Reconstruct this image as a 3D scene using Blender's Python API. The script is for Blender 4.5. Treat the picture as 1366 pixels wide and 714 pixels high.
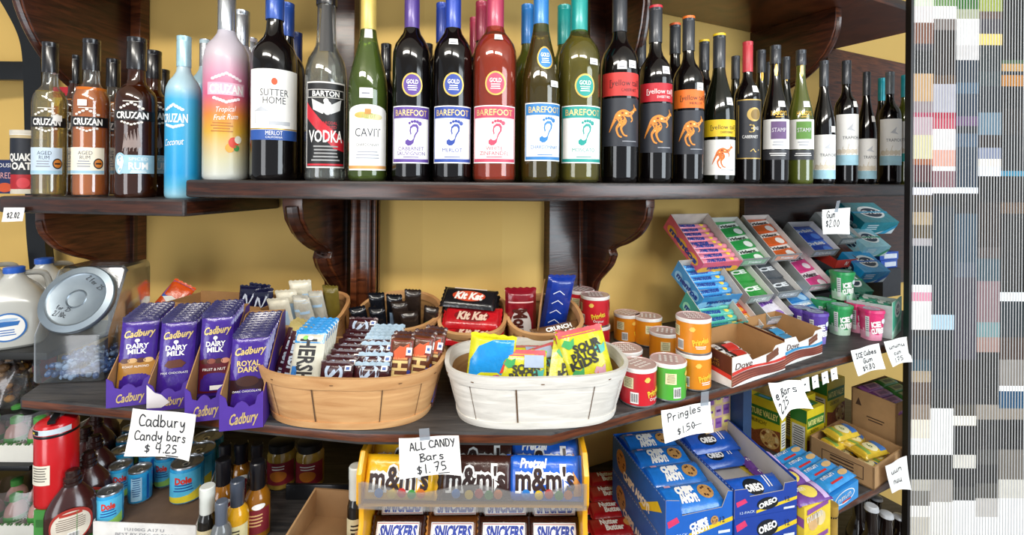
import bpy, bmesh, math, random
from mathutils import Vector, Matrix
from mathutils.geometry import tessellate_polygon

random.seed(7)
for o in list(bpy.data.objects):
    bpy.data.objects.remove(o)
SC = bpy.context.scene
COL = SC.collection
R = math.radians
# ------------------------------------------------------------------ camera
FPX, CX, HY, ROLL, ZC = 640.0, 683.0, 240.0, 0.008, 1.55
cam_d = bpy.data.cameras.new('camera')
cam_d.sensor_width = 36.0
cam_d.lens = 36.0 * FPX / 1366.0
cam_d.shift_y = -(357.0 - HY) / 1366.0
cam_d.clip_start = 0.02
cam = bpy.data.objects.new('camera', cam_d)
CAMR = Matrix.Rotation(R(90), 4, 'X') @ Matrix.Rotation(ROLL, 4, 'Z')
cam.matrix_world = Matrix.Translation((0, 0, ZC)) @ CAMR
COL.objects.link(cam)
SC.camera = cam
# ------------------------------------------------------------------ light
SC.view_settings.view_transform = 'Standard'
SC.view_settings.look = 'None'
SC.view_settings.gamma = 1.0
SC.view_settings.use_curve_mapping = False
SC.view_settings.exposure = 0.06
SC.cycles.use_denoising = True
SC.cycles.max_bounces = 8
SC.cycles.transparent_max_bounces = 24
SC.cycles.caustics_reflective = False
SC.cycles.caustics_refractive = False
w = bpy.data.worlds.new('room_light')
SC.world = w
w.use_nodes = True
w.node_tree.nodes['Background'].inputs['Color'].default_value = (0.86, 0.93, 1.0, 1)
w.node_tree.nodes['Background'].inputs['Strength'].default_value = 0.44

def area(name, loc, target, sx, sy, power, color):
    d = bpy.data.lights.new(name, 'AREA')
    d.shape = 'RECTANGLE'; d.size = sx; d.size_y = sy; d.energy = power; d.color = color
    o = bpy.data.objects.new(name, d)
    o.location = loc
    o.rotation_euler = (Vector(target) - Vector(loc)).to_track_quat('-Z', 'Y').to_euler()
    COL.objects.link(o)
    return o
area('ceiling_tube_light', (-0.9, -0.55, 2.66), (-0.5, 1.0, 1.1), 1.3, 0.16, 24, (1.0, 0.95, 0.86))
area('ceiling_tube_light.001', (0.7, -0.75, 2.66), (0.5, 1.2, 1.1), 1.3, 0.16, 25, (1.0, 0.97, 0.92))
area('shop_window_light', (2.7, -0.9, 1.75), (0.6, 1.2, 1.2), 1.6, 1.8, 64, (0.84, 0.93, 1.0))
area('shop_door_light', (-1.7, -1.6, 1.15), (-0.2, 1.0, 1.1), 1.1, 1.7, 28, (0.95, 0.97, 1.0))

# ------------------------------------------------------------------ materials
def lin(h):
    h = h.lstrip('#')
    c = [int(h[i:i + 2], 16) / 255 for i in (0, 2, 4)]
    return tuple((x / 12.92 if x <= 0.04045 else ((x + 0.055) / 1.055) ** 2.4) for x in c) + (1,)
_M = {}
def mat(h, r=0.45, metal=0.0, noise=0.10, scale=40, coat=0.0, bump=0.0):
    k = (h, r, metal, noise, scale, coat, bump)
    if k in _M: return _M[k]
    m = bpy.data.materials.new('surface_' + h.strip('#'))
    m.use_nodes = True
    nt = m.node_tree; b = nt.nodes['Principled BSDF']
    b.inputs['Roughness'].default_value = r
    b.inputs['Metallic'].default_value = metal
    b.inputs['Coat Weight'].default_value = coat
    b.inputs['Coat Roughness'].default_value = 0.12
    tc = nt.nodes.new('ShaderNodeTexCoord')
    n = nt.nodes.new('ShaderNodeTexNoise'); n.inputs['Scale'].default_value = scale
    n.inputs['Detail'].default_value = 3
    nt.links.new(tc.outputs['Object'], n.inputs['Vector'])
    cr = nt.nodes.new('ShaderNodeValToRGB')
    c = lin(h)
    cr.color_ramp.elements[0].position = 0.3; cr.color_ramp.elements[1].position = 0.7
    cr.color_ramp.elements[0].color = tuple(x * (1 - noise) for x in c[:3]) + (1,)
    cr.color_ramp.elements[1].color = tuple(min(1, x * (1 + noise)) for x in c[:3]) + (1,)
    nt.links.new(n.outputs['Fac'], cr.inputs['Fac'])
    nt.links.new(cr.outputs['Color'], b.inputs['Base Color'])
    if bump:
        bp = nt.nodes.new('ShaderNodeBump'); bp.inputs['Strength'].default_value = bump
        bp.inputs['Distance'].default_value = 0.004
        nt.links.new(n.outputs['Fac'], bp.inputs['Height'])
        nt.links.new(bp.outputs['Normal'], b.inputs['Normal'])
    _M[k] = m
    return m
def foil(h, r=0.26):                       # printed film wrapper: glossy with crinkles
    return mat(h, r, 0.0, 0.12, 55, 0.35, 0.5)
def paper(h):
    return mat(h, 0.7, 0, 0.03, 30)
def ink(h):
    return mat(h, 0.45, 0, 0.0, 10)
def wood(name, dark, light, scale=(3, 3, 30), r=0.3, coat=0.3, bump=0.15):
    m = bpy.data.materials.new(name); m.use_nodes = True
    nt = m.node_tree; b = nt.nodes['Principled BSDF']
    tc = nt.nodes.new('ShaderNodeTexCoord'); mp = nt.nodes.new('ShaderNodeMapping')
    mp.inputs['Scale'].default_value = scale
    nt.links.new(tc.outputs['Object'], mp.inputs['Vector'])
    n = nt.nodes.new('ShaderNodeTexNoise'); n.inputs['Scale'].default_value = 4; n.inputs['Detail'].default_value = 8
    n.inputs['Distortion'].default_value = 0.8
    nt.links.new(mp.outputs['Vector'], n.inputs['Vector'])
    cr = nt.nodes.new('ShaderNodeValToRGB')
    cr.color_ramp.elements[0].position = 0.32; cr.color_ramp.elements[0].color = lin(dark)
    cr.color_ramp.elements[1].position = 0.70; cr.color_ramp.elements[1].color = lin(light)
    nt.links.new(n.outputs['Fac'], cr.inputs['Fac'])
    nt.links.new(cr.outputs['Color'], b.inputs['Base Color'])
    b.inputs['Roughness'].default_value = r
    b.inputs['Coat Weight'].default_value = coat; b.inputs['Coat Roughness'].default_value = 0.2
    bp = nt.nodes.new('ShaderNodeBump'); bp.inputs['Strength'].default_value = bump; bp.inputs['Distance'].default_value = 0.003
    nt.links.new(n.outputs['Fac'], bp.inputs['Height']); nt.links.new(bp.outputs['Normal'], b.inputs['Normal'])
    return m
def clear(name, h, tint=0.9, gloss=0.0, rough=0.03, body=0.0, body_h=None):
    """thin clear glass / film: transparent tint + fresnel gloss (+ a little body colour)."""
    k = ('clear', name)
    if k in _M: return _M[k]
    m = bpy.data.materials.new(name); m.use_nodes = True
    nt = m.node_tree
    nt.nodes.remove(nt.nodes['Principled BSDF'])
    out = nt.nodes['Material Output']
    tr = nt.nodes.new('ShaderNodeBsdfTransparent')
    c = lin(h); tr.inputs['Color'].default_value = tuple(x * tint for x in c[:3]) + (1,)
    base = tr.outputs[0]
    if body:
        df = nt.nodes.new('ShaderNodeBsdfPrincipled'); df.inputs['Base Color'].default_value = lin(body_h or h)
        df.inputs['Roughness'].default_value = max(rough, .15)
        mx = nt.nodes.new('ShaderNodeMixShader'); mx.inputs[0].default_value = body
        nt.links.new(base, mx.inputs[1]); nt.links.new(df.outputs[0], mx.inputs[2]); base = mx.outputs[0]
    gl = nt.nodes.new('ShaderNodeBsdfGlossy'); gl.inputs['Roughness'].default_value = rough
    lw = nt.nodes.new('ShaderNodeLayerWeight'); lw.inputs['Blend'].default_value = 0.22
    ad = nt.nodes.new('ShaderNodeMath'); ad.operation = 'MULTIPLY_ADD'
    ad.inputs[1].default_value = 0.75; ad.inputs[2].default_value = 0.05 + gloss
    nt.links.new(lw.outputs['Fresnel'], ad.inputs[0])
    mx = nt.nodes.new('ShaderNodeMixShader')
    nt.links.new(ad.outputs[0], mx.inputs[0]); nt.links.new(base, mx.inputs[1]); nt.links.new(gl.outputs[0], mx.inputs[2])
    nt.links.new(mx.outputs[0], out.inputs['Surface'])
    _M[k] = m
    return m
def glass_dark(h, r=0.06):
    return mat(h, r, 0, 0.05, 20, 0.25)

WALNUT = wood('dark_varnished_wood', '#1d0d08', '#4a2414')
REDWOOD = wood('red_brown_varnished_wood', '#341509', '#6f3a1e')
SHELFTOP = wood('worn_dark_shelf_board', '#1c1a1b', '#3e3533', (2, 30, 30), 0.45, 0.1, 0.25)
LOWTOP = wood('scuffed_grey_shelf_board', '#1f1f21', '#4a4644', (2, 26, 26), 0.55, 0.05, 0.3)
VENEER = wood('pale_basket_veneer', '#b88452', '#d9ab76', (2, 2, 14), 0.6, 0.0, 0.2)
VENEERB = wood('brown_basket_veneer', '#8a6238', '#b58a55', (2, 2, 14), 0.65, 0.0, 0.2)
WHITEV = wood('white_painted_veneer', '#cfcbc3', '#eae6df', (3, 3, 20), 0.55, 0.0, 0.35)
KRAFT = mat('#a77c4d', 0.8, 0, 0.08, 25)
KRAFTD = mat('#7d5a3a', 0.8, 0, 0.08, 25)
GREYB = mat('#b9b4ae', 0.8, 0, 0.05, 25)
WALLM = mat("#e0ba69", 0.75, 0, 0.05, 3, 0, 0.05)
BLACKMETAL = mat('#16181b', 0.35, 0.3, 0.1, 30, 0.2)
STEEL = mat('#b8bcc0', 0.28, 0.9, 0.05, 20)
WHITE = paper('#f2f1ee')
BLK = ink('#121214')
WHI = ink('#f4f3f0')
GOLD = mat('#c9a24a', 0.35, 0.6, 0.1, 60)

# ------------------------------------------------------------------ mesh builder
_T = {}
def text_tris(s, res=2, bold=0.0):
    k = (s, res, bold)
    if k in _T: return _T[k]
    c = bpy.data.curves.new('lettering', 'FONT'); c.body = s; c.resolution_u = res; c.offset = bold
    o = bpy.data.objects.new('lettering', c)
    me = bpy.data.meshes.new_from_object(o)
    vs = [(v.co.x, v.co.y) for v in me.vertices]; fs = [tuple(p.vertices) for p in me.polygons]
    fs = [f if sum((vs[f[i]][0] * vs[f[(i + 1) % len(f)]][1] - vs[f[(i + 1) % len(f)]][0] * vs[f[i]][1]) for i in range(len(f))) > 0 else f[::-1] for f in fs]
    bpy.data.objects.remove(o); bpy.data.curves.remove(c); bpy.data.meshes.remove(me)
    x0 = min((v[0] for v in vs), default=0); x1 = max((v[0] for v in vs), default=1)
    vs = [((x - (x0 + x1) / 2) / 0.71, y / 0.71) for x, y in vs]
    _T[k] = (vs, fs, (x1 - x0) / 0.71)
    return _T[k]

def smooth_line(p, n=5):
    if len(p) < 3: return list(p)
    out = []
    q = [p[0]] + list(p) + [p[-1]]
    for i in range(1, len(q) - 2):
        a, b, c, d = q[i - 1], q[i], q[i + 1], q[i + 2]
        for k in range(n):
            t = k / n
            out.append(tuple(0.5 * ((2 * b[j]) + (-a[j] + c[j]) * t + (2 * a[j] - 5 * b[j] + 4 * c[j] - d[j]) * t * t + (-a[j] + 3 * b[j] - 3 * c[j] + d[j]) * t ** 3) for j in range(len(b))))
    out.append(tuple(p[-1]))
    return out

class MB:
    def __init__(s):
        s.v = []; s.f = []; s.m = []
    def add(s, vs, fs, m):
        o = len(s.v); s.v += [tuple(v) for v in vs]
        for f in fs:
            s.f.append([i + o for i in f]); s.m.append(m)
    def box(s, c, d, m, rot=None):
        x, y, z = d[0] / 2, d[1] / 2, d[2] / 2
        vs = [Vector(p) for p in ((-x, -y, -z), (x, -y, -z), (x, y, -z), (-x, y, -z), (-x, -y, z), (x, -y, z), (x, y, z), (-x, y, z))]
        if rot: vs = [rot @ v for v in vs]
        s.add([v + Vector(c) for v in vs], [(3, 2, 1, 0), (4, 5, 6, 7), (0, 1, 5, 4), (1, 2, 6, 5), (2, 3, 7, 6), (3, 0, 4, 7)], m)
        return s
    def lathe(s, prof, m, seg=28, ax=1.0, ay=1.0, c=(0, 0, 0), fn=None, cap=True):
        """prof: (r, z) or (r, z, material) rows; a row's material covers the ring up to the next row."""
        vs = []; n = len(prof)
        for p in prof:
            for k in range(seg):
                a = 2 * math.pi * k / seg
                q = (p[0] * math.cos(a) * ax + c[0], p[0] * math.sin(a) * ay + c[1], p[1] + c[2])
                vs.append(fn(*q) if fn else q)
        o = len(s.v); s.v += [tuple(v) for v in vs]
        for i in range(n - 1):
            mm = prof[i][2] if len(prof[i]) > 2 else m
            for k in range(seg):
                a, b = i * seg + k, i * seg + (k + 1) % seg
                s.f.append([o + a, o + b, o + b + seg, o + a + seg]); s.m.append(mm)
        if cap:
            s.f.append([o + k for k in range(seg)][::-1]); s.m.append(prof[0][2] if len(prof[0]) > 2 else m)
            s.f.append([o + (n - 1) * seg + k for k in range(seg)]); s.m.append(prof[-2][2] if len(prof[-2]) > 2 else m)
        return s
    def prism(s, poly, fn, a, b, m, msides=None):
        """2-D outline (counter-clockwise) pushed from depth a to depth b by fn(u, v, depth)."""
        n = len(poly)
        tr = tessellate_polygon([[Vector((p[0], p[1], 0)) for p in poly]])
        vs = [fn(p[0], p[1], a) for p in poly] + [fn(p[0], p[1], b) for p in poly]
        s.add(vs, [t for t in tr] + [tuple(i + n for i in t)[::-1] for t in tr], m)
        o = len(s.v) - 2 * n
        for i in range(n):
            j = (i + 1) % n
            s.f.append([o + i, o + n + i, o + n + j, o + j]); s.m.append(msides or m)
        return s
    def slab(s, poly, z0, z1, m, medge=None):
        return s.prism(poly, lambda u, v, d: (u, v, d), z0, z1, m, medge)
    def tube(s, pts, r, m, seg=8, closed=False):
        pts = [Vector(p) for p in pts]; n = len(pts)
        up = Vector((0.13, 0.21, 0.97)); vs = []
        rr = r if isinstance(r, (list, tuple)) else [r] * n
        for i, p in enumerate(pts):
            d = (pts[(i + 1) % n] - pts[i - 1]) if (closed or 0 < i < n - 1) else (pts[1] - pts[0] if i == 0 else pts[-1] - pts[-2])
            d.normalize()
            x = d.cross(up)
            if x.length < 1e-4: x = d.cross(Vector((1, 0, 0)))
            x.normalize(); y = d.cross(x)
            for k in range(seg):
                a = 2 * math.pi * k / seg
                vs.append(p + x * math.cos(a) * rr[i] + y * math.sin(a) * rr[i])
        fs = []
        for i in range(n if closed else n - 1):
            j = (i + 1) % n
            for k in range(seg):
                k2 = (k + 1) % seg
                fs.append((i * seg + k, i * seg + k2, j * seg + k2, j * seg + k))
        if not closed:
            fs.append(tuple(range(seg))[::-1]); fs.append(tuple((n - 1) * seg + k for k in range(seg)))
        s.add(vs, fs, m)
        return s
    def grid(s, fn, nu, nv, m, mfn=None, wrap=False):
        vs = [fn(i / nu, j / nv) for j in range(nv + 1) for i in range(nu + (0 if wrap else 1))]
        w_ = nu if wrap else nu + 1
        o = len(s.v); s.v += [tuple(v) for v in vs]
        for j in range(nv):
            for i in range(nu):
                i2 = (i + 1) % w_ if wrap else i + 1
                s.f.append([o + j * w_ + i, o + j * w_ + i2, o + (j + 1) * w_ + i2, o + (j + 1) * w_ + i])
                s.m.append(mfn((i + .5) / nu, (j + .5) / nv) if mfn else m)
        return s
    def build(s, name, parent=None, bevel=0.0, flat=False, angle=35):
        me = bpy.data.meshes.new(name)
        mats = []
        for m in s.m:
            if m not in mats: mats.append(m)
        ix = {m: i for i, m in enumerate(mats)}
        me.from_pydata(s.v, [], s.f)
        for m in mats: me.materials.append(m)
        me.polygons.foreach_set('material_index', [ix[m] for m in s.m])
        if bevel:
            bm = bmesh.new(); bm.from_mesh(me)
            bmesh.ops.remove_doubles(bm, verts=bm.verts, dist=1e-6)
            ed = [e for e in bm.edges if len(e.link_faces) == 2 and e.calc_face_angle(0) > R(40)]
            bmesh.ops.bevel(bm, geom=ed, offset=bevel, segments=2, affect='EDGES', profile=0.6, clamp_overlap=True)
            bm.to_mesh(me); bm.free()
        me.update()
        if not flat:
            me.shade_smooth(); me.set_sharp_from_angle(angle=R(angle))
        o = bpy.data.objects.new(name, me)
        COL.objects.link(o)
        if parent is not None: o.parent = parent
        return o

class Deco:
    """draws flat print (rects, ellipses, polygons, lettering) on a surface given by fn(u, v, lift)."""
    def __init__(s, mb, fn, su=1.0, sv=1.0, step=1e9, lift=0.0003):
        s.mb, s.fn, s.su, s.sv, s.step, s.l = mb, fn, su, sv, step, lift
        s.subs = {}
    def sub(s, name):
        d = s.subs.get(name)
        if d is None:
            d = s.subs[name] = Deco(MB(), s.fn, s.su, s.sv, s.step, s.l)
        return d
    def P(s, u, v, L):
        return s.fn(u * s.su, v * s.sv, L * s.l)
    def rect(s, u0, v0, u1, v1, m, L=1, nv=1):
        nu = max(1, int(abs(u1 - u0) / s.step + .99))
        s.mb.grid(lambda a, b: s.P(u0 + (u1 - u0) * a, v0 + (v1 - v0) * b, L), nu, nv, m)
        return s
    def frame(s, u0, v0, u1, v1, t, m, L=2):
        s.rect(u0, v0, u1, v0 + t, m, L); s.rect(u0, v1 - t, u1, v1, m, L)
        s.rect(u0, v0, u0 + t, v1, m, L); s.rect(u1 - t, v0, u1, v1, m, L)
        return s
    def ell(s, u, v, ru, rv, m, L=2, n=24):
        if ru > s.step: return s.poly([(u + ru * math.cos(2 * math.pi * k / n), v + rv * math.sin(2 * math.pi * k / n)) for k in range(n)], m, L)
        ps = [s.P(u, v, L)] + [s.P(u + ru * math.cos(2 * math.pi * k / n), v + rv * math.sin(2 * math.pi * k / n), L) for k in range(n)]
        s.mb.add(ps, [(0, 1 + k, 1 + (k + 1) % n) for k in range(n)], m)
        return s
    def poly(s, pts, m, L=2, u=0, v=0, k=1.0, rot=0):
        c, d = math.cos(rot), math.sin(rot)
        q = [(u + k * (x * c - y * d), v + k * (x * d + y * c)) for x, y in pts]
        ar = sum(q[i][0] * q[(i + 1) % len(q)][1] - q[(i + 1) % len(q)][0] * q[i][1] for i in range(len(q)))
        if ar < 0: q = q[::-1]
        tr = tessellate_polygon([[Vector((x, y, 0)) for x, y in q]])
        def ok(t):
            a, b, c_ = (q[i] for i in t)
            return t if (b[0] - a[0]) * (c_[1] - a[1]) - (b[1] - a[1]) * (c_[0] - a[0]) > 0 else t[::-1]
        T = [ok(tuple(t)) for t in tr]
        if s.step < 1e8:                                  # follow a curved surface
            T2 = []; mid = {}
            def half(a, b):
                k_ = (min(a, b), max(a, b))
                if k_ not in mid:
                    q.append(((q[a][0] + q[b][0]) / 2, (q[a][1] + q[b][1]) / 2)); mid[k_] = len(q) - 1
                return mid[k_]
            def cut(t, d):
                e = [math.hypot(q[t[i]][0] - q[t[(i + 1) % 3]][0], q[t[i]][1] - q[t[(i + 1) % 3]][1]) for i in range(3)]
                j = e.index(max(e))
                if e[j] <= s.step or d > 9: T2.append(t); return
                a, b, c_ = t[j], t[(j + 1) % 3], t[(j + 2) % 3]; h_ = half(a, b)
                cut((a, h_, c_), d + 1); cut((h_, b, c_), d + 1)
            for t in T: cut(t, 0)
            T = T2
        s.mb.add([s.P(x, y, L) for x, y in q], T, m)
        return s
    def ribbon(s, pts, wds, m, L=2, u=0, v=0, k=1.0, n=4):
        p3 = smooth_line([(x, y, w_) for (x, y), w_ in zip(pts, wds)], n)
        a = []; b = []
        for i, (x, y, w_) in enumerate(p3):
            x1, y1, _ = p3[min(i + 1, len(p3) - 1)]; x0, y0, _ = p3[max(i - 1, 0)]
            d = math.hypot(x1 - x0, y1 - y0) or 1e-6
            nx, ny = -(y1 - y0) / d * w_ / 2, (x1 - x0) / d * w_ / 2
            a.append((u + k * (x + nx), v + k * (y + ny))); b.append((u + k * (x - nx), v + k * (y - ny)))
        n_ = len(a)
        s.mb.add([s.P(*q, L) for q in b + a], [(i, i + 1, n_ + i + 1, n_ + i) for i in range(n_ - 1)], m)
        return s
    def line(s, pts, wd, m, L=2):
        for i in range(len(pts) - 1):
            (x0, y0), (x1, y1) = pts[i], pts[i + 1]
            d = math.hypot(x1 - x0, y1 - y0) or 1e-6
            nx, ny = -(y1 - y0) / d * wd / 2, (x1 - x0) / d * wd / 2
            ex, ey = (x1 - x0) / d * wd * .3, (y1 - y0) / d * wd * .3
            s.mb.add([s.P(x0 - nx - ex, y0 - ny - ey, L), s.P(x1 - nx + ex, y1 - ny + ey, L), s.P(x1 + nx + ex, y1 + ny + ey, L), s.P(x0 + nx - ex, y0 + ny - ey, L)], [(0, 1, 2, 3)], m)
        return s
    def text(s, t, u, v, h, m, L=3, w=None, rot=0, shear=0, bold=0.0, arch=0.0):
        vs, fs, tw = text_tris(t, 2, bold)
        k = (w / (tw * h)) if w else 1.0
        c, d = math.cos(rot), math.sin(rot)
        hw = tw * h * k / 2
        ps = []
        for x, y in vs:
            X = (x * k + shear * y) * h; Y = (y - 0.5) * h
            if arch: Y -= arch * (X / hw) ** 2
            ps.append(s.P(u + X * c - Y * d, v + X * d + Y * c, L))
        s.mb.add(ps, fs, m)
        return s
    def small(s, u, v, w_, h_, rows, m, L=3):             # rows of unreadably small print
        for r_ in range(rows):
            y = v - h_ * (r_ + .5) / rows
            k = w_ * random.uniform(.72, 1)
            s.rect(u - k / 2, y, u + k / 2, y + h_ / rows * .42, m, L)
        return s
    def barcode(s, u0, v0, u1, v1, L=3):
        s.rect(u0, v0, u1, v1, WHI, L)
        n = 11
        for k in range(n):
            a = u0 + (u1 - u0) * (k + .7) / (n + .8)
            s.rect(a, v0 + (v1 - v0) * .12, a + (u1 - u0) / n * (.25 + .35 * ((k * 7) % 3) / 2), v1 - (v1 - v0) * .12, BLK, L + 1)
        return s
def plane(o, U, V, N):
    o, U, V, N = Vector(o), Vector(U).normalized(), Vector(V).normalized(), Vector(N).normalized()
    return lambda u, v, l: o + U * u + V * v + N * l

# ------------------------------------------------------------------ things
def props(o, label=None, cat=None, group=None, kind=None):
    if label: o['label'] = label
    if cat: o['category'] = cat
    if group: o['group'] = group
    if kind: o['kind'] = kind
    return o
def thing(name, label, cat, loc=(0, 0, 0), rot=0.0, group=None):
    o = bpy.data.objects.new(name, None); COL.objects.link(o)
    o.empty_display_size = 0.02
    o.location = loc
    o.rotation_euler = rot if isinstance(rot, (tuple, list)) else (0, 0, rot)
    return props(o, label, cat, group)
def kids(o):
    return [c for c in bpy.data.objects if c.parent == o]
_KID = {}
def dup(root, loc, rot=0.0, label=None, group=None):
    r = root.copy(); COL.objects.link(r)
    r.location = loc
    r.rotation_euler = rot if isinstance(rot, (tuple, list)) else (0, 0, rot)
    if label: r['label'] = label
    if group: r['group'] = group
    def rec(src, dst):
        ch = _KID.get(src.name)
        if ch is None:
            ch = _KID[src.name] = kids(src)
        for c in ch:
            q = c.copy(); COL.objects.link(q); q.parent = dst
            rec(c, q)
    rec(root, r)
    return r

# ------------------------------------------------------------------ the plan of the shelves
SEG = [((-0.271, 0.856), (0.9866, -0.163)), ((-0.1, 0.856), (1.0, 0.0)), ((0.073, 0.856), (0.896, 0.444))]
ANG = [math.atan2(d[1], d[0]) for _, d in SEG]
def nrm(i):
    d = SEG[i][1]; return (-d[1], d[0])
def line_pt(i, d, s=0.0):
    p, t = SEG[i]; n = nrm(i)
    return (p[0] + n[0] * d + t[0] * s, p[1] + n[1] * d + t[1] * s)
def corner(i, d):
    p = line_pt(i, d); q = line_pt(i + 1, d); a = SEG[i][1]; b = SEG[i + 1][1]
    den = a[0] * b[1] - a[1] * b[0]
    t = ((q[0] - p[0]) * b[1] - (q[1] - p[1]) * b[0]) / den
    return (p[0] + a[0] * t, p[1] + a[1] * t)
def ray(px, py=240.0):
    v = CAMR.to_3x3() @ Vector(((px - CX) / FPX, -(py - HY) / FPX, -1.0))
    return v
def onp(px, py, h):
    v = ray(px, py); t = -h / v.z
    return (v.x * t, v.y * t)
def atd(px, d, py=240.0, only=None):
    """the point in plan at distance d behind the shelf front, seen in direction px; and its wing."""
    v = ray(px, py); best = (-1, 0)
    for i in ([only] if only is not None else range(3)):
        p = line_pt(i, d); n = nrm(i)
        t = (p[0] * n[0] + p[1] * n[1]) / (v.x * n[0] + v.y * n[1])
        if t > best[0]: best = (t, i)
    t, i = best
    return (v.x * t, v.y * t), i
def aty(px, py, Y):
    v = ray(px, py); t = Y / v.y
    return (v.x * t, Y, ZC + v.z * t)
def wing(px):
    return ANG[0] if px < 480 else (ANG[1] if px < 735 else ANG[2])
H_UP, H_UPL, H_LOW, H_BOT, H_BOTL = 0.005, 0.047, 0.45, 0.836, 0.72
def hz(h): return ZC - h
# ------------------------------------------------------------------ structure
WALL_D = 0.42
def band(d0, d1, left0, left1, right0, right1):
    """plan outline (ccw) between offsets d0 (front) and d1 (back) with given end points."""
    return [left0, corner(0, d0), corner(1, d0), right0, right1, corner(1, d1), corner(0, d1), left1]
def structure(name, mb, **k):
    return props(mb.build(name, **k), kind='structure')
def wallseg(name, a, b, t=0.06, z0=0.0, z1=2.75):
    a, b = Vector((*a, 0)), Vector((*b, 0)); d = (b - a).normalized(); n = Vector((-d.y, d.x, 0))
    poly = [(a.x, a.y), (b.x, b.y), (b.x + n.x * t, b.y + n.y * t), (a.x + n.x * t, a.y + n.y * t)]
    structure(name, MB().slab(poly, z0, z1, WALLM), flat=True)
wallseg('wall_left', line_pt(0, WALL_D, -2.2), corner(0, WALL_D))
wallseg('wall_back', corner(0, WALL_D), corner(1, WALL_D))
wallseg('wall_right', corner(1, WALL_D), line_pt(2, WALL_D, 3.2))
FLOORM = mat('#77706a', 0.5, 0, 0.15, 6)
structure('floor', MB().box((0.3, 0.2, -0.03), (7, 5.4, 0.06), FLOORM), flat=True)
structure('ceiling', MB().box((0.3, 0.2, 2.78), (7, 5.4, 0.06), mat('#e9e4da', 0.8, 0, 0.03, 5)), flat=True)

# vertical boards fixed to the wall
def wall_board(name, wng, px0, px1, z0, z1, th, m, label, extra=()):
    n = nrm(wng)
    (a, _), (b, _) = atd(px0, WALL_D - .001, only=wng), atd(px1, WALL_D - .001, only=wng)
    poly = [(a[0] - n[0] * th, a[1] - n[1] * th), (b[0] - n[0] * th, b[1] - n[1] * th), b, a]
    mb = MB().slab(poly, z0, z1, m)
    d = SEG[wng][1]; L = math.hypot(b[0] - a[0], b[1] - a[1])
    for (f0, f1, t2, mm) in extra:                       # raised strips along the board
        p = [(a[0] + d[0] * L * f - n[0] * q, a[1] + d[1] * L * f - n[1] * q) for f, q in ((f0, t2), (f1, t2), (f1, th * .5), (f0, th * .5))]
        mb.slab(p, z0, z1, mm)
    return props(mb.build(name, bevel=.002), label, 'wall board')
TOPZ = hz(-0.56) - .0305
wall_board('wall_post', 0, 163, 196, hz(.44), hz(.088), .03, REDWOOD, 'dark varnished post on the yellow wall above the clear candy jar', [(.0, .22, .04, WALNUT), (.8, 1.0, .04, WALNUT)])
wall_board('wall_post', 0, 447, 476, hz(.44), hz(.045), .05, WALNUT, 'broad dark post on the wall directly behind the tan veneer basket', [])
wall_board('wall_post', 1, 476.5, 508, hz(.44), hz(.045), .035, REDWOOD, 'reddish grooved post on the wall between the two round back baskets', [(.0, .25, .05, REDWOOD), (.62, .8, .045, WALNUT), (.9, 1, .042, REDWOOD)])
wall_board('wall_post', 2, 726, 787, hz(.44), hz(.045), .03, WALNUT, 'wide dark post on the wall behind the red crisp tubes', [(.62, .7, .036, REDWOOD)])
wall_board('wall_panel', 2, 987, 1330, hz(.44), hz(.045), .02, WALNUT, 'wide dark brown panel on the wall behind the chewing gum cartons')
wall_board('wall_panel', 2, 1096, 1330, hz(.004), TOPZ, .02, REDWOOD, 'brown panel on the wall behind the slim bottles with grey caps')
wall_board('wall_post', 1, 444, 478, hz(.004), TOPZ, .04, WALNUT, 'dark post on the wall above the shelf behind the vodka bottle')
wall_board('wall_post', 2, 775, 812, hz(.004), TOPZ, .04, WALNUT, 'dark post on the wall above the shelf behind the teal capped wine')
wall_board('wall_post', 0, 168, 198, hz(.046), TOPZ, .03, REDWOOD, 'red brown post on the wall above the shelf behind the dark rum')

# scrolled brackets: outline in (out from the wall, down from the underside)
def bracket(px, wng, top_z, depth, height, style, label, th=.028, m=REDWOOD, d=WALL_D, only=None):
    (p, _) = atd(px, d, only=wng); n = nrm(wng); t = SEG[wng][1]
    if style == 'scroll':
        c = [(0, 0), (depth, 0), (depth * 1.0, -.02), (depth * .97, -.05), (depth * .86, -.085), (depth * .7, -.11), (depth * .55, -.125), (depth * .47, -.14),
             (depth * .5, -.155), (depth * .45, -.18), (depth * .33, -.21), (depth * .22, -.24), (depth * .14, -.30), (depth * .1, -height), (0, -height)]
    else:
        c = [(0, 0), (depth, 0), (depth, -.03)] + [(.03 + (depth - .03) * math.cos(a), -.03 - (height - .03) * math.sin(a)) for a in [R(90) * k / 9 for k in range(1, 10)]] + [(0, -height)]
    fn = lambda u, v, q: (p[0] - n[0] * u + t[0] * q, p[1] - n[1] * u + t[1] * q, top_z + v)
    mb = MB().prism(c[::-1], fn, -th / 2, th / 2, m, REDWOOD)
    k = 9 if style == 'scroll' else 10
    pts = [fn(u, v, 0) for u, v in c[2:]]
    mb2 = MB().tube(smooth_line(pts, 3), th * .3, m, 8)
    r = thing('shelf_bracket', label, 'bracket', (0, 0, 0))
    mb.build('bracket_board', r, bevel=.003); mb2.build('edge_bead', r)
    return r
bracket(186, 0, hz(.088), .26, .33, 'scroll', 'scrolled wooden bracket under the rum shelf above the candy jar')
bracket(462, 0, hz(.043), .24, .36, 'scroll', 'dark bracket under the wine shelf behind the tan basket', .05, WALNUT)
bracket(781, 2, hz(.043), .27, .31, 'scroll', 'scrolled dark bracket under the wine shelf beside the red crisp tubes', .028, WALNUT)
bracket(1003, 2, TOPZ, .29, .23, 'arc', 'dark curved bracket under the top shelf above the slim bottles', .03, WALNUT)
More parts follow.
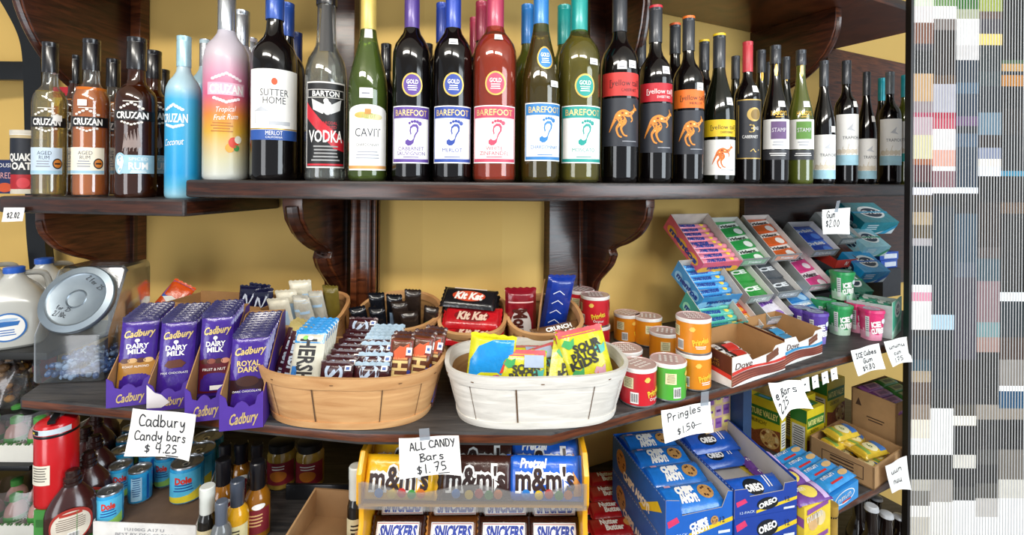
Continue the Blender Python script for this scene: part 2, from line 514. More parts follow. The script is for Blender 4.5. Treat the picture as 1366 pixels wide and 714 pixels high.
bracket(180, 0, TOPZ, .31, .34, 'arc', 'dark curved bracket under the top shelf above the rum bottles', .03, WALNUT)
bracket(800, 2, TOPZ, .2, .30, 'arc', 'dark curved bracket under the top shelf behind the teal capped wine', .03, WALNUT)

# shelves
END_R = 1.55
def shelf(name, d0, lft, rgt, h, th, m, medge, label):
    l0, l1 = lft; r0, r1 = rgt
    poly = band(d0, WALL_D - .002, l0, l1, r0, r1)
    mb = MB().slab(poly, hz(h) - th, hz(h), m, medge)
    return props(mb.build(name, bevel=.006), label, 'shelf')
up_l0, _ = atd(247, .10); up_l1 = (up_l0[0] + nrm(0)[0] * (WALL_D - .102), up_l0[1] + nrm(0)[1] * (WALL_D - .102))
shelf('display_shelf', .10, (up_l0, up_l1), (line_pt(2, .10, END_R), line_pt(2, WALL_D - .002, END_R)), H_UP, .038, SHELFTOP, WALNUT, 'long dark wooden shelf carrying the row of wine bottles')
q0 = (up_l0[0] - .001, up_l0[1]); q1 = (up_l1[0] - .001, up_l1[1])
a0, _ = atd(-2, .10); a1 = (a0[0] + nrm(0)[0] * .318, a0[1] + nrm(0)[1] * .318)
props(MB().slab([a0, q0, q1, a1], hz(H_UPL) - .038, hz(H_UPL), SHELFTOP, WALNUT).build('display_shelf', bevel=.006), 'short dark wooden shelf carrying the rum bottles', 'shelf')
shelf('display_shelf', 0.0, ((-.998, .976), (-1.15, 1.40)), (line_pt(2, 0, END_R), line_pt(2, WALL_D - .002, END_R)), H_LOW, .026, LOWTOP, REDWOOD, 'wide scuffed grey shelf carrying the baskets and candy boxes')
shelf('display_shelf', .05, (atd(28, .05)[0], atd(112, WALL_D - .002)[0]), (line_pt(2, .05, END_R), line_pt(2, WALL_D - .002, END_R)), -.56, .03, REDWOOD, REDWOOD, 'brown top shelf overhead above the bottles')
e0, e1 = corner(1, -.02), corner(1, WALL_D - .002)
rr0 = line_pt(2, 0, END_R); rr1 = line_pt(2, WALL_D - .002, END_R)
k0 = line_pt(2, 0, .02)
props(MB().slab([k0, rr0, rr1, line_pt(2, WALL_D - .002, .02)], hz(H_BOT) - .026, hz(H_BOT), LOWTOP, REDWOOD).build('display_shelf', bevel=.005), 'dark lower shelf carrying the blue cookie cartons', 'shelf')
b0, _ = atd(70, .04); b1 = line_pt(0, WALL_D - .002, -.96)
props(MB().slab([b0, corner(0, .04), corner(0, WALL_D - .002), b1], hz(H_BOTL) - .026, hz(H_BOTL), LOWTOP, WALNUT).build('display_shelf', bevel=.005), 'dark lower shelf carrying the juice cans and sauce bottles', 'shelf')
p0 = corner(0, .045); p0 = (p0[0] + .004, p0[1]); p1 = corner(0, WALL_D - .002); p1 = (p1[0] + .004, p1[1])
props(MB().slab([p0, (line_pt(2, .03, .015)[0], line_pt(2, .03, .015)[1]), (line_pt(2, WALL_D - .002, .015)[0], line_pt(2, WALL_D - .002, .015)[1]), p1], hz(.845) - .026, hz(.845), LOWTOP, WALNUT).build('display_shelf', bevel=.005), 'dark lower shelf behind the yellow candy rack', 'shelf')
# ------------------------------------------------------------------ bottles
PROF = {   # (height fraction, radius fraction); neck radius fraction
    'bordeaux': [(0, .86), (.012, .97), (.03, 1), (.58, 1), (.63, .97), (.665, .86), (.695, .66), (.72, .48), (.75, .385), (.80, .35)],
    'burgundy': [(0, .86), (.012, .97), (.03, 1), (.44, 1), (.50, .965), (.56, .86), (.62, .71), (.68, .55), (.73, .44), (.79, .37), (.84, .35)],
    'rum': [(0, .9), (.012, .98), (.03, 1), (.60, 1), (.635, .97), (.665, .86), (.69, .66), (.712, .50), (.735, .44), (.80, .42)],
    'frost': [(0, .9), (.012, .98), (.03, 1), (.63, 1), (.68, .95), (.72, .80), (.75, .58), (.78, .42), (.82, .36)],
    'vodka': [(0, .9), (.012, .98), (.03, 1), (.05, .96), (.07, 1), (.52, 1), (.575, .96), (.62, .84), (.66, .62), (.69, .5), (.74, .46), (.80, .44)],
}
def glass_m(h, body=0.25, tint=.9, rough=.03, gl=0.02):
    return clear('glass_%s_%d' % (h.strip('#'), int(body * 100 + rough * 1000)), h, tint, gl, rough, body)
DARK = glass_dark('#0a0708'); DARKG = glass_dark('#0d1008')
OLIVE = glass_m('#6f7a2c', .55, .75)
CLEARG = glass_m('#f4f6f4', .03, .97)

def bottle(cx, top, base, w, kind, body, cap, cap_y, paint, label, group=None, d=.15, h=H_UP, liquid=None, fill=.66, name='wine_bottle',
           capr=None, ring=None, hscale=1.0, turn=None):
    (X, Y), wi = atd(cx, d, base)
    s = Y / FPX; az = math.atan2(X, Y); cs = math.cos(az)
    z0 = hz(h)
    yb = HY + ROLL * (cx - CX) + h * FPX / Y          # where the foot shows
    H = (yb - top) * s; hw = w / 2 * s * cs
    root = thing(name, label, 'bottle', (X, Y, z0 + .0004), (-az + (R(-13) if cx < 200 else R(15) if wi == 2 else 0) if turn is None else turn), group)
    pr = [(r * hw, f * H) for f, r in PROF[kind]]
    nr = pr[-1][0]
    pr += [(nr, .97 * H), (nr * 1.08, .972 * H), (nr * 1.08, .995 * H), (nr * .8, H)]
    mb = MB().lathe(pr, body, 32)
    mb.build('glass_body', root)
    if liquid:
        t = .0022 if hw > .02 else .0015
        q = [(max(.004, r - t), z) for r, z in [(p[0], p[1]) for p in pr] if .01 * H < z < fill * H]
        q = [(q[0][0] * .9, .008 * H)] + q
        rt = [r for r, z in q][-1]
        q.append((rt, fill * H))
        MB().lathe(q, liquid, 28).build('liquid', root)
    zc = (yb - cap_y) * s
    cr = (capr * s * cs / 2) if capr else nr * 1.14
    cp = [(cr * .99, zc), (cr, zc + .002), (cr, H - .012), (cr * .97, H - .011), (cr * .97, H - .009), (cr, H - .008), (cr, H + .0005), (cr * .9, H + .0015)]
    mc = MB().lathe(cp, cap, 24)
    if ring: mc.lathe([(cr * 1.02, H - .004), (cr * 1.02, H + .0018), (cr * .8, H + .0026)], ring, 24)
    mc.build('cap' if name != 'wine_bottle' else 'capsule', root)
    if paint:
        ml = MB()
        def cyl(u, v, l):
            a = u / hw; rr = hw + .0005 + l
            # follow the glass where it narrows
            f = v / H; P_ = PROF[kind]; r_ = 1.0
            if f > .4:
                r_ = P_[-1][1]
                for i in range(len(P_) - 1):
                    if P_[i][0] <= f <= P_[i + 1][0]:
                        k = (f - P_[i][0]) / (P_[i + 1][0] - P_[i][0]); r_ = P_[i][1] * (1 - k) + P_[i + 1][1] * k
            rr = hw * r_ + .0005 + l
            return (rr * math.sin(a), -rr * math.cos(a), v)
        D = Deco(ml, cyl, s * cs, s, 4.0, .00022)
        D.hw = w / 2
        D.y = lambda y: yb - y
        paint(D)
        if ml.f: ml.build('label', root)
        for k_, d_ in D.subs.items(): d_.mb.build(k_, root)
    return root

FOOT = [(-.16, -.5), (-.27, -.42), (-.27, -.3), (-.12, -.18), (-.06, -.05), (-.1, .1), (-.08, .28), (.04, .4), (.2, .4), (.28, .27), (.26, .1), (.16, -.05), (.1, -.2), (.06, -.38), (-.04, -.48)]
def roo_mark(D, m, spot, spot2, u, v, k):
    def rb(p, w_): D.ribbon(p, w_, m, 2, u, v, k)
    rb([(.44, .36), (.36, .40), (.26, .30), (.12, .22), (-.06, .27), (-.22, .20), (-.34, .04), (-.44, -.16), (-.52, -.34)], [.05, .10, .10, .17, .20, .19, .10, .06, .02])
    rb([(-.20, .18), (-.02, .0), (-.14, -.2), (-.06, -.42), (.06, -.46)], [.2, .13, .07, .05, .05])
    rb([(-.24, .16), (-.16, -.04), (-.28, -.22), (-.22, -.44), (-.12, -.5)], [.16, .12, .07, .05, .05])
    rb([(.16, .2), (.24, .06), (.18, -.02)], [.09, .05, .03]); rb([(.34, .42), (.30, .54)], [.05, .02])
    for (a, b, r, q) in [(.28, .31, .025, 0), (.14, .23, .035, 1), (.02, .25, .04, 0), (-.1, .26, .04, 1), (-.2, .18, .035, 0), (-.08, .12, .03, 1), (-.3, .06, .025, 1), (-.18, -.12, .02, 0)]:
        D.ell(u + a * k, v + b * k, r * k, r * k * .8, spot if q else spot2, 3, 8)
def barefoot(c, names, medal_y, y0=145, y1=219, price=None, gold='#c9a24a', price_u=6):
    cm = mat(c, .45, 0, .04)
    def f(D):
        y = D.y; U = D.hw * 1.12
        D.rect(-U, y(y1), U, y(y0), WHITE, 1)
        D.rect(-U + 1, y(y0 + 16), U - 1, y(y0 + 1.5), cm, 2)
        D.rect(-U + 1, y(y1 - 1.5), U - 1, y(y1 - 5.5), cm, 2)
        D.rect(-U + 1, y(y1 - 1.5), -U + 2.5, y(y0 + 2), cm, 2); D.rect(U - 2.5, y(y1 - 1.5), U - 1, y(y0 + 2), cm, 2)
        D.text('BAREFOOT', 0, y(y0 + 8.8), 8, mat('#e9cf8a', .4, .4), 3, D.hw * 1.75, bold=.01)
        vc = y(y0 + 36)
        D.poly(FOOT, cm, 3, 1, vc, 31)
        D.poly(FOOT, mat('#dfe3ee', .6), 4, 1.5, vc + 1, 20)
        for k, (a, b, r) in enumerate([(-.1, .44, .05), (.0, .5, .055), (.11, .52, .06), (.22, .5, .065), (.33, .43, .085)]):
            D.ell(1 + a * 31, vc + b * 31, r * 31, r * 33, cm, 4, 10)
        for i, t in enumerate(names):
            D.text(t, 0, y(y0 + 57 + 6.2 * i - (2 if len(names) > 1 else 0)), 5, cm, 3, min(D.hw * 1.5, len(t) * 4.3))
        D.rect(-10, y(y1 - 8.4), 10, y(y1 - 7.4), cm, 3)
        if medal_y:
            M_ = D.sub('medallion'); M_.ell(1, y(medal_y), 13.5, 15.5, mat('#d8b45c', .35, .5), 2); M_.ell(1, y(medal_y), 11.5, 13.4, cm, 3)
            M_.text('GOLD', 1, y(medal_y - 4), 5.5, WHI, 4, 15, bold=.02)
            M_.small(1, y(medal_y + .5), 14, 8, 3, WHI, 4)
        if price: D.sub('price_sticker').rect(price_u - 6, y(price + 8), price_u + 7, y(price), WHITE, 6); D.sub('price_sticker').rect(price_u - 4, y(price + 6), price_u + 4, y(price + 5), mat('#8a8d98'), 7)
    return f
def roo(c, dark=True, lab=(102, 132), pic=(135, 197), t1='[yellow tail]', t2='CABERNET', price=((-3, 88), (12, 86))):
    cm = mat(c, .5, 0, .04); bg = mat('#2c2f38' if dark else '#efeeea', .5, 0, .05)
    def f(D):
        y = D.y; U = D.hw * 1.3
        D.rect(-U, y(lab[1]), U, y(lab[0]), cm, 1)
        m = (lab[0] + lab[1]) / 2; hgt = lab[1] - lab[0]
        D.text(t1, D.hw * .12, y(m - hgt * .06), hgt * .27, BLK if c != '#c01d2e' else WHI, 2, D.hw * 1.75)
        D.text(t2, D.hw * .3, y(m + hgt * .25), hgt * .13, BLK if c != '#c01d2e' else WHI, 2, D.hw * .9)
        D.rect(-U, y(pic[1]), U, y(pic[0]), bg, 1)
        K = (pic[1] - pic[0]) * .66; vc = y((pic[0] + pic[1]) / 2 - 1)
        roo_mark(D, mat('#dd8a30' if dark else '#d9712a', .5, 0, .1, 300), mat('#8a2f12'), mat('#f3d08a'), 2, vc, K)
        D.rect(-2, y(pic[1] - 7), D.hw * .8, y(pic[1] - 6), mat('#9a9ca4'), 2)
        for (u, yy) in price:
            D.sub('price_sticker').rect(u - 6, y(yy + 10), u + 6, y(yy), WHITE, 5); D.sub('price_sticker').rect(u - 4, y(yy + 7), u + 3, y(yy + 6), mat('#8a8d98'), 6)
    return f
def rum(sub, ly0=198, ly1=233, bg='#efe6d2', name_y=164, dark='#12100f', rock='#cc7a2a', price=None):
    def f(D):
        y = D.y; U = D.hw * 1.25
        w_ = mat('#e9e2d6', .4, 0, .02)
        D.rect(-U * .98, y(name_y + 7), U * .98, y(name_y - 6), mat(dark, .3), 1)
        D.text('CRUZAN', 0, y(name_y + .3), 8.5, WHI, 2, D.hw * 1.6, bold=.03)
        for k in range(-3, 4):
            D.ell(k * 5, y(name_y - 9 - 2.2 * (3 - abs(k))), 2.6, 1.6, w_, 1, 8)
            D.ell(k * 4.5, y(name_y + 9 + 1.2 * (3 - abs(k))), 2.2, 1.4, w_, 1, 8)
        D.rect(-12, y(name_y - 17), 12, y(name_y - 18), w_, 1)
        if ly0:
            D0, D = D, D.sub('lower_label')
            D.rect(-U * .9, y(ly1), U * .75, y(ly0), paper(bg), 1)
            D.text(sub[0], -2, y(ly0 + 7), 5, mat('#2d3c55'), 2, 20); D.text(sub[1], -2, y(ly0 + 13), 5, mat('#2d3c55'), 2, 14)
            D.small(-4, y(ly0 + 17), 22, 10, 3, mat('#8d93a0'), 2)
            D.ell(16, y(ly1 - 14), 7, 7, mat('#1d1a1a'), 2); D.ell(16, y(ly1 - 14), 5.4, 5.4, mat(rock), 3); D.rect(12, y(ly1 - 13), 20, y(ly1 - 15), BLK, 4)
            D.rect(-U * .9, y(ly1 - 1), U * .75, y(ly1 - 5), mat('#9cc3d8'), 2)
            D = D0
        if price: D.sub('price_sticker').rect(price[0] - 7, y(price[1] + 8), price[0] + 6, y(price[1]), WHITE, 5)
    return f
BLACKCAP = mat('#17161a', .25, 0, .05, 20, .4)
def liq(h, body=.45, bh=None): return clear('liquid_%s_%d' % (h.strip('#'), int(body * 100)), h, .95, 0, .05, body, bh)
RUM = dict(name='rum_bottle', h=H_UPL)
bottle(66, 58, 261, 50, 'rum', CLEARG, BLACKCAP, 98, rum(('AGED', 'RUM'), bg='#c3d4e4', price=(16, 155)), 'clear rum bottle with a pale gold liquid and black cap, first in the rum row', liquid=liq('#f6e08a', .2, '#ead27a'), fill=.68, **RUM)
bottle(121, 54, 262, 53, 'rum', CLEARG, BLACKCAP, 95, rum(('AGED', 'RUM'), bg='#efe6d2', price=(-6, 136)), 'amber rum bottle with a cream label, second in the rum row', liquid=liq('#ffa63a', .72, '#e67600'), fill=.69, **RUM)
def nine(D):
    rum(('', ''), ly0=None, name_y=156)(D); y = D.y
    Q = D.sub('cap_print'); Q.text('9', 0, y(83), 12, WHI, 5, 8, bold=.03)
    m = mat('#9fc6d6', .5); g = mat('#8e7d78', .4)
    for k in range(5): D.line([(-12 + 5 * k, y(203)), (-9 + 4.4 * k, y(181 - 2 * k))], 1, g, 1); D.poly([(-12 + 5 * k, y(200)), (-4 + 4.4 * k, y(197)), (-8 + 4.4 * k, y(184 - 2 * k))], g, 1)
    h_ = D.hw; D = D.sub('lower_label'); D.hw = h_
    D.rect(-14, y(232), D.hw * 1.2, y(208), m, 1); D.ell(-16, y(219), 11, 14, m, 1)
    D.text('9', -16, y(219), 22, WHI, 2, 12, bold=.04)
    D.text('SPICED', 10, y(213), 4, WHI, 2, 26); D.text('RUM', 10, y(222), 9, WHI, 2, 26, bold=.03); D.small(10, y(228), 26, 4, 2, WHI, 2)
bottle(181, 52, 262, 58, 'rum', glass_m('#8a4420', .12, .7), BLACKCAP, 94, nine, 'dark spiced rum bottle with a light blue number nine label', liquid=liq('#4a1606', .7), fill=.7, **RUM)
for i, (x, t, w_, k, lab) in enumerate([(99, 75, 44, '#e0861a', 'amber rum bottle standing behind the two paler rums'), (150, 80, 42, '#c9741a', 'amber rum bottle standing behind between the amber and dark rums'),
                                (203, 69, 50, '#3a1206', 'dark rum bottle standing right behind the number nine bottle'), (216, 94, 40, '#3a1206', 'black capped bottle standing behind the blue coconut rum')]):
    bottle(x, t, 259, w_, 'rum', glass_m('#6a3010', .3, .7) if i != 1 else CLEARG, BLACKCAP, t + 37, rum(('AGED', 'RUM'), name_y=170) if i != 2 else nine, lab, liquid=liq(k, .6), fill=.68, d=.245 + .09 * (i == 3), **RUM)

def frost(name, stops, zc):
    m = mat('#ffffff', .38, 0, 0).copy(); m.name = name
    nt = m.node_tree; b = nt.nodes['Principled BSDF']
    tc = nt.nodes.new('ShaderNodeTexCoord'); sx = nt.nodes.new('ShaderNodeSeparateXYZ'); nt.links.new(tc.outputs['Generated'], sx.inputs[0])
    cr = nt.nodes.new('ShaderNodeValToRGB')
    while len(cr.color_ramp.elements) < len(stops): cr.color_ramp.elements.new(.5)
    for e, (p, c) in zip(cr.color_ramp.elements, stops): e.position = p; e.color = lin(c)
    nt.links.new(sx.outputs['Z'], cr.inputs[0]); nt.links.new(cr.outputs[0], b.inputs['Base Color'])
    b.inputs['Transmission Weight'].default_value = 0.15; b.inputs['Coat Weight'].default_value = .15
    return m
FR1 = frost('frosted_glass_sky', [(0, '#9cc9d8'), (.08, '#4fb3dc'), (.15, '#1b9fdc'), (.60, '#3fb0df'), (.68, '#a9cdda'), (.8, '#b4ccd6')], 0)
FR2 = frost('frosted_glass_fruit', [(0, '#cfd3cf'), (.1, '#d3cfae'), (.25, '#e3b13c'), (.34, '#e98c3c'), (.45, '#e2628d'), (.56, '#d99ab4'), (.66, '#cdbfc8'), (.8, '#c4bfca')], 0)
SILV = mat('#c4c9cf', .25, .8, .08, 60)
def coco(D):
    y = D.y; w_ = mat('#dfeaf0', .5)
    D.text('CRUZAN', 0, y(160), 11, w_, 1, D.hw * 1.55, bold=.03); D.text('Coconut', -2, y(191), 9, WHI, 1, 30, shear=.3, rot=.08)
    for k in range(-3, 4): D.ell(k * 4, y(143 + 2 * abs(k)), 3, 2, w_, 1, 8); D.ell(k * 4, y(172 - abs(k)), 3, 2, w_, 1, 8)
bottle(244, 50, 264, 50, 'frost', FR1, mat('#a8cfdd', .3, .3), 90, coco, 'bright blue frosted rum bottle at the end of the short shelf', turn=.05, **RUM)
def fruit(D):
    y = D.y; w_ = mat('#f2dfe6', .5)
    D.rect(-27, y(131), 26, y(115), mat('#e8b3c6', .4), 1); D.text('CRUZAN', 0, y(123), 11, WHI, 2, 46, bold=.03)
    for k in range(-4, 5): D.ell(k * 4.6, y(103 + 1.8 * abs(k)), 3, 2, w_, 1, 8); D.ell(k * 4, y(140 - 1.2 * abs(k)), 3, 2, w_, 1, 8)
    D.text('Tropical', -2, y(149), 7, WHI, 1, 26, shear=.3, rot=.08); D.text('Fruit Rum', -1, y(159), 7, WHI, 1, 32, shear=.3, rot=.08)
    D.small(-6, y(166), 30, 14, 4, mat('#b8752c'), 1)
    for (u, yy, c, r) in [(10, 192, '#d8432e', 7), (5, 199, '#e9a03a', 6), (16, 188, '#e9e4d0', 5), (14, 199, '#3f8c4a', 4)]: D.ell(u, y(yy), r, r, mat(c), 2 + r % 3)
bottle(301, -8, 243, 63, 'frost', FR2, SILV, 46, fruit, 'pink and yellow frosted fruit rum bottle with silver cap', name='rum_bottle', capr=25)
bottle(273, 54, 243, 44, 'frost', FR1, SILV, 90, None, 'frosted bottle with a silver cap behind the blue and pink bottles', name='rum_bottle', d=.25, capr=17)
bottle(321, 16, 243, 52, 'frost', FR2, SILV, 62, None, 'frosted fruit bottle directly behind the pink and yellow one', name='rum_bottle', d=.25, capr=22)
bottle(334, 52, 243, 44, 'frost', FR2, SILV, 92, None, 'smaller frosted bottle behind, beside the big merlot bottle', name='rum_bottle', d=.33, capr=17)
BLUEC = mat('#234b9e', .35, .2, .05, 30, .3)
def sutter(D):
    y = D.y; U = D.hw * 1.2
    D.rect(-U, y(189), U, y(98), WHITE, 1); D.rect(-U, y(189), U, y(176), mat('#27529f', .5), 2); D.rect(-U, y(175.5), U, y(174), GOLD, 2)
    D.ell(0, y(114), 4, 4.5, mat('#d2542a'), 2); D.text('SUTTER', 0, y(128), 9, mat('#2b2b33'), 2, 38); D.text('HOME', 0, y(138), 9, mat('#2b2b33'), 2, 30)
    g = mat('#b9bcc2'); D.frame(-27, y(168), -8, y(152), .8, g, 2); D.poly([(-28, y(152)), (-7, y(152)), (-17, y(146))], g, 2); D.rect(-7, y(170), 22, y(165), g, 2)
    D.text('MERLOT', 0, y(180), 5.5, WHI, 3, 22); D.text('CALIFORNIA', 0, y(185.5), 2.6, WHI, 3, 22)
bottle(365, -22, 243, 64, 'bordeaux', DARK, BLUEC, 28, sutter, 'large dark merlot bottle with blue capsule and white label')
bottle(381, 6, 243, 52, 'bordeaux', DARK, BLUEC, 50, None, 'dark bottle with a blue capsule half hidden behind the big merlot', d=.24)
bottle(393, 45, 243, 46, 'bordeaux', DARK, mat('#1d2c5c', .3), 85, None, 'dark bottle with a navy capsule behind the big merlot and the vodka', d=.34)
def vodka(D):
    y = D.y; U = D.hw * 1.02; rd = mat('#c3202f', .4)
    D.rect(-U, y(225), U, y(114), mat('#d9d6d2'), 1); D.rect(-U + 1.5, y(223), U - 1.5, y(116), BLK, 2)
    D.poly([(-U + 1.5, y(160)), (-8, y(180)), (10, y(200)), (U - 1.5, y(204)), (U - 1.5, y(190)), (-5, y(165)), (-U + 1.5, y(140))], rd, 3)
    D.rect(-U + 3, y(135), U - 3, y(124), mat('#c9c6c2'), 3); D.rect(-U + 4, y(134), U - 4, y(125), BLK, 4); D.text('BARTON', 0, y(129.5), 7, WHI, 5, 36, bold=.02)
    gy = mat('#c8c8c8')
    D.ell(2, y(148), 6, 9, gy, 5); D.poly([(2, y(146)), (-19, y(136)), (-17, y(150)), (-4, y(156))], gy, 5); D.poly([(2, y(146)), (21, y(136)), (19, y(150)), (6, y(156))], gy, 5); D.ell(0, y(139), 3.4, 3.4, gy, 6)
    D.text('CHARCOAL', 2, y(167), 4, rd, 5, 26); D.text('FILTERED', 2, y(172.5), 4, rd, 5, 24)
    D.text('VODKA', 0, y(184), 15, WHI, 6, 46, bold=.02)
    D.small(0, y(196), 40, 22, 5, mat('#9b9b9b'), 5); D.rect(-U + 3, y(222), U - 3, y(219.5), rd, 4)
    q = D.hw * .5
    D = D.sub('neck_label')
    D.rect(-q, y(73), q, y(10), BLK, 1); D.text('VODKA', 0, y(56), 7, WHI, 2, 20, bold=.02); D.rect(-q * .8, y(66), q * .8, y(61), rd, 2); D.ell(0, y(42), 5, 8, mat('#c8c8c8'), 2); D.rect(-q, y(27), q, y(24), rd, 2)
bottle(434, -18, 244, 57, 'vodka', CLEARG, BLACKCAP, 9, vodka, 'clear vodka bottle with a black and red label', liquid=liq('#f2f4ee', .06), fill=.7, name='vodka_bottle')
def cavit(D):
    y = D.y; U = D.hw * 1.1
    pts = [(-U, y(228)), (U, y(228)), (U, y(152))] + [(U * math.cos(a), y(152) + 9 * math.sin(a)) for a in [R(18 * k) for k in range(1, 10)]] + [(-U, y(152))]
    D.rect(-U, y(228), U, y(152), WHITE, 1)
    D.poly([(U * .98, y(152))] + [(U * .98 * math.cos(a), y(152) + 9 * math.sin(a)) for a in [R(18 * k) for k in range(1, 10)]] + [(-U * .98, y(152))], WHITE, 1)
    for k, c in enumerate(['#c9b25a', '#a9b06a', '#d8cfa0']): D.ell(-8 + 9 * k, y(157 + k), 10, 4, mat(c), 2)
    D.rect(-4, y(156), 4, y(149), mat('#c08a4a'), 3)
    D.text('CAVIT', 0, y(179), 11, mat('#2c3140'), 2, 34); D.text('CHARDONNAY', 0, y(195), 4, mat('#5a5f6a'), 2, 30); D.small(0, y(203), 34, 12, 3, mat('#a9adb6'), 2)
    D.rect(-U, y(226), U, y(222), mat('#d9a05c'), 2)
    D.sub('price_sticker').rect(-11, y(135), 6, y(122), WHITE, 6); D.sub('price_sticker').rect(-8, y(130), 2, y(128), mat('#8a8d98'), 7)
    q = D.hw * .5
    D.sub('neck_label').rect(-q * .9, y(54), q * .9, y(42), mat('#d8d4c8'), 1)
bottle(490, -20, 245, 53, 'burgundy', glass_m('#9db45a', .1, .88), mat('#e2c56a', .35, .3, .05), 42, cavit, 'green chardonnay bottle with a gold capsule', liquid=liq('#d0d870', .5, '#a9ba4e'), fill=.7)
bottle(514, 60, 245, 36, 'bordeaux', DARK, BLACKCAP, 95, None, 'dark bottle with a black cap behind the green chardonnay', d=.27)

BF = [(548, -30, 51, 'bordeaux', DARK, '#5b3f96', '#4f3887', ['CABERNET', 'SAUVIGNON'], 118, None, 'dark cabernet bottle with a purple capsule', None),
      (603, -30, 52, 'bordeaux', DARK, '#2d4aa3', '#2546ad', ['MERLOT'], 118, 58, 'dark merlot bottle with a royal blue capsule and foot label', None),
      (659, -32, 58, 'bordeaux', glass_m('#eaa27c', .06, .9), '#cc4a66', '#b23a58', ['WHITE', 'ZINFANDEL'], 117, 52, 'rose pink wine bottle with a crimson capsule', liq('#f07a50', .6, '#e2603a')),
      (720, -30, 51, 'burgundy', glass_m('#b3a54a', .06, .85), '#2f7fc2', '#2b7cc6', ['CHARDONNAY'], 82, 112, 'golden chardonnay bottle with a sky blue capsule and hanging medal', liq('#b8983a', .5, '#8f7626')),
      (771, -26, 57, 'bordeaux', glass_m('#c9c47a', .06, .9), '#1f9c93', '#1c9a93', ['MOSCATO'], 120, 84, 'pale moscato bottle with a teal capsule', liq('#d9d07a', .45, '#c4bb62'))]
for i, (x, t, w_, k, g, c, cc, nm, md, pr, lab, lq) in enumerate(BF):
    bottle(x, t, 243, w_, k, g, mat(cc, .35, .1, .05, 30, .3), 45, barefoot(c, nm, md, 145 if i != 3 else 141, 219 if i != 3 else 216, pr, price_u=(0, 0, 5, 13, 13)[i]), lab, liquid=lq, fill=.70)
for x, t, w_, cc, lab, d_ in [(588, 6, 40, '#2546ad', 'bottle with a royal blue capsule behind the dark merlot', .25), (641, 4, 42, '#a8324e', 'bottle with a crimson capsule right behind the rose wine', .25), (632, 25, 36, '#a8324e', 'bottle with a crimson capsule furthest behind the rose wine', .34),
                          (702, 8, 42, '#2b7cc6', 'bottle with a sky blue capsule behind the golden chardonnay', .25), (751, 9, 46, '#1c9a93', 'bottle with a teal capsule behind the pale moscato', .25),
                          (569, 60, 36, '#17161a', 'dark bottle with a black cap behind the purple capsule bottle', .3)]:
    bottle(x, t, 243, w_, 'bordeaux', {'#2b7cc6': OLIVE, '#1c9a93': OLIVE}.get(cc, DARK), mat(cc, .35, .1, .05, 30, .3), t + 52, None, lab, d=d_)
GRC = mat('#3a3d43', .35, .2, .05, 30, .2)
bottle(825, -14, 243, 50, 'bordeaux', DARK, GRC, 44, roo('#d23a35', t2='CABERNET'), 'tallest dark wine bottle with a red band and kangaroo label')
bottle(873, 10, 244, 45, 'bordeaux', DARK, GRC, 58, roo('#c01d2e', lab=(115, 139), pic=(141, 205), t2='SWEET RED', price=((10, 93),)), 'dark wine bottle with a crimson band and red topped cap', ring=mat('#d02a3c', .4))
bottle(917, 24, 245, 42, 'bordeaux', DARK, GRC, 69, roo('#ee7423', lab=(123, 147), pic=(150, 207), t2='MERLOT', price=((12, 114),)), 'dark wine bottle with an orange band and orange topped cap', ring=mat('#ee7423', .4))
bottle(958, 47, 247, 43, 'burgundy', DARKG, GRC, 92, roo('#e8c321', False, (162, 184), (188, 234), t2='CHARDONNAY', price=((12, 133),)), 'dark olive wine bottle with a yellow band and white kangaroo label', ring=mat('#e8c321', .4))
for x, t, w_, rc, lab in [(854, 51, 34, '#e0602a', 'bottle with an orange topped cap behind the red band bottles'), (899, 33, 38, '#e0602a', 'bottle with an orange topped cap behind the orange band bottle'), (938, 55, 36, '#e8c321', 'bottle with a yellow topped cap behind the yellow band bottle')]:
    bottle(x, t, 244, w_, 'bordeaux', DARK, GRC, t + 40, None, lab, ring=mat(rc, .4), d=.25)
def fingers(D):
    y = D.y; U = D.hw * 1.15; g = mat('#c2a45c', .4, .4)
    D.rect(-U, y(213), U, y(135), mat('#2a2c33', .5), 1); D.frame(-U, y(213), U, y(135), 1.5, g, 2); D.rect(-U + 3, y(206), -U + 5, y(142), g, 2)
    D.ell(5, y(155), 10, 9, g, 2); D.ell(7, y(155), 7, 7, mat('#8a6f34'), 3); D.text('3', 2, y(173), 11, g, 2, 8); D.text('RINGS', 8, y(173), 4, WHI, 2, 8)
    D.text('CABERNET', 0, y(184), 4, WHI, 2, 22); D.line([(0, y(203)), (4, y(200)), (7, y(204)), (13, y(201))], 1, g, 2)
    D.sub('price_sticker').rect(3, y(126), 13, y(117), WHITE, 6)
bottle(996, 57, 248, 36, 'bordeaux', DARK, mat('#c43a44', .35), 97, fingers, 'dark wine bottle with a red capsule and black and gold label')
def hardy(c):
    cm = mat(c, .55)
    def f(D):
        y = D.y; U = D.hw * 1.2; sh = 0
        D.rect(-U, y(200), U, y(161), WHITE, 1); D.rect(-10, y(187), 12, y(164), cm, 2); D.text('STAMP', 1, y(175), 5.5, mat('#d8d4dc'), 3, 19); D.small(0, y(190), 16, 7, 2, mat('#a9adb6'), 2)
        D.text('HARDYS', 2, y(153), 6, GOLD, 1, 24, bold=.02); D.rect(-4, y(158.5), 7, y(157.5), GOLD, 1)
        D.rect(-U, y(214), U, y(201), mat('#3a3b40'), 1); D.small(0, y(205), 26, 5, 2, WHI, 2)
        D.sub('medallion').ell(-1, y(95), 6.5, 8.5, GOLD, 1); D.sub('medallion').ell(-1, y(95), 4.6, 6.4, mat('#e3d9b8'), 2)
        D.sub('price_sticker').rect(0, y(145), 12, y(137), WHITE, 6)
    return f
bottle(1033, 62, 248, 38, 'burgundy', DARK, GRC, 86, hardy('#6a4f7c'), 'dark wine bottle with a white label holding a purple square')
